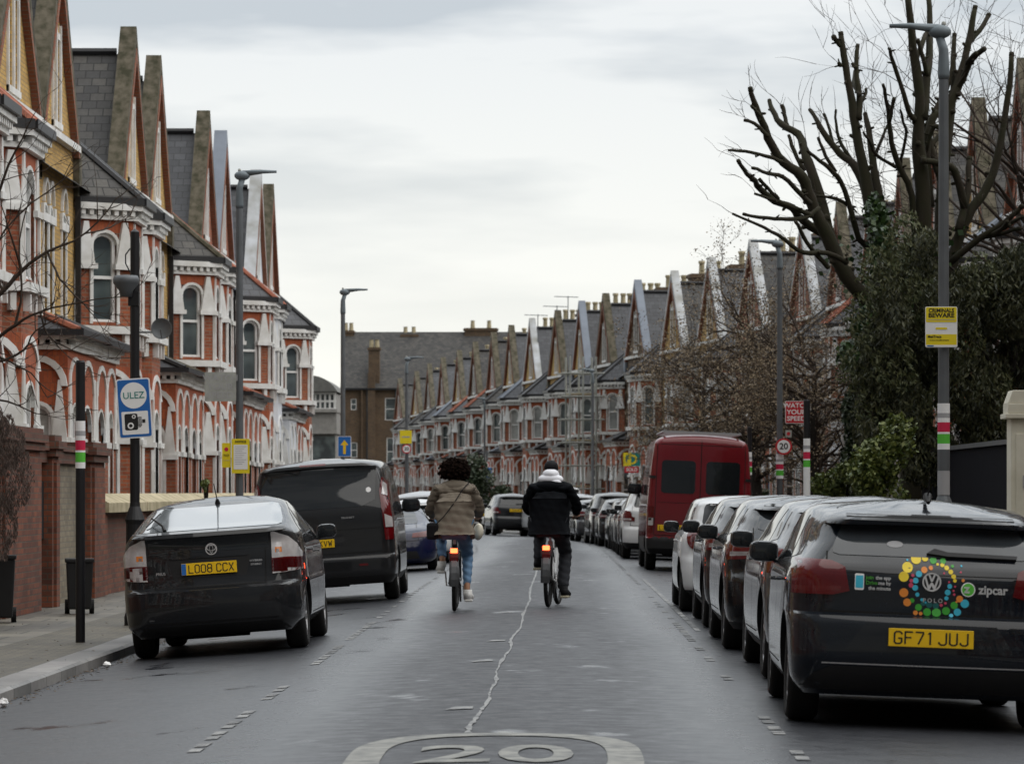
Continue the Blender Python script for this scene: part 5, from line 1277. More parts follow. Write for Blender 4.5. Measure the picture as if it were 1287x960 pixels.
def place(key, loc, rz, label, group, paint=None, txt=None, px=0, pz=.8, py=None, name='parked_car', cat='car', blue=False, tilt=0):
    o = vehicle(key, SP[key], (loc[0], loc[1]), R(rz), label, cat, group, name=name)
    base = SP[key]['paint']
    if paint:
        for c in kids(o):
            for sl_ in c.material_slots:
                if sl_.material == base: sl_.link = 'OBJECT'; sl_.material = M[paint]
    if txt:
        b = PX[key][1]; h = b.ray_cast(Vector((px, -2, pz)), Vector((0, 1, 0)))
        plate(o, px, h[0].y - .022, pz, txt, tilt=math.atan2(h[1].z, -h[1].y) * -.8, blue=blue)
    return o
RG = 'vehicles parked along the right kerb'; LG = 'vehicles parked along the left kerb'
place('polo', (2.29, 21.9), -1.1, 'dark grey hatchback with coloured dot ring stickers, nearest on the right', RG, None, 'GF71 JUJ', pz=.572)
place('focus', (2.48, 27.0), .0, 'mid grey hatchback parked second in the right line, red tail lamp showing', RG, 'p_grey', 'LB14 KVO', pz=.80)
place('focus', (2.42, 32.2), .0, 'black hatchback parked third in the right line with bright mirror', RG, 'p_black', 'EK63 WTN', pz=.80)
place('focus', (2.46, 37.5), .0, 'dark graphite hatchback parked right behind the small white car', RG, 'p_prius', 'LT12 OHX', pz=.80)
place('mini', (2.33, 42.8), .0, 'small white hatchback with round red tail lamps and dark mirrors, behind red van', RG, 'p_white', 'LC15 UEB', pz=.55)
place('highvan', (2.72, 67.5), .5, 'dark red high roof van with two rear windows', RG, None, 'LJ04 VHE', px=-.52, pz=.82, name='panel_van', cat='van')
place('prius', (-3.16, 33.4), .0, 'graphite fastback hatchback nearest on the left with clear and red tail lamps', LG, None, 'LO08 CCX', px=.0, pz=.83, blue=True)
place('custom', (-3.06, 48.4), .2, 'dark grey passenger van with tall tail lamps parked ahead of the fastback', LG, None, 'EN65 KVW', px=-.10, pz=.83, name='passenger_van', cat='van')
place('coupe', (-3.12, 69.6), .3, 'midnight blue sports coupe parked beside the woman cyclist', LG, None, 'S911 LDN', pz=.48)
far = [('suv', 81.0, 'p_white', 'white tall hatchback right in front of the red van', 'R'), ('focus', 86.6, 'p_black', 'black hatchback two places beyond the red van', 'R'), ('focus', 92.4, 'p_silver', 'silver hatchback three places beyond the red van', 'R'),
       ('polo', 98.4, 'p_black', None, 'R'), ('focus', 104.5, 'p_black', 'black hatchback midway between red van and silver off-roader', 'R'), ('suv', 110.5, 'p_prius', 'graphite off-roader beyond the black hatchbacks on the right', 'R'), ('focus', 117.5, 'p_grey', 'grey hatchback next to the silver off-roader near the right bend', 'R'),
       ('suv', 127, 'p_silver', 'silver off-roader with red tail lamp just right of the man in black', 'R'), ('custom', 134, 'p_white', 'white van whose rounded roof shows above the silver off-roader', 'R'),
       ('focus', 77.5, 'p_white', 'white hatchback showing its roof beyond the blue coupe', 'L'), ('suv', 84.0, 'p_silver', 'silver off-roader two places beyond the blue coupe', 'L'), ('focus', 92.5, 'p_white', 'white hatchback three places beyond the blue coupe', 'L'), ('suv', 106.5, 'p_black', 'black off-roader partly hidden right of the woman cyclist', 'L'), ('focus', 118, 'p_grey', 'grey hatchback hidden beyond the black off-roader on the left', 'L')]
for key, Y, pt, lab, sd in far:
    if key == 'polo': key = 'mini'; lab = 'small black hatchback four places beyond the red van'
    X = (2.42 if sd == 'R' else -3.05) + xs(Y); sl_ = (xs(Y + 3) - xs(Y)) / 3
    nm = 'parked_van' if key == 'custom' else 'parked_car'
    place(key, (X, Y), math.degrees(-math.atan(sl_)) * -1 if False else math.degrees(math.atan(-sl_)), lab, RG if sd == 'R' else LG, pt, 'KX%02d DVL' % (int(Y) % 60 + 5), pz={'suv': .80, 'focus': .8, 'mini': .55, 'custom': .83}[key], name=nm, cat='van' if key == 'custom' else 'car')
place('suv', (-1.42, 137), 7, 'dark grey tall hatchback with yellow plate between the two cyclists, on the bend', None, 'p_prius', 'LG58 HJZ', pz=.98)
place('focus', (-2.95, 152), 9, 'white car beyond the dark grey hatchback at the bend', None, 'p_white', 'LV17 MTO', pz=.8)
# ---------------------------------------------------------------- cyclists and bicycles
def skin_mesh(name, J, E, root, mat, sub=2, disp=None):
    me = bpy.data.meshes.new(name); ks = list(J); ix = {k: i for i, k in enumerate(ks)}
    me.from_pydata([J[k][:3] for k in ks], [(ix[a], ix[b]) for a, b in E], [])
    o = meshobj('tmp', me); bpy.context.view_layer.update()
    md = o.modifiers.new('s', 'SKIN'); md.use_smooth_shade = True
    if not me.skin_vertices: me.attributes  # layer is created with the modifier
    sv = me.skin_vertices
    if not sv:
        bm = bmesh.new(); bm.from_mesh(me); bm.verts.layers.skin.verify(); bm.to_mesh(me); bm.free(); sv = me.skin_vertices
    for k in ks:
        r = J[k][3]; r = r if isinstance(r, tuple) else (r, r)
        sv[0].data[ix[k]].radius = r; sv[0].data[ix[k]].use_root = (k == root)
    ss = o.modifiers.new('d', 'SUBSURF'); ss.levels = sub; ss.render_levels = sub
    bpy.context.view_layer.update()
    out = bpy.data.meshes.new_from_object(o.evaluated_get(bpy.context.evaluated_depsgraph_get()))
    bpy.data.objects.remove(o); out.name = name; out.materials.clear(); out.materials.append(mat)
    if disp:
        for v in out.vertices: v.co += v.normal * disp(v.co)
    out.polygons.foreach_set('use_smooth', [True] * len(out.polygons)); out.update()
    return out
M['skin'] = simple('skin', (.33, .17, .10), .55, var=.1)
M['hair'] = simple('dark_curly_hair', (.014, .008, .006), .9, var=.4, scale=30, bmp=.8, spec=.05)
M['khaki'] = simple('khaki_padded_jacket', (.18, .152, .12), .8, var=.2, scale=5, bmp=.15, spec=.15)
M['navy'] = simple('black_padded_jacket', (.006, .007, .009), .85, var=.3, scale=5, spec=.06)
M['denim'] = simple('mid_blue_denim', (.08, .16, .28), .8, scale=6, col2=(.13, .23, .36), bmp=.1)
M['trouser'] = simple('charcoal_trousers', (.035, .037, .043), .9, var=.3, scale=5, spec=.1)
M['trainer'] = simple('white_trainer', (.68, .68, .66), .6, var=.15)
M['sole'] = simple('pale_sole', (.50, .46, .34), .7)
M['hoodw'] = simple('white_hood_cotton', (.80, .81, .86), .8, var=.15, scale=8)
M['bag'] = simple('black_shoulder_bag', (.010, .010, .012), .7, spec=.15)
M['bikegrey'] = simple('dark_grey_bike_frame', (.055, .058, .062), .4, .2)
M['bikewhite'] = simple('white_bike_frame', (.60, .61, .62), .35)
M['redlit'] = simple('lit_red_bicycle_lamp', (.9, .05, .02), .3, emit=5.5, ecol=(1, .07, .02))
def bicycle(loc, rz, label, steer=0, frame='bikegrey'):
    b = empty('bicycle', (loc[0], loc[1], zroad(loc[0], loc[1])), R(rz), label, 'bicycle')
    r = .34
    def wheel(y, par, rx=0):
        t = MB(); 
        ring = [(r - .028 + .026 * math.cos(a), .026 * math.sin(a)) for a in [2 * math.pi * k / 8 for k in range(9)]]
        t.lathe(ring, n=36, axis='x'); w_ = t.build('wheel', M['tyre'], par, (0, y, r), (0, 0, rx), smooth=True, recalc=True)
        m = MB(); m.lathe([(r - .055, -.014), (r - .045, -.014), (r - .045, .014), (r - .055, .014), (r - .055, -.014)], n=36, axis='x'); m.build('rim', M['plastic'], w_, recalc=True)
        m = MB()
        for k in range(18):
            a = 2 * math.pi * k / 18; m.tube([((-1) ** k * .03, 0, 0), (0, (r - .05) * math.cos(a), (r - .05) * math.sin(a))], .0016, 4)
        m.build('spokes', M['galv'], w_); m = MB(); m.lathe([(0, -.06), (.045, -.05), (.045, .05), (0, .06)], n=14, axis='x'); m.build('hub', M['plastic'], w_)
        return w_
    wheel(0, b); wheel(1.14, b, steer)
    f = MB()
    f.tube([(0, .43, .30), (0, .33, .55), (0, .24, .80)], [.045, .035, .03], 10)
    f.tube([(0, .43, .32), (0, .70, .40), (0, .92, .70), (0, .93, .80)], [.05, .045, .04, .035], 10)
    for s_ in (-1, 1): f.tube([(s_ * .06, 0, r), (s_ * .05, .42, .30)], .016, 8); f.tube([(s_ * .06, 0, r), (s_ * .03, .28, .66)], .012, 8)
    f.build('frame', M[frame], b, smooth=True)
    m = MB(); m.tube([(0, .90, .66), (0, .90, 1.0), (0, .86, 1.08)], .02, 8); [m.tube([(s_ * .055, 1.14, r), (s_ * .05, 1.0, .70), (0, .93, .72)], .016, 8) for s_ in (-1, 1)]
    m.build('fork', M['bikegrey'], b)
    m = MB(); m.tube([(-.31, .70, 1.08), (-.22, .80, 1.09), (0, .88, 1.08), (.22, .80, 1.09), (.31, .70, 1.08)], .014, 8); h = m.build('handlebar', M['plastic'], b)
    for s_ in (-1, 1): m = MB(); m.tube([(s_ * .31, .69, 1.08), (s_ * .235, .785, 1.09)], .02, 10); m.build('grip', M['tyre'], h)
    m = MB(); m.tube([(0, .24, .8), (0, .21, .93)], .015, 8); m.build('seat_post', M['chrome'], b)
    m = MB(); m.ball((0, .13, .955), (.105, .12, .04), 0, 14); m.ball((0, .27, .955), (.04, .12, .03), 0, 12); m.build('saddle', M['tyre'], b, smooth=True)
    # rear mudguard with wide skirt
    m = MB(); n = 12
    for k in range(n):
        a0 = R(-35 + 150 * k / n + 30); a1 = R(-35 + 150 * (k + 1) / n + 30)
        P = lambda a, x, q: (x, -math.cos(a) * (r + q), r + math.sin(a) * (r + q))
        for x0, x1, q0, q1 in ((-.055, -.03, .01, .03), (-.03, .03, .03, .03), (.03, .055, .03, .01)):
            m.face([P(a0, x0, q0), P(a0, x1, q1), P(a1, x1, q1), P(a1, x0, q0)])
    m.build('mudguard', M['bikegrey'], b)
    m = MB(); m.box(-.07, .07, -.22, -.05, .62, .70); m.box(-.06, .06, -.18, .2, .70, .72); m.build('rear_carrier', M['bikegrey'], b, bevel=.015)
    m = MB(); m.box(-.042, .042, -.252, -.222, .70, .755); m.build('rear_lamp', M['redlit'], b, bevel=.01)
    m = MB(); m.box(-.05, .05, -.25, -.22, .59, .66); m.build('reflector', M['lampred'], b, bevel=.008)
    m = MB(); m.tube([(.0, .43, .30), (.10, .43, .30), (.115, .43, .13)], .011, 8); m.tube([(0, .43, .30), (-.10, .43, .30), (-.115, .43, .47)], .011, 8); m.lathe([(0, .05), (.09, .052), (.095, .06), (.09, .066), (0, .066)], (0, .43, .30), 24, 0, 'x'); c = m.build('crankset', M['chrome'], b)
    for s_, z in ((1, .13), (-1, .47)): m = MB(); m.box(s_ * .12, s_ * .21, .38, .48, z - .012, z + .012); m.build('pedal', M['plastic'], b)
    m = MB(); m.tube([(.07, -.02, .33), (.075, -.03, .12)], .014, 6); m.build('kickstand', M['plastic'], b)
    return b
def hand(par, pos, s_):
    # closed fist around the grip, four fingers and a thumb
    J = {'w': (pos[0] - s_ * .0, pos[1] - .07, pos[2] + .02, .026), 'p': (pos[0], pos[1] - .02, pos[2] + .03, (.022, .036))}
    E = [('w', 'p')]
    for k in range(4):
        x = pos[0] + s_ * (-.034 + k * .021); y = pos[1] + .01; l = [.9, 1, .97, .8][k]
        J[f'a{k}'] = (x, y + .02 * l, pos[2] + .028, .010); J[f'b{k}'] = (x, y + .035 * l, pos[2] - .005, .009); J[f'c{k}'] = (x, y + .005, pos[2] - .025, .008)
        E += [('p', f'a{k}'), (f'a{k}', f'b{k}'), (f'b{k}', f'c{k}')]
    J['t1'] = (pos[0] - s_ * .045, pos[1] - .01, pos[2] + .01, .011); J['t2'] = (pos[0] - s_ * .055, pos[1] + .02, pos[2] - .015, .009); E += [('w', 't1'), ('t1', 't2')]
    return J, E
def person(loc, rz, label, woman):
    zb = zroad(loc[0], loc[1]); p = empty('person', (loc[0], loc[1], zb), R(rz), label, 'person')
    lf, rf = ((-.165, .43, .545), (.165, .43, .205))
    hipz = 1.015; kn = [(-.17, .66, .88), (.15, .62, .66)]
    body = {'pel': (0, .12, hipz + .02, (.15, .12)), 'wst': (0, .16, hipz + .17, (.125, .10)), 'chs': (0, .26, hipz + .36, (.13, .085)), 'sh': (0, .32, hipz + .47, (.11, .065)), 'nk': (0, .33, hipz + .54, .052), 'nk2': (0, .355, hipz + .59, .05), 'hd': (0, .365, hipz + .64, (.07, .082)), 'hd2': (0, .36, hipz + .70, (.074, .088)), 'hd3': (0, .355, hipz + .75, (.055, .065))}
    E = [('pel', 'wst'), ('wst', 'chs'), ('chs', 'sh'), ('sh', 'nk'), ('nk', 'nk2'), ('nk2', 'hd'), ('hd', 'hd2'), ('hd2', 'hd3')]
    for s_, ft, k_ in ((-1, lf, kn[0]), (1, rf, kn[1])):
        a = 'L' if s_ < 0 else 'R'
        body |= {a + 's': (s_ * .175, .30, hipz + .455, .058), a + 'e': (s_ * .275, .42, hipz + .22, .042), a + 'w': (s_ * .275, .645, hipz + .10, .027)}
        E += [('sh', a + 's'), (a + 's', a + 'e'), (a + 'e', a + 'w')]
        body |= {a + 'h': (s_ * .095, .16, hipz - .02, .09), a + 'k': (*k_, .058), a + 'a': (ft[0] - s_ * .02, ft[1] - .10, ft[2] + .02, .036), a + 'b': (ft[0], ft[1] - .075, ft[2] - .02, .026), a + 't': (ft[0] + s_ * .015, ft[1] + .04, ft[2] - .035, .018)}
        E += [('pel', a + 'h'), (a + 'h', a + 'k'), (a + 'k', a + 'a'), (a + 'a', a + 'b'), (a + 'b', a + 't')]
        HJ, HE = hand(None, (s_ * .275, .735, 1.085), s_)
        body |= {a + q: v for q, v in HJ.items()}; E += [(a + x, a + y) for x, y in HE] + [(a + 'w', a + 'w2')] if False else [(a + x if x != 'w' else a + 'w_', a + y) for x, y in HE]
        body[a + 'w_'] = body.pop(a + 'w') if False else (HJ['w'][0], HJ['w'][1], HJ['w'][2], .026)
        body[a + 'w'] = (s_ * .275, .58, hipz + .11, .030); E.append((a + 'w', a + 'w_'))
    bo = meshobj('body', skin_mesh('body', body, E, 'pel', M['skin'], 2), p)
    # face features (seen only from the front)
    m = MB(); 
    for s_ in (-1, 1): m.ball((s_ * .032, .435, hipz + .70), .012, 0, 8)
    m.build('eyes', M['white'], bo, smooth=True)
    m = MB(); m.ball((0, .452, hipz + .67), (.013, .018, .022), 0, 8); m.build('nose', M['skin'], bo, smooth=True)
    m = MB(); m.ball((0, .44, hipz + .63), (.026, .01, .007), 0, 8); m.build('mouth', M['signpink'], bo, smooth=True)
    for s_ in (-1, 1): m = MB(); m.ball((s_ * .083, .36, hipz + .69), (.012, .02, .032), 0, 8); m.build('ear', M['skin'], bo, smooth=True)
    # padded jacket
    k = 1.0 if woman else 1.08
    jm = {'hem': (0, .10, hipz - (.07 if woman else .13), (.215 * k, .155)), 'j0': (0, .12, hipz + .06, (.235 * k, .165)), 'j1': (0, .17, hipz + .22, (.222 * k, .155)), 'j2': (0, .24, hipz + .36, (.20 * k, .145)), 'j3': (0, .29, hipz + .45, (.15 * k, .11)), 'j4': (0, .32, hipz + .52, (.085, .075))}
    JE = [('hem', 'j0'), ('j0', 'j1'), ('j1', 'j2'), ('j2', 'j3'), ('j3', 'j4')]
    for s_ in (-1, 1):
        a = 'L' if s_ < 0 else 'R'
        jm |= {a + '1': (s_ * .195 * k, .30, hipz + .42, .083), a + 'm': (s_ * .245 * k, .35, hipz + .32, .080), a + '2': (s_ * .285 * k, .42, hipz + .20, .072), a + '3': (s_ * .28, .60, hipz + .12, .045)}
        JE += [('j3', a + '1'), (a + '1', a + 'm'), (a + 'm', a + '2'), (a + '2', a + '3')]
    quilt = (lambda c: (.017 if woman else .006) * abs(math.sin((c.z + .25 * c.y) * math.pi / .105 + .6 * math.sin(c.x * 9))) ** .7 + .004 * math.sin(c.x * 60 + c.z * 35) + .003 * math.sin(c.z * 90 + c.x * 22))
    jk = meshobj('jacket', skin_mesh('jacket', jm, JE, 'j0', M['khaki' if woman else 'navy'], 4, quilt), p)
    # hood lying on the shoulders
    m = MB()
    if woman: m.ball((0, .235, hipz + .475), (.145, .085, .085), 0, 18, .03); m.build('hood', M['khaki'], jk, smooth=True)
    else:
        m.ball((0, .22, hipz + .455), (.18, .09, .075), 0, 18, .02); m.build('jacket_hood', M['navy'], jk, smooth=True)
        m = MB(); m.ball((0, .275, hipz + .54), (.16, .10, .07), 0, 18, .03); m.ball((0, .29, hipz + .60), (.105, .10, .07), 0, 18, .03); m.ball((.05, .22, hipz + .50), (.09, .05, .05), 0, 14, .03); m.build('hood', M['hoodw'], jk, smooth=True)
    # trousers
    tr = {'t': (0, .12, hipz + .02, (.165, .135))}; TE = []
    for s_, ft, k_ in ((-1, lf, kn[0]), (1, rf, kn[1])):
        a = 'L' if s_ < 0 else 'R'; wl = (.072, .052, .046, .13) if woman else (.085, .078, .085, .05)
        an = (ft[0] - s_ * .02, ft[1] - .10, ft[2] + .02)
        low = Vector(an) + (Vector(k_) - Vector(an)) * (.16 if woman else -.06); mid = (Vector(low) + Vector(k_)) / 2
        tr |= {a + 'h': (s_ * .10, .16, hipz - .03, .115), a + 'q': (s_ * .125, (.16 + k_[1]) / 2, (hipz - .03 + k_[2]) / 2, .092 if woman else .10), a + 'k': (*k_, wl[0]), a + 'm': (*mid, .062 if woman else wl[1]), a + 'a': (*low, .046 if woman else .072)}
        TE += [('t', a + 'h'), (a + 'h', a + 'q'), (a + 'q', a + 'k'), (a + 'k', a + 'm'), (a + 'm', a + 'a')]
    meshobj('jeans' if woman else 'trousers', skin_mesh('trousers', tr, TE, 't', M['denim' if woman else 'trouser'], 3, lambda c: .004 * math.sin(c.z * 75 + c.x * 30)), p)
    for s_, ft in ((-1, lf), (1, rf)):
        J = {'h': (ft[0], ft[1] - .125, ft[2] - .03, (.056, .055)), 'u': (ft[0] - s_ * .01, ft[1] - .10, ft[2] + .035, .053), 'm': (ft[0] + s_ * .01, ft[1] - .0, ft[2] - .03, (.058, .045)), 't': (ft[0] + s_ * .02, ft[1] + .12, ft[2] - .04, (.052, .032))}
        m = MB(); m.ball((ft[0], ft[1] - .11, ft[2] - .025), (.050, .075, .060), 0, 16); m.ball((ft[0] + s_ * .008, ft[1] - .02, ft[2] - .035), (.050, .12, .048), 0, 16); m.ball((ft[0] + s_ * .014, ft[1] + .07, ft[2] - .05), (.052, .09, .036), 0, 16)
        m.lathe([(.045, ft[2] + .045), (.052, ft[2] + .05), (.055, ft[2] - .02)], (ft[0] - s_ * .01, ft[1] - .11, 0), 16)
        sh = m.build('shoe', M['trainer' if woman else 'bag'], p, smooth=True)
        m = MB(); m.box(ft[0] - .05, ft[0] + .05, ft[1] - .185, ft[1] + .15, ft[2] - .098, ft[2] - .066); m.build('sole', M['sole'] if not woman else M['trainer'], sh, bevel=.02)
    # hair
    m = MB()
    if woman:
        m.ball((0, .335, hipz + .66), (.165, .16, .12), 0, 26, .05)
        random.seed(3)
        for i in range(520):
            a, b = random.uniform(0, 2 * math.pi), math.acos(random.uniform(-.75, 1)); q = random.uniform(.90, 1.20)
            m.ball((.165 * q * math.sin(b) * math.cos(a), .33 + .16 * q * math.sin(b) * math.sin(a) * (1 if math.sin(a) < 0 else .55), hipz + .66 + .125 * q * math.cos(b)), random.uniform(.006, .024), 0, 6, .3)
        m.v = [(x, y if y < .37 or z > hipz + .78 else min(y, .40), z) for x, y, z in m.v]
        m.build('hair', M['hair'], p, smooth=True)
        m = MB(); m.tube([(.17, .24, hipz + .515), (.10, .10, hipz + .44), (.0, .01, hipz + .28), (-.12, -.055, hipz + .12), (-.24, -.03, hipz - .0)], .006, 6); m.tube([(.16, .26, hipz + .49), (.1, .40, hipz + .38)], .011, 6)
        bg_ = MB(); bg_.box(-.33, -.19, -.05, .07, hipz - .16, hipz + .04)
        bb_ = bg_.build('shoulder_bag', M['bag'], None, bevel=.035); bb_.parent = None
        bb_.location = p.location; bb_.rotation_euler = p.rotation_euler; tag(bb_, 'small black shoulder bag hanging at the left hip of the woman cyclist', 'bag')
        m.build('strap', M['bag'], bb_)
    else:
        m.ball((0, .345, hipz + .69), (.088, .10, .085), 0, 18, .03); m.build('beanie', M['bag'], p, smooth=True)
    return p
YB = 43.2
def rider_at(px, Y, rz, woman, lab, blab):
    x = (px - VX) * Y / FPX
    b = bicycle((x, Y), rz, blab, R(-3), 'bikegrey' if woman else 'bikewhite'); return b, person((x, Y), rz, lab, woman)
rider_at(571, 42.6, .6, True, 'woman with big dark curly hair in khaki padded jacket and blue jeans, riding away', 'dark hire bicycle ridden by the woman, red rear lamp lit')
rider_at(689, 43.4, -6, False, 'man in black padded jacket with white hood and dark trousers, riding away', 'pale framed hire bicycle ridden by the man, red rear lamp lit')
hx = (601 - VX) * 43.4 / FPX
hm = MB(); prof = [(.0, .12), (.06, .105), (.095, .06), (.105, 0), (.095, -.05), (.075, -.055), (.085, 0), (.075, .05), (0, .09)]
hm.lathe(prof, n=20); hm.v = [(a * .6, b, c) for a, b, c in hm.v]; h = hm.build('bicycle_helmet', M['cream'], None, (hx, 43.45, zroad(hx, 43.4) + .93), (R(80), R(5), 0), smooth=True, recalc=True)
tag(h, 'cream helmet hanging from the handlebar at the right hand of the woman', 'helmet')
# ---------------------------------------------------------------- street furniture
def pole_sticker(par, r, z0, items, face=-90):
    # bands of coloured stickers wrapped round the pole
    z = z0
    for h, mt in items:
        m = MB(); m.lathe([(r + .002, z - h), (r + .002, z)], n=16); m.lathe([(r, z - h), (r + .002, z - h)], n=16); m.lathe([(r + .002, z), (r, z)], n=16)
        m.build('sticker', M[mt], par, recalc=True); z -= h
STK = [(.10, 'white'), (.05, 'printgrey'), (.045, 'white'), (.10, 'signpink'), (.02, 'white'), (.10, 'signgreen'), (.06, 'white')]
def lamp_column(px, Y, arm, label, top_py=None, sgn=-1, z=None, X=None, h=None):
    X = X if X is not None else (px - VX) * Y / FPX; z0 = (zpavL(Y) if sgn < 0 else zpavR(Y))
    h = h or EYE + (VY - top_py) * Y / FPX - z0
    o = empty('street_lamp', (X, Y, z0), 0, label, 'street lamp', 'grey street lamp columns')
    m = MB(); m.tube([(0, 0, -.1), (0, 0, 1.3)], .085, 14); m.tube([(0, 0, 1.3), (0, 0, 1.36), (0, 0, h - .55)], [.085, .06, .05], 14); m.box(-.03, .03, -.09, -.07, .35, .95)
    m.build('column', M['galv'], o, smooth=False)
    m = MB(); m.tube([(0, 0, h - .55), (0, 0, h - .50), (0, 0, h - .25), (arm * .04, 0, h - .12)], [.055, .062, .05, .045], 12); m.build('collar', M['lampgrey'], o, smooth=True)
    m = MB(); m.ball((arm * -.02 + arm * .06, 0, h - .06), (.12, .08, .075), 0, 14); m.tube([(arm * .05, 0, h - .03), (arm * .35, 0, h - .0), (arm * .56, 0, h - .0)], [.05, .03, .02], 8)
    m.v = [(x, y, zz) for x, y, zz in m.v]
    l = m.build('lantern', M['lampgrey'], o, smooth=True)
    m = MB(); m.ball((arm * .0, 0, h + .02), (.025, .025, .03), 0, 8); m.build('photocell', M['signback'], l)
    return o
lA = lamp_column(301, 54.0, 1, 'grey street lamp on the left with a faded sign plate and yellow notices', 216)
lB = lamp_column(431, 81.0, 1, 'grey street lamp in front of the dark brick building, upper part clear against the sky', 364)
lC = lamp_column(511, 117, 1, 'slim grey street lamp rising at the left end of the far house row', 449)
lD = lamp_column(1186, 37.0, -1, 'tall grey street lamp on the right carrying the yellow sign', 33, 1)
lE = lamp_column(980, 69.0, -1, 'grey street lamp in the brown tree carrying the speed limit sign', 303, 1)
lF = lamp_column(745, 138, -1, 'grey street lamp beside the scaffolding', 464, 1)
lG = lamp_column(609, 190, -1, 'small far street lamp above the gap between the cyclists', 500, 1)
def sign(par_name, loc, w_, h, mat, label, cat='sign', r=.03, rz=0, back=True, group=None, ry=0):
    o = empty(par_name, loc, rz, label, cat, group, ry)
    m = MB(); m.prism(rrect(-w_ / 2, w_ / 2, -h / 2, h / 2, r), -.006, 0, 0, 'y'); m.build('sign_plate', mat if not isinstance(mat, str) else M[mat], o)
    m = MB()
    for z in (-h * .3, h * .3): m.box(-w_ * .4, w_ * .4, 0, .03, z - .015, z + .015)
    m.build('bracket', M['galv'], o)
    return o
def overlay(o, poly, mat, y=-.007, name='print', th=.002):
    m = MB(); m.prism(poly, y - th, y, 0, 'y'); return m.build(name, M[mat], o)
def circ(cx, cz, r, n=28): return [(cx + r * math.cos(2 * math.pi * k / n), cz + r * math.sin(2 * math.pi * k / n)) for k in range(n)]
def stext(o, t, s_, x, z, mat, y=-.0125, **kw): return text(t, s_, M[mat], o, (x, y, z), **kw)
# black lamp post with ULEZ sign and round lantern
Y = 40.6; X = (169.5 - VX) * Y / FPX; z0 = zpavL(Y)
o = empty('camera_post', (X, Y, z0), 0, 'black post with thick base and round grey lamp, carrying the blue sign', 'post')
m = MB(); m.lathe([(.12, 0), (.12, .1), (.105, .15), (.10, 1.15), (.115, 1.2), (.06, 1.35), (.055, 1.4), (.052, 4.46), (0, 4.5)], n=18); m.build('pole', M['black'], o, smooth=False)
m = MB(); m.lathe([(0, 3.97), (.13, 3.96), (.15, 3.92), (.145, 3.87), (.08, 3.79), (.065, 3.72), (0, 3.72)], (-.09, -.08, 0), 20); l = m.build('lamp_head', M['galv'], o, smooth=True, recalc=True)
m = MB(); m.box(-.12, 0, -.03, .03, 3.80, 3.86); m.box(-.07, .05, -.06, .06, 3.62, 3.78); m.build('bracket', M['black'], o)
m = MB(); m.tube([(-.05, -.03, 4.0), (-.10, -.04, 4.1), (-.10, -.04, 4.2), (-.05, -.03, 4.27)], .008, 6); m.build('cable', M['black'], o)
sY = Y - .075; o = sign('emission_zone_sign', at(169, 513, sY), .385, .675, 'white', 'blue and white ULEZ camera sign on the black post', r=.03, rz=R(0), ry=R(-3.5))
overlay(o, rrect(-.178, .178, -.323, .323, .02), 'signblue'); overlay(o, circ(0, .145, .148), 'white', -.009)
stext(o, 'ULEZ', .105, 0, .143, 'signteal', bold=.0006, sx=1.0)
overlay(o, rrect(-.15, .15, -.295, -.035, .012), 'white', -.009)
for P in (rrect(-.118, .03, -.245, -.06, .02), [(.03, -.10), (.075, -.10), (.075, -.20), (.03, -.20)], [(.08, -.13), (.115, -.13), (.115, -.17), (.08, -.17)], [(.036, -.205), (.07, -.205), (.06, -.215), (.036, -.215)]): overlay(o, P, 'printblack', -.011, 'camera_symbol')
for c_, r1 in (((-.052, -.195), .036), ((-.012, -.095), .022)): overlay(o, circ(*c_, r1), 'white', -.013, 'camera_symbol'); overlay(o, circ(*c_, r1 * .55), 'printblack', -.015, 'camera_symbol')
for k in range(4): overlay(o, [(.036 + k * .010, -.105), (.039 + k * .010, -.105), (.039 + k * .010, -.195), (.036 + k * .010, -.195)], 'white', -.013, 'camera_symbol')
# black pole with stickers (near, left) and its two cousins on the right
def short_pole(px, base_py, top_py, Y, sgn, label, stz, long=False):
    X = (px - VX) * Y / FPX; z0 = (zpavL(Y) if sgn < 0 else zpavR(Y)); top = EYE + (VY - top_py) * Y / FPX - z0
    o = empty('black_pole', (X, Y, z0), 0, label, 'pole', 'black poles with coloured stickers')
    m = MB(); m.lathe([(.048, -.05), (.048, top - .02), (.04, top), (0, top)], n=16); m.build('pole', M['black'], o)
    pole_sticker(o, .048, EYE + (VY - stz) * Y / FPX - z0, STK if not long else STK + [(.6, 'white')])
    return o
short_pole(101, 806, 453, 36.0, -1, 'black pole with coloured stickers standing alone on the left pavement', 529)
short_pole(1014, 0, 502, 52, 1, 'black pole beside the red speed sign, coloured stickers and white wrap', 551, True)
short_pole(942, 0, 536, 74, 1, 'short black pole right of the red van with coloured stickers', 568)
pole_sticker(lD, .062, EYE + (VY - 507) * 37 / FPX, STK + [(.22, 'galv'), (.25, 'printgrey')])
pole_sticker(lE, .072, EYE + (VY - 571) * 69 / FPX + .05, STK)
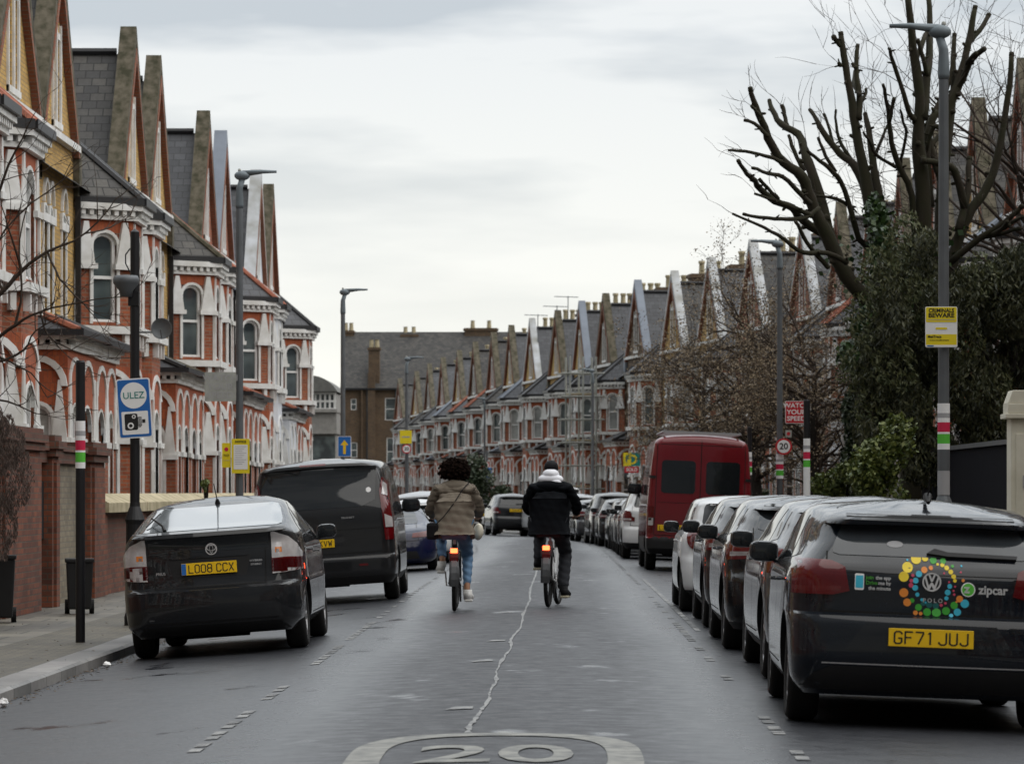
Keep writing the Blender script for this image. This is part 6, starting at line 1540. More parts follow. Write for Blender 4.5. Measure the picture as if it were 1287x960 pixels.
# yellow neighbourhood sign on the near right lamp
Yd = 37 - .09; o = sign('warning_notice', at(1183, 411, Yd), .33, .42, 'white', 'yellow and white criminals beware sign on the near right lamp column', r=.015)
overlay(o, rrect(-.158, .158, .05, .203, .012), 'signyellow'); overlay(o, [(-.158, -.185), (.158, -.185), (.158, -.075), (-.158, -.075)], 'signyellow')
overlay(o, [(-.158, -.203), (.158, -.203), (.158, -.185), (-.158, -.185)], 'white')
stext(o, 'CRIMINALS', .055, 0, .168, 'printblack', y=-.0105, bold=.0016, sx=.96); stext(o, 'BEWARE', .062, 0, .118, 'printblack', y=-.0105, bold=.002, sx=1.12)
overlay(o, [(-.14, .072), (.14, .072), (.14, .078), (-.14, .078)], 'printgrey', -.009); overlay(o, rrect(-.06, .06, -.025, -.005, .006), 'signyellow')
stext(o, 'MetTrace', .036, -.07, -.10, 'printblack', y=-.0105, bold=.001); stext(o, 'forensic traceable property', .018, -.02, -.135, 'printblack', y=-.0105)
overlay(o, [(-.145, -.20), (-.08, -.20), (-.08, -.188), (-.145, -.188)], 'signblue', -.009)
# faded sign (seen from behind) and yellow notices on left lamp
Yl = 54 - .1; o = sign('faded_speed_sign', at(277, 486, Yl), .475, .44, 'signback', 'faded grey watch your speed plate on the left lamp column', r=.02)
for i, t in enumerate(('WATCH', 'YOUR', 'SPEED')): stext(o, t, .13, 0, .13 - i * .13, 'printgrey', y=-.0075, bold=.001, ext=.0008, sx=1.1)
o = sign('yellow_notice', at(302.5, 573, Yl), .27, .52, 'signyellow', 'larger yellow planning notice with white paper on left lamp column', r=.01)
overlay(o, [(-.105, -.20), (.105, -.20), (.105, .17), (-.105, .17)], 'white')
for k in range(9): overlay(o, [(-.085, .14 - k * .033), (.085 - (k % 3) * .03, .14 - k * .033), (.085 - (k % 3) * .03, .146 - k * .033), (-.085, .146 - k * .033)], 'printgrey', -.009)
stext(o, 'NOTICE', .045, 0, .215, 'printblack', y=-.0105, bold=.001)
o = sign('yellow_notice', at(284.5, 572, Yl + .03), .13, .37, 'signyellow', 'narrow yellow notice just left of the larger one', r=.01)
overlay(o, circ(0, .09, .03), 'signpink'); stext(o, 'NO', .05, 0, .0, 'printblack', y=-.0105); overlay(o, [(-.05, -.08), (.05, -.08), (.05, -.075), (-.05, -.075)], 'printgrey')
# watch your speed + 20 on right
Yr = 69 - .12; o = sign('speed_warning_sign', at(1001, 518, Yr), .43, .43, 'white', 'red watch your speed sign left of the black pole', r=.02)
overlay(o, rrect(-.205, .205, -.205, .205, .015), 'signred')
for i, t in enumerate(('WATCH', 'YOUR', 'SPEED')): stext(o, t, .125, 0, .125 - i * .125, 'white', y=-.0105, bold=.002, sx=1.08)
def roundel(px, py, Y, label, dia=.30, grp=None):
    o = empty('speed_limit_sign', at(px, py, Y), 0, label, 'sign')
    m = MB(); m.prism(circ(0, 0, dia / 2), -.006, 0, 0, 'y'); m.build('sign_plate', M['signred'], o); overlay(o, circ(0, 0, dia / 2 * .78), 'white')
    stext(o, '20', dia * .52, 0, 0, 'printblack', y=-.0115, bold=.003); m = MB(); m.box(-.05, .05, 0, .05, -.02, .02); m.build('bracket', M['galv'], o); return o
roundel(985, 561, Yr, 'round 20 speed limit sign on the lamp column in the brown tree', .32)
o = sign('small_notice', at(991, 545, Yr + .04), .12, .14, 'signback', 'small pale notice above the right 20 sign', r=.01); overlay(o, circ(0, 0, .035), 'signred')
# far left: blue arrow sign, yellow board and 20 sign
o = sign('direction_sign', at(433, 561, 80.85), .30, .46, 'white', 'blue sign with pale upward arrow in front of the brick building', r=.02); overlay(o, rrect(-.14, .14, -.22, .22, .015), 'signblue')
overlay(o, [(-.03, -.17), (.03, -.17), (.03, .03), (.09, .03), (0, .15), (-.09, .03), (-.03, .03)], 'platey', -.009, 'arrow')
Yc = 108.; X = (512 - VX) * Yc / FPX
po = empty('sign_post', (X, Yc, zpavL(Yc)), 0, 'slim post carrying the yellow board and far left 20 sign', 'post'); m = MB(); m.tube([(0, 0, 0), (0, 0, 3.3)], .04, 8); m.build('pole', M['galv'], po); m = MB(); m.box(-.06, .06, -.05, .05, 0, .3); m.build('base', M['galv'], po)
o = sign('yellow_board', at(510, 549, Yc - .1), .36, .40, 'signyellow', 'small yellow board above the 20 sign at the far left', r=.01); overlay(o, [(-.12, -.02), (.12, -.02), (.12, .02), (-.12, .02)], 'printgrey')
roundel(511, 564, Yc - .1, 'round 20 sign under the small yellow board', .28)
Yq = 160.; po = empty('sign_post', ((612 - VX) * Yq / FPX, Yq, -dip(Yq)), 0, 'far post with small 20 sign beside the round clipped tree', 'post'); m = MB(); m.tube([(0, 0, 0), (0, 0, 3.6)], .045, 8); m.build('pole', M['galv'], po); m = MB(); m.box(-.07, .07, -.05, .05, 0, .3); m.build('base', M['galv'], po)
roundel(611, 584, Yq - .1, 'tiny round 20 sign next to the round clipped tree', .30)
o = sign('direction_sign', at(613, 594, Yq - .1), .42, .50, 'white', 'tiny blue arrow sign next to the round clipped tree', r=.02); overlay(o, rrect(-.19, .19, -.23, .23, .015), 'signblue'); overlay(o, [(-.03, -.17), (.03, -.17), (.03, .03), (.09, .03), (0, .15), (-.09, .03), (-.03, .03)], 'white', -.009, 'arrow')
# estate agent board
Ye = 118.; X = (794 - VX) * Ye / FPX; zb = zpavR(Ye); c_ = at(793, 581, Ye)
o = empty('agent_board', (X, Ye, zb), 0, 'yellow, teal and red estate agent board behind the red van', 'sign')
m = MB(); m.box(-.03, .03, 0, .06, 0, c_.z - zb + .4); m.build('post', M['white'], o)
zc = c_.z - zb; 
m = MB(); m.box(-.28, .28, -.03, 0, zc - .12, zc + .32); m.build('board', M['signteal'], o)
overlay(o, [(-.28, zc - .12), (-.02, zc - .12), (-.02, zc + .32), (-.28, zc + .32)], 'signyellow', -.031)
overlay(o, [(-.02 + .20 * math.cos(a), zc + .1 + .17 * math.sin(a)) for a in np.linspace(-1.5, 1.5, 12)] + [(-.02 + .13 * math.cos(a), zc + .1 + .11 * math.sin(a)) for a in np.linspace(1.5, -1.5, 12)], 'signyellow', -.034)
stext(o, 'F', .30, -.14, zc + .11, 'signteal', y=-.036, bold=.006)
m = MB(); m.box(-.24, .24, -.03, 0, zc - .34, zc - .14); m.build('board', M['signred'], o); stext(o, 'SOLD', .15, 0, zc - .24, 'white', y=-.033, bold=.002)
# satellite dish on left house
p = at(203, 413, 66.0); o = empty('satellite_dish', p, 0, 'dark satellite dish on the brick wall left of the lamp column', 'satellite dish')
m = MB(); m.lathe([(0, .06), (.08, .055), (.15, .035), (.19, 0), (.195, 0), (.15, .045), (.0, .075)], n=24, axis='y'); m.build('dish', M['galv'], o, rot=(0, 0, 0), smooth=True, recalc=True)
m = MB(); m.tube([(0, .07, 0), (-.1, .35, -.05), (-.55, .40, -.05)], .02, 6); m.tube([(0, .06, -.18), (0, -.22, -.02)], .01, 5); m.build('arm', M['galv'], o)
# wheelie bins
def bin_(px, py, Y, s_, label, X=None):
    p = at(px, py, Y); p.z = zpavL(Y)
    o = empty('wheelie_bin', p, R(8), label, 'bin', 'dark wheelie bins on the left pavement'); w_, h = .42 * s_, .80 * s_
    m = MB(); m.v = []; i = 0
    P = [(-w_ * .42, -w_ * .42, .06), (w_ * .42, -w_ * .42, .06), (w_ * .42, w_ * .42, .06), (-w_ * .42, w_ * .42, .06), (-w_ / 2, -w_ / 2, h), (w_ / 2, -w_ / 2, h), (w_ / 2, w_ / 2, h), (-w_ / 2, w_ / 2, h)]
    m.v = P; m.f = [(0, 3, 2, 1), (4, 5, 6, 7), (0, 1, 5, 4), (1, 2, 6, 5), (2, 3, 7, 6), (3, 0, 4, 7)]; m.m = [0] * 6
    m.build('body', M['plastic'], o, bevel=.02)
    m = MB(); m.box(-w_ * .54, w_ * .54, -w_ * .56, w_ * .54, h, h + .05); m.build('lid', M['plastic'], o, bevel=.015)
    for k in (-1, 1): m = MB(); m.lathe([(0, -.03), (.09, -.03), (.09, .03), (0, .03)], (k * w_ * .45, w_ * .38, .09), 16, 0, 'x'); m.build('wheel', M['tyre'], o)
bin_(100, 759, 44.5, .80, 'dark wheelie bin against the brick wall behind the black pole')
bin_(-2, 772, 41.5, .92, 'dark wheelie bin cut by the left edge of the picture')
# ---------------------------------------------------------------- garden walls on the left
XWL = -6.62
def gwall(y0, y1, h, mats, X=XWL, zf=zpavL, name='garden_wall'):
    m = MB(); m.box(X - .22, X, y0, y1, -.3, h); return m
o = empty('garden_wall', (XWL, 46, zpavL(46)), 0, 'tall dark brick garden wall with stepped piers, left behind the black pole', 'wall')
m = MB()
for y0, y1 in ((36, 45.4), (47.1, 51.5)): m.box(-.24, -.06, y0 - 46, y1 - 46, -.2, 1.9, 0)
w_ = m.build('wall_panel', M['brick_pale'], o)
def pier(y0, y1, h):
    m = MB(); m.box(-.32, .06, y0 - 46, y1 - 46, -.2, h - .22); m.box(-.30, .10, y0 - 46 + .15, y1 - 46 - .15, -.2, h - .3); p = m.build('pier', M['brick_wall'], o)
    c = MB(); c.box(-.38, .12, y0 - 46 - .06, y1 - 46 + .06, h - .22, h - .12); c.box(-.42, .16, y0 - 46 - .1, y1 - 46 + .1, h - .12, h - .02); c.box(-.36, .1, y0 - 46 - .03, y1 - 46 + .03, h - .02, h + .06); c.build('pier_cap', M['brick_dark'], p)
pier(42.5, 45.8, 2.26); pier(46.9, 47.5, 2.2); pier(50.8, 52.3, 2.16)
m = MB(); m.box(-.28, .0, -10, 6.3, 1.9, 2.06); m.box(-.32, .04, -10, 6.3, 2.06, 2.14); m.build('wall_coping', M['brick_dark'], o)
m = MB(); m.box(-.14, -.05, 1.1 - 1.7, 2.9 - 1.7 - .3, .9, 1.65); m.build('wall_niche', M['dark'], o)
o = empty('garden_wall', (XWL, 52.4, zpavL(55)), 0, 'low brick garden wall with pale stone coping behind the fastback', 'wall')
m = MB(); m.box(-.26, -.04, 0, 30, -.2, 1.22); m.build('wall_panel', M['brick_dark'], o)
m = MB(); m.box(-.24, .0, .6, 30, -.2, .45); m.build('wall_plinth', M['brick_wall'], o)
for k in range(6):
    m = MB(); m.prism([(-.42, 1.22), (.12, 1.22), (.12, 1.36), (-.15, 1.50), (-.42, 1.36)], .05 + k * 5, 4.95 + k * 5, 0, 'y'); m.build('coping_stone', M['coping'], o)
for k in range(6): m = MB(); m.box(-.3, .04, k * 5 - .0, k * 5 + .5, -.2, 1.221); m.build('pier', M['brick_wall'], o)
# right side: black fence, cream gate post
o = empty('board_fence', (5.75, 43.6, 0), 0, 'black stained timber fence beside the cream gate post', 'fence')
m = MB(); 
for k in range(96): m.box(-.02, .02 + .006 * (k % 2), k * .125, k * .125 + .118, -.1, 2.0)
m.build('fence_boards', M['woodblack'], o); m = MB(); m.box(-.06, .06, 0, 12, 2.0, 2.06); m.build('fence_rail', M['galv'], o)
o = empty('gate_post', (5.70, 43.2, 0), 0, 'cream painted gate post with capped top at the right edge', 'gate post')
m = MB(); m.box(-.20, .45, -.2, .2, -.1, 2.28); m.box(-.14, .40, -.23, .0, .1, 2.1); m.build('shaft', M['cream'], o, bevel=.01)
m = MB(); m.box(-.27, .52, -.27, .27, 2.28, 2.34); m.box(-.24, .48, -.24, .24, 2.34, 2.46); m.prism([(-.24, 2.46), (.48, 2.46), (.42, 2.62), (-.18, 2.62)], -.22, .22, 0, 'y'); m.build('cap', M['cream'], o, bevel=.01)
m = MB(); m.box(-.06, -.02, -.245, -.225, 1.45, 1.6); m.build('hinge_plate', M['printgrey'], o)
# low wall, white boards on the right, hedges base walls
o = empty('garden_wall', (6.1, 58, 0), 0, 'low brick garden wall under the brown tree on the right', 'wall')
m = MB(); m.box(0, .24, 0, 42, -.2, .85); m.build('wall_panel', M['brick_red'], o); m = MB(); m.box(-.04, .28, 0, 42, .85, .93); m.build('wall_coping', M['conc'], o)
o = empty('white_boards', (6.9, 61, 0), R(4), 'peeling white painted boards left of the evergreen', 'fence')
m = MB(); random.seed(5)
for k in range(14): m.box(k * .16 - 2.0, k * .16 - 1.86, -.02, .02, -.1, 2.35 + random.uniform(-.1, .1))
M['peel'] = simple('peeling_white_paint', (.62, .64, .66), .7, scale=3.5, col2=(.40, .36, .33)); m.build('boards', M['peel'], o)
for k in (2, 9): m = MB(); m.box(k * .16 - 2.02, k * .16 - 1.95, -.05, -.02, -.1, 2.0); m.build('rusty_strap', M['rust'], o)
# litter by the kerb
for (px, py, r_) in ((134, 838, .035), (4, 888, .045)):
    p = at(px, py, 1); Yk = 4500 * (EYE + .2) / (py - VY); X = (px - VX) * Yk / FPX
    m = MB(); m.ball((0, 0, r_ * .8), (r_, r_, r_ * .8), 0, 8, .25); tag(m.build('litter', M['white'], None, (X, Yk, zroad(X, Yk) + .0)), 'crumpled white litter in the gutter near the %s' % ('dark fastback' if px > 50 else 'bottom left corner'), 'litter')
# ---------------------------------------------------------------- trees and planting
M['bark'] = simple('grey_brown_bark', (.030, .024, .016), .95, scale=3, col2=(.022, .022, .009), bmp=.6)
M['barkd'] = simple('dark_bark', (.024, .019, .015), .9, var=.3, scale=3, bmp=.4)
M['twig'] = simple('brown_twigs', (.05, .036, .027), .9, var=.3)
M['cut'] = simple('sawn_limb_end', (.30, .24, .15), .9)
def leafmat(name, c1, c2, rough=.55):
    m, nt, b = newmat(name); oi = nt.nodes.new('ShaderNodeNewGeometry')
    nt.links.new(mixrgb(nt, oi.outputs['Random Per Island'], c1, c2), b.inputs['Base Color']); b.inputs['Roughness'].default_value = rough
    return m
M['ivy'] = leafmat('ivy_leaves', (.012, .035, .010), (.045, .085, .02), .4)
M['ever'] = leafmat('evergreen_leaves', (.008, .014, .004), (.060, .062, .020), .6)
M['olive'] = leafmat('lighter_olive_leaves', (.03, .045, .012), (.11, .115, .045), .6)
M['shrub'] = leafmat('yellow_green_shrub_leaves', (.04, .07, .012), (.14, .16, .03))
M['hedge'] = leafmat('hedge_leaves', (.015, .03, .012), (.05, .07, .03))
M['dry'] = leafmat('dead_climber_stems', (.05, .035, .03), (.12, .085, .07), .9)
M['bud'] = leafmat('brown_budding_leaves', (.11, .082, .055), (.26, .20, .125), .8)
def leaves(mb, pts, size, flat=.5, asp=.55, up=None):
    for p in pts:
        s_ = size * random.uniform(.6, 1.3)
        a = Vector((random.gauss(0, 1), random.gauss(0, 1), random.gauss(0, 1))).normalized()
        b = a.cross(Vector((random.gauss(0, 1), random.gauss(0, 1), random.gauss(0, 1)))).normalized()
        if up: a = (a * .5 + Vector(up)).normalized(); b = a.cross(b).normalized()
        p = Vector(p)
        mb.face([p - a * s_, p + b * s_ * asp, p + a * s_, p - b * s_ * asp])
def bez(pts, n=4):
    # Catmull-Rom through points
    P = [Vector(p) for p in pts]; out = []
    for i in range(len(P) - 1):
        p0 = P[max(0, i - 1)]; p1 = P[i]; p2 = P[i + 1]; p3 = P[min(len(P) - 1, i + 2)]
        for k in range(n):
            t = k / n; out.append(.5 * ((2 * p1) + (p2 - p0) * t + (2 * p0 - 5 * p1 + 4 * p2 - p3) * t * t + (3 * p1 - p0 - 3 * p2 + p3) * t ** 3))
    out.append(P[-1]); return out
def limb(mb, px, Y, th0, th1, dY=(0, 0), n=3, sides=8, cap=None, wob=.0):
    s_ = FPX / Y; L_ = len(px); pts = []
    for i, (x, y) in enumerate(px): 
        yy = Y + dY[0] + (dY[1] - dY[0]) * i / (L_ - 1); pts.append(at(x, y, yy))
    P = bez(pts, n); k = len(P) - 1
    P = [p + Vector((random.uniform(-wob, wob), random.uniform(-wob, wob), random.uniform(-wob, wob))) for p in P]
    R_ = [(th0 + (th1 - th0) * i / k) / 2 / s_ * LS * random.uniform(.92, 1.08) for i in range(k + 1)]
    mb.tube([p - ORG for p in P], R_, sides)
    return P, R_
def twigs(mb, base, dirn, ln, depth, r, spread=.5, n=3, up=.1):
    if depth == 0 or ln < .04: return
    p = Vector(base); d_ = Vector(dirn).normalized(); pts = [p.copy()]; rr = [r]
    for k in range(4):
        d_ = (d_ + Vector((random.gauss(0, .14), random.gauss(0, .14), random.gauss(0, .14) + up * .3))).normalized(); p = p + d_ * ln / 4; pts.append(p.copy()); rr.append(r * (1 - .17 * (k + 1)))
        if k > 0:
            for _ in range(n if k > 1 else 1):
                if random.random() < .62:
                    dd = (d_ + Vector((random.gauss(0, spread), random.gauss(0, spread), random.gauss(0, spread)))).normalized()
                    twigs(mb, p, dd, ln * random.uniform(.45, .72), depth - 1, max(.0045, rr[-1] * .6), spread, n, up)
    mb.tube(pts, rr, 4 if r < .02 else 6, cap=False)
    TW.append((pts[-1], pts[-2]))
TW = []
LS = .76
# --- pollarded tree
Yp = 58.0
root = empty('pollarded_tree', (at(1150, 620, Yp).x, Yp, 0), 0, 'large pollarded tree with bare cut-back limbs on the right', 'tree'); ORG = root.location.copy()
random.seed(21)
tr = MB(); tr.tube([p - ORG for p in bez([(ORG.x, Yp, -.2), tuple(at(1152, 520, Yp)), tuple(at(1148, 430, Yp))], 4)], [.34, .30, .28, .27, .27, .27, .27, .28, .28], 12)
tr.build('trunk', M['bark'], root, smooth=True)
B = [([(1148, 440), (1120, 400), (1085, 372), (1062, 345), (1040, 297), (1018, 250), (1008, 222), (985, 205), (968, 180), (961, 160), (950, 135), (943, 112)], 30, 8, (-.3, -1.6)),
 ([(983, 204), (966, 197), (950, 193), (930, 190), (917, 189)], 7, 4, (-1.4, -1.9)), ([(966, 172), (956, 162), (948, 155), (937, 152)], 7, 5, (-1.5, -1.6)), ([(957, 147), (950, 140), (945, 134)], 6, 5, (-1.5, -1.7)),
 ([(1018, 256), (1002, 240), (985, 223), (965, 218), (947, 211)], 9, 5, (-1.2, -2.2)), ([(1020, 272), (1000, 262), (975, 252), (950, 244)], 9, 4, (-1.2, -2.0)), ([(978, 250), (966, 238), (955, 226)], 6, 6, (-1.7, -1.9)),
 ([(1030, 262), (1010, 274), (990, 276), (965, 274), (936, 270)], 8, 5, (-1.1, -2.0)), ([(1064, 330), (1040, 318), (1010, 318), (985, 300), (960, 286), (923, 270)], 10, 4, (-1.0, -2.4)), ([(1000, 278), (1010, 298), (1022, 316), (1040, 335)], 6, 8, (-1.8, -1.2)),
 ([(1060, 340), (1045, 305), (1030, 245), (1016, 205), (1010, 185), (1003, 169), (981, 156), (972, 140), (967, 128)], 22, 7, (-.6, .9)), ([(990, 162), (987, 150), (984, 134)], 8, 7, (.7, .9)), ([(1010, 215), (998, 190), (992, 172)], 8, 6, (.5, .8)),
 ([(1140, 420), (1118, 360), (1100, 300), (1090, 245), (1074, 208), (1056, 194), (1034, 166), (1026, 150), (1019, 139)], 22, 6, (0, 1.2)), ([(1050, 188), (1043, 165), (1036, 145)], 6, 5, (1, 1.3)), ([(1070, 203), (1058, 182), (1052, 165), (1050, 140)], 7, 4, (.9, 1.2)),
 ([(1108, 320), (1080, 300), (1062, 240), (1047, 216), (1030, 202), (1015, 190)], 12, 5, (.2, -.9)), ([(1050, 216), (1038, 196), (1029, 175)], 7, 5, (-.4, -.5)), ([(1072, 262), (1050, 250), (1028, 246)], 7, 4, (0, -.6)),
 ([(1150, 425), (1120, 345), (1098, 280), (1086, 215), (1078, 175), (1071, 131), (1063, 85), (1057, 42)], 26, 9, (0, .2)), ([(1062, 82), (1056, 82), (1054, 80)], 8, 6, (.2, .1)), ([(1060, 62), (1052, 53), (1048, 47)], 7, 9, (.2, .1)),
 ([(1079, 150), (1080, 120), (1076, 88), (1078, 58)], 12, 7, (.1, .6)), ([(1080, 132), (1086, 122), (1089, 114)], 6, 5, (.3, .5)), ([(1076, 86), (1072, 82)], 7, 6, (.4, .4)),
 ([(1128, 380), (1113, 285), (1100, 225), (1094, 175), (1088, 144)], 20, 8, (.1, 1.0)), ([(1100, 195), (1110, 170), (1117, 155)], 6, 4, (.7, .9)),
 ([(1152, 330), (1146, 245), (1131, 212), (1121, 180), (1117, 150), (1114, 125), (1110, 108)], 13, 5, (.2, -.8)), ([(1118, 152), (1121, 138), (1123, 125)], 7, 6, (-.5, -.7)),
 ([(1158, 430), (1160, 330), (1160, 240), (1154, 180), (1156, 125), (1148, 62), (1141, -6)], 34, 10, (.2, -.1)), ([(1160, 150), (1165, 95), (1169, 50), (1167, -6)], 17, 9, (.0, .9)), ([(1152, 73), (1160, 52), (1164, 42)], 8, 8, (.1, .5)),
 ([(1150, 150), (1142, 141), (1132, 105), (1120, 70), (1118, 62)], 10, 5, (0, -.7)), ([(1170, 260), (1164, 190), (1172, 150), (1180, 142)], 14, 12, (.4, .6)),
 ([(1176, 440), (1182, 330), (1185, 230), (1192, 141), (1204, 108), (1216, 60), (1226, 10)], 28, 9, (.4, 1.2)), ([(1218, 55), (1230, 40), (1242, 20)], 9, 8, (1.1, 1.5)), ([(1198, 122), (1212, 95), (1222, 75), (1236, 62)], 12, 9, (1.0, .3)), ([(1188, 210), (1196, 150), (1198, 95), (1199, 44)], 13, 8, (.6, 1.4)),
 ([(1182, 400), (1205, 300), (1222, 262), (1238, 240), (1252, 205), (1266, 130), (1272, 68)], 22, 9, (.3, .9)), ([(1195, 330), (1230, 300), (1262, 280), (1284, 260)], 12, 8, (0, -.6)), ([(1212, 262), (1200, 215), (1180, 205), (1160, 202)], 14, 10, (.3, -.2)), ([(1205, 290), (1216, 240), (1218, 200)], 14, 9, (.2, .6))]
B0_ = list(B)
for _ in range(20):
    px, a, b, dy = random.choice([q for q in B0_ if q[1] >= 12]); sx__ = random.uniform(-26, 26); k0 = random.uniform(.25, .7)
    n_ = len(px); st = max(1, int(n_ * .35)); seg_ = px[st:]
    if len(seg_) < 3: continue
    y0_ = seg_[0][1]; B.append(([seg_[0]] + [(x + sx__ * min(1, (y0_ - y) / 90 + .25) + random.uniform(-2, 2), y0_ - (y0_ - y) * k0 * 1.25 + random.uniform(-3, 3)) for x, y in seg_[1:]], a * .5, max(4, b * .8), (dy[0], dy[1] + random.uniform(-1.2, 1.2))))
tips = []
for px, a, b, dy in B:
    m = MB(); P, R_ = limb(m, px, Yp, a, b, dy, 3, 9, wob=.008)
    for k in range(0, len(P) - 2):     # knobbly pruning stubs
        if random.random() < .45:
            q = P[k] - ORG; dd = Vector((random.gauss(0, 1), random.gauss(0, .6), random.gauss(0, .6))).normalized(); m.tube([q, q + dd * (R_[k] + .05), q + dd * (R_[k] + .07)], [R_[k] * .5, R_[k] * .42, R_[k] * .2], 6)
    e = P[-1] - ORG; dd = (P[-1] - P[-2]).normalized(); m.tube([e - dd * .03, e + dd * .03], [R_[-1] * 1.1, R_[-1] * 1.0], 8)
    m.build('limb', M['bark'], root, smooth=True, recalc=False); tips += [(P[-1], dd), (P[len(P) // 2], dd)]
m = MB(); TW.clear()
for p, dd in tips:
    if random.random() < .7: twigs(m, p - ORG, dd + Vector((random.gauss(0, .5), random.gauss(0, .3), .5)), random.uniform(.3, 1.1), 2, .0055, .35, 1)
tag(m.build('fine_twigs', M['twig'], root), kind='stuff')
m = MB(); pts = []
for px, a, b, dy in B:
    if a >= 20:
        for i in range(len(px) - 1):
            for k in range(40):
                t = random.random(); x = px[i][0] + (px[i + 1][0] - px[i][0]) * t; y = px[i][1] + (px[i + 1][1] - px[i][1]) * t
                if y > 262 + random.random() * 90: q = at(x, y, Yp + random.gauss(0, .2)); pts.append(q - ORG + Vector((random.gauss(0, .16), random.gauss(0, .2), random.gauss(0, .12))))
for c in ((1106, 290, 12, 22), (1098, 262, 8, 14), (1115, 330, 26, 30), (1090, 420, 18, 26), (1110, 395, 26, 30), (1070, 450, 12, 16)):
    for k in range(500): pts.append(at(c[0] + random.gauss(0, c[2] * .6), c[1] + random.gauss(0, c[3] * .6), Yp + random.gauss(-.2, .35)) - ORG)
leaves(m, pts, .055, asp=.8); tag(m.build('ivy', M['ivy'], root), kind='stuff')
# --- big evergreen
def blobs_crown(name, root, ORG, blobs, n, size, mat, up=None, asp=.4, shell=.55):
    m = MB(); pts = []
    for (c, r_) in blobs:
        vol = r_[0] * r_[1] * r_[2]
        for k in range(int(n * vol ** .7)):
            v = Vector((random.gauss(0, 1), random.gauss(0, 1), random.gauss(0, 1))).normalized() * random.uniform(shell, 1) ** .6
            v = v * (1 + .18 * math.sin(7 * v.x + c[0] * 3) * math.sin(6 * v.z + c[2] * 5))
            pts.append(Vector(c) + Vector((v.x * r_[0], v.y * r_[1], v.z * r_[2])) - ORG)
    leaves(m, pts, size, up=up, asp=asp); return m.build(name, mat, root)
random.seed(5)
Ye_ = 54.0; root = empty('evergreen_tree', (7.0, 54.5, 0), 0, 'big dark evergreen with drooping leaves behind the black fence', 'tree'); ORG = root.location.copy()
m = MB(); m.tube([(0, 0, -.1), (.1, 0, 1.6), (-.1, .1, 3.6)], [.2, .16, .08], 10)
for k in range(14):
    a = k * 2.4; m.tube([(0, 0, 1 + k * .2), (math.cos(a) * .7, math.sin(a) * .6, 1.5 + k * .25), (math.cos(a) * 1.4, math.sin(a) * 1.1, 1.7 + k * .27)], [.05, .03, .012], 6)
m.build('trunk', M['barkd'], root)
bl = []
for px, py, w_, h in ((1150, 345, 42, 50), (1120, 400, 38, 55), (1100, 470, 40, 55), (1130, 520, 50, 70), (1200, 390, 60, 75), (1260, 380, 60, 80), (1160, 450, 55, 70), (1220, 480, 70, 75), (1280, 470, 55, 85), (1165, 575, 65, 60), (1240, 560, 65, 60), (1090, 535, 26, 40), (1270, 345, 36, 34), (1160, 312, 18, 22), (1232, 362, 34, 30), (1285, 350, 40, 50), (1112, 370, 24, 60), (1105, 430, 28, 50), (1088, 480, 24, 50)):
    for j in range(3):
        yy = Ye_ + random.uniform(-.6, 1.8); q = at(px + random.gauss(0, 8), py + random.gauss(0, 8), yy); bl.append((q, (w_ * .62 * yy / FPX, random.uniform(.5, .9), h * .62 * yy / FPX)))
blobs_crown('crown', root, ORG, bl, 7500, .052, M['ever'], up=(0, 0, -.6), asp=.28)
# --- bare twiggy tree at the right edge
random.seed(31); root = empty('bare_tree', (8.3, 60.5, 0), 0, 'fine twigged bare tree at the right edge above the evergreen', 'tree'); m = MB()
m.tube([(0, 0, -.1), (-.1, 0, 2.5), (-.15, .0, 5.5)], [.22, .17, .10], 10); m.build('trunk', M['barkd'], root); m = MB()
for k in range(64):
    a = random.uniform(0, 6.28); z = random.uniform(3.0, 6.8); twigs(m, (-.12, 0, z), (math.cos(a) - .25, math.sin(a) * .6, random.uniform(.1, 1.0)), random.uniform(1.8, 3.0), 4, .04, .5, 2)
m.build('crown', M['twig'], root)
# --- brown budding tree behind lamp
random.seed(17)
def brown_tree(X, Y, h, w_, seed, label, n=30, leafn=8, sz=.07):
    random.seed(seed); root = empty('budding_tree', (X, Y, 0), 0, label, 'tree', 'brown budding trees on the right pavement'); ORG = root.location.copy(); m = MB()
    m.tube([(0, 0, -.1), (.05, 0, 1.3), (-.05, 0, h * .38), (0, 0, h * .7)], [.17, .13, .10, .05], 10); m.build('trunk', M['barkd'], root)
    m = MB(); TW.clear()
    for k in range(n):
        a = random.uniform(0, 6.28); z = h * random.uniform(.24, .80); twigs(m, (0, 0, z), (math.cos(a), math.sin(a) * .8, random.uniform(.05, .9)), w_ * random.uniform(.6, .95), 4, .045, .45, 2, .05)
    m.build('branches', M['twig'], root); m = MB(); pts = []
    for p, q in TW:
        for k in range(leafn): t = random.random() * 1.3; pts.append(p + (q - p) * t + Vector((random.gauss(0, .10), random.gauss(0, .1), random.gauss(0, .10))))
    random.shuffle(pts); pts = pts[:60000]; leaves(m, pts, sz, asp=.5); m.build('crown', M['bud'], root)
brown_tree(4.75, 84, 6.3, 1.8, 2, 'brown budding tree right of the red van, around the grey lamp column', 66, 7, .03)
brown_tree(5.7, 78, 5.2, 1.7, 6, 'smaller brown budding tree behind the 20 sign', 52, 7, .03)
brown_tree(4.0, 95, 5.9, 1.9, 9, 'brown budding tree whose crown rises over the right end of the red van', 50, 7, .03)
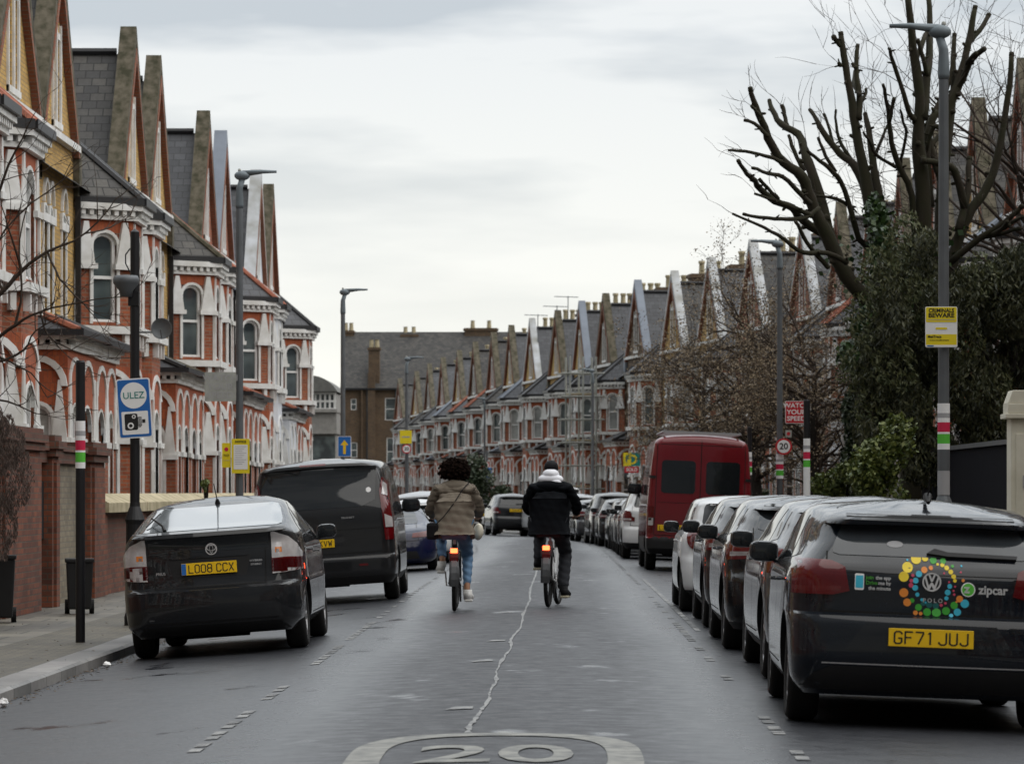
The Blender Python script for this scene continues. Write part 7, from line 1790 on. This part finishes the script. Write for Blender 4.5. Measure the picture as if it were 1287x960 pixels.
# --- bare tree branches reaching in from the left edge
random.seed(12); Yt = 47.0
LS = 1.0
root = empty('bare_tree', (at(-60, 620, Yt).x, Yt, zpavL(Yt)), 0, 'bare dark branched tree reaching in from the left edge', 'tree'); ORG = root.location.copy()
m = MB(); m.tube([(0, 0, 0), (.05, 0, 1.5), (0, 0, 2.6), (-.1, 0, 4.5)], [.15, .12, .10, .05], 10); m.build('trunk', M['barkd'], root)
m = MB(); TW.clear()
for px, a, b in (([(-60, 420), (-20, 385), (3, 366), (27, 339), (60, 317), (108, 293), (146, 250)], 9, 1.2), ([(27, 339), (14, 300), (2, 260)], 4, 1), ([(3, 366), (-5, 330), (5, 290), (60, 240), (110, 205)], 4, 1), ([(-60, 460), (-10, 430), (20, 408), (50, 392), (100, 380), (160, 372)], 6, 1), ([(60, 317), (75, 350), (95, 372), (120, 400)], 3.5, 1), ([(-60, 440), (-20, 440), (12, 455), (40, 470), (60, 500)], 5, 1), ([(20, 408), (28, 360), (24, 300), (40, 240)], 4, 1), ([(50, 392), (60, 420), (90, 440), (135, 450)], 3, 1), ([(108, 293), (140, 285), (165, 270)], 2.5, 1), ([(-60, 400), (-20, 340), (-5, 250), (20, 190), (40, 150)], 7, 1), ([(0, 455), (30, 440), (45, 415), (85, 395)], 4, 1), ([(-30, 500), (10, 505), (45, 520)], 4, 1)):
    P, R_ = limb(m, px, Yt, a, b, (0, random.uniform(-1, 1)), 3, 6, wob=.01)
    for k in range(2, len(P)):
        if random.random() < .62: twigs(m, P[k] - ORG, (P[k] - P[k - 1]).normalized() + Vector((random.gauss(0, .5), random.gauss(0, .5), random.gauss(0, .5))), random.uniform(.25, .7), 3, .008, .45, 1)
m.build('branches', M['twig'], root)
# --- dead climber on the left edge
random.seed(2); root = empty('dead_climber', (at(8, 640, 40.5).x - .2, 40.5, zpavL(40)), 0, 'brown dead climbing plant hanging over the wall at the left edge', 'plant'); ORG = root.location.copy(); m = MB()
m.tube([(0, 0, 0), (.05, 0, 1.2), (-.1, 0, 2.2)], [.05, .04, .03], 6); m.build('stem', M['barkd'], root)
blobs_crown('foliage', root, ORG, [(at(4, 560, 40.5), (.26, .3, .34)), (at(10, 600, 40.5), (.28, .3, .40)), (at(-4, 660, 40.5), (.24, .3, .45)), (at(-10, 540, 40.5), (.2, .3, .3))], 26000, .030, M['dry'], up=(0, 0, -1), asp=.18)
# --- hedges and shrubs
def shrub(px, py, Y, w_, h, mat, label, name='shrub', n=2600, sz=.05, d_=.5, k=6):
    c = at(px, py, Y); root = empty(name, (c.x, Y, -dip(Y)), 0, label, name.replace('_', ' '), None); ORG = root.location.copy(); m = MB()
    for j in range(5): m.tube([(random.gauss(0, .05), 0, 0), (random.gauss(0, w_ * .15), 0, max(.3, c.z * .5)), (random.gauss(0, w_ * .3), 0, max(.5, c.z))], [.03, .02, .01], 5)
    m.build('stem', M['barkd'], root); bl = [(c + Vector((random.gauss(0, w_ * .22), random.gauss(0, d_ * .3), random.gauss(0, h * .22))), (w_ * .36, d_ * .6, h * .36)) for _ in range(k)]
    bl += [(Vector((c.x + random.gauss(0, w_ * .2), Y, max(.2, c.z - h * .6))), (w_ * .35, d_ * .5, h * .4))]
    blobs_crown('crown', root, ORG, bl, n, sz, mat, asp=.6); return root
random.seed(41)
blobs_crown('crown', bpy.data.objects['evergreen_tree'], bpy.data.objects['evergreen_tree'].location.copy(), [(at(px_, py_, 53.3 + random.uniform(-.3, .5)), (.34, .3, .42)) for px_, py_ in ((1090, 400), (1105, 340), (1125, 460), (1160, 380), (1100, 520), (1175, 520), (1210, 430), (1140, 300), (1250, 500), (1230, 350), (1080, 460), (1130, 360))], 5200, .045, M['olive'], up=(.2, 0, -.5), asp=.3)
shrub(1105, 580, 50, .75, 1.0, M['shrub'], 'yellow green shrub in front of the evergreen', n=9000, sz=.04)
shrub(1062, 604, 55, .8, .5, M['shrub'], 'low clipped green bush left of the yellow green shrub', 'bush', n=8000, sz=.04)
shrub(1075, 540, 56, .45, .9, M['hedge'], 'dark ivy covered bush at the left foot of the evergreen', 'bush', n=8000, sz=.045)
shrub(603, 600, 150, .95, 1.3, M['hedge'], 'dark round clipped tree between the two cyclists', 'clipped_tree', n=2600, sz=.07, d_=1.0, k=8)
shrub(630, 617, 152, .7, .6, M['hedge'], 'low dark bush right of the round clipped tree', 'bush', n=2600, sz=.07)
shrub(258, 607, 62, .10, .16, M['shrub'], 'small potted bush by the left houses next to the yellow notices', 'bush', n=9000, sz=.035)
for k, (Y0, Y1, lab) in enumerate(((104, 116, 'long low hedge behind the parked cars right of the man'), (118, 132, 'hedge further along the bend behind the grey cars'), (64, 84, 'low hedge behind the poles right of the red van'))):
    root = empty('hedge', (0, Y0, 0), 0, lab, 'hedge', 'front garden hedges'); ORG = Vector((0, Y0, 0)); m = MB(); pts = []
    for i in range(15000):
        Y = random.uniform(Y0, Y1); x = 6.3 + xs(Y) + random.choice((random.uniform(-.3, .3), -.3)); pts.append(Vector((x, Y, -dip(Y) + random.uniform(.1, 1.5 + .12 * math.sin(Y * 2.1)))) - ORG)
    leaves(m, pts, .07, asp=.7); m.build('foliage', M['hedge'], root)
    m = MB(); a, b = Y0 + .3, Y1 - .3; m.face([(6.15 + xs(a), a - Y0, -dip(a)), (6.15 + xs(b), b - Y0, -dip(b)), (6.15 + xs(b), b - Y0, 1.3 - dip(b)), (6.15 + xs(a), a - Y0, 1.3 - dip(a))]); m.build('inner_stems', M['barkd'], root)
# fallen leaves and grit along the gutters and pavement
random.seed(77); m = MB(); pts = []
for i in range(1500):
    Y = 14 + 60 * random.random() ** 1.6
    if random.random() < .7: x = KL + abs(random.gauss(0, .10)) + .02; z = zroad(x, Y) + .012
    elif random.random() < .6: x = random.uniform(-6.5, KL - .05); z = zpavL(Y) + .016
    else: x = KR - abs(random.gauss(0, .15)); z = zroad(x, Y) + .012
    pts.append((x, Y, z))
for p in pts:
    a = random.uniform(0, 6.28); s_ = random.uniform(.008, .028); c, d_ = math.cos(a) * s_, math.sin(a) * s_
    m.face([(p[0] - c, p[1] - d_, p[2] - .003), (p[0] + d_ * .6, p[1] - c * .6, p[2] + .004), (p[0] + c, p[1] + d_, p[2]), (p[0] - d_ * .6, p[1] + c * .6, p[2] + .003)])
M['fallen'] = leafmat('fallen_leaves', (.03, .018, .010), (.16, .10, .045), .8)
tag(m.build('fallen_leaves', M['fallen']), 'brown fallen leaves and grit scattered along the kerbs', 'leaves', kind='stuff')
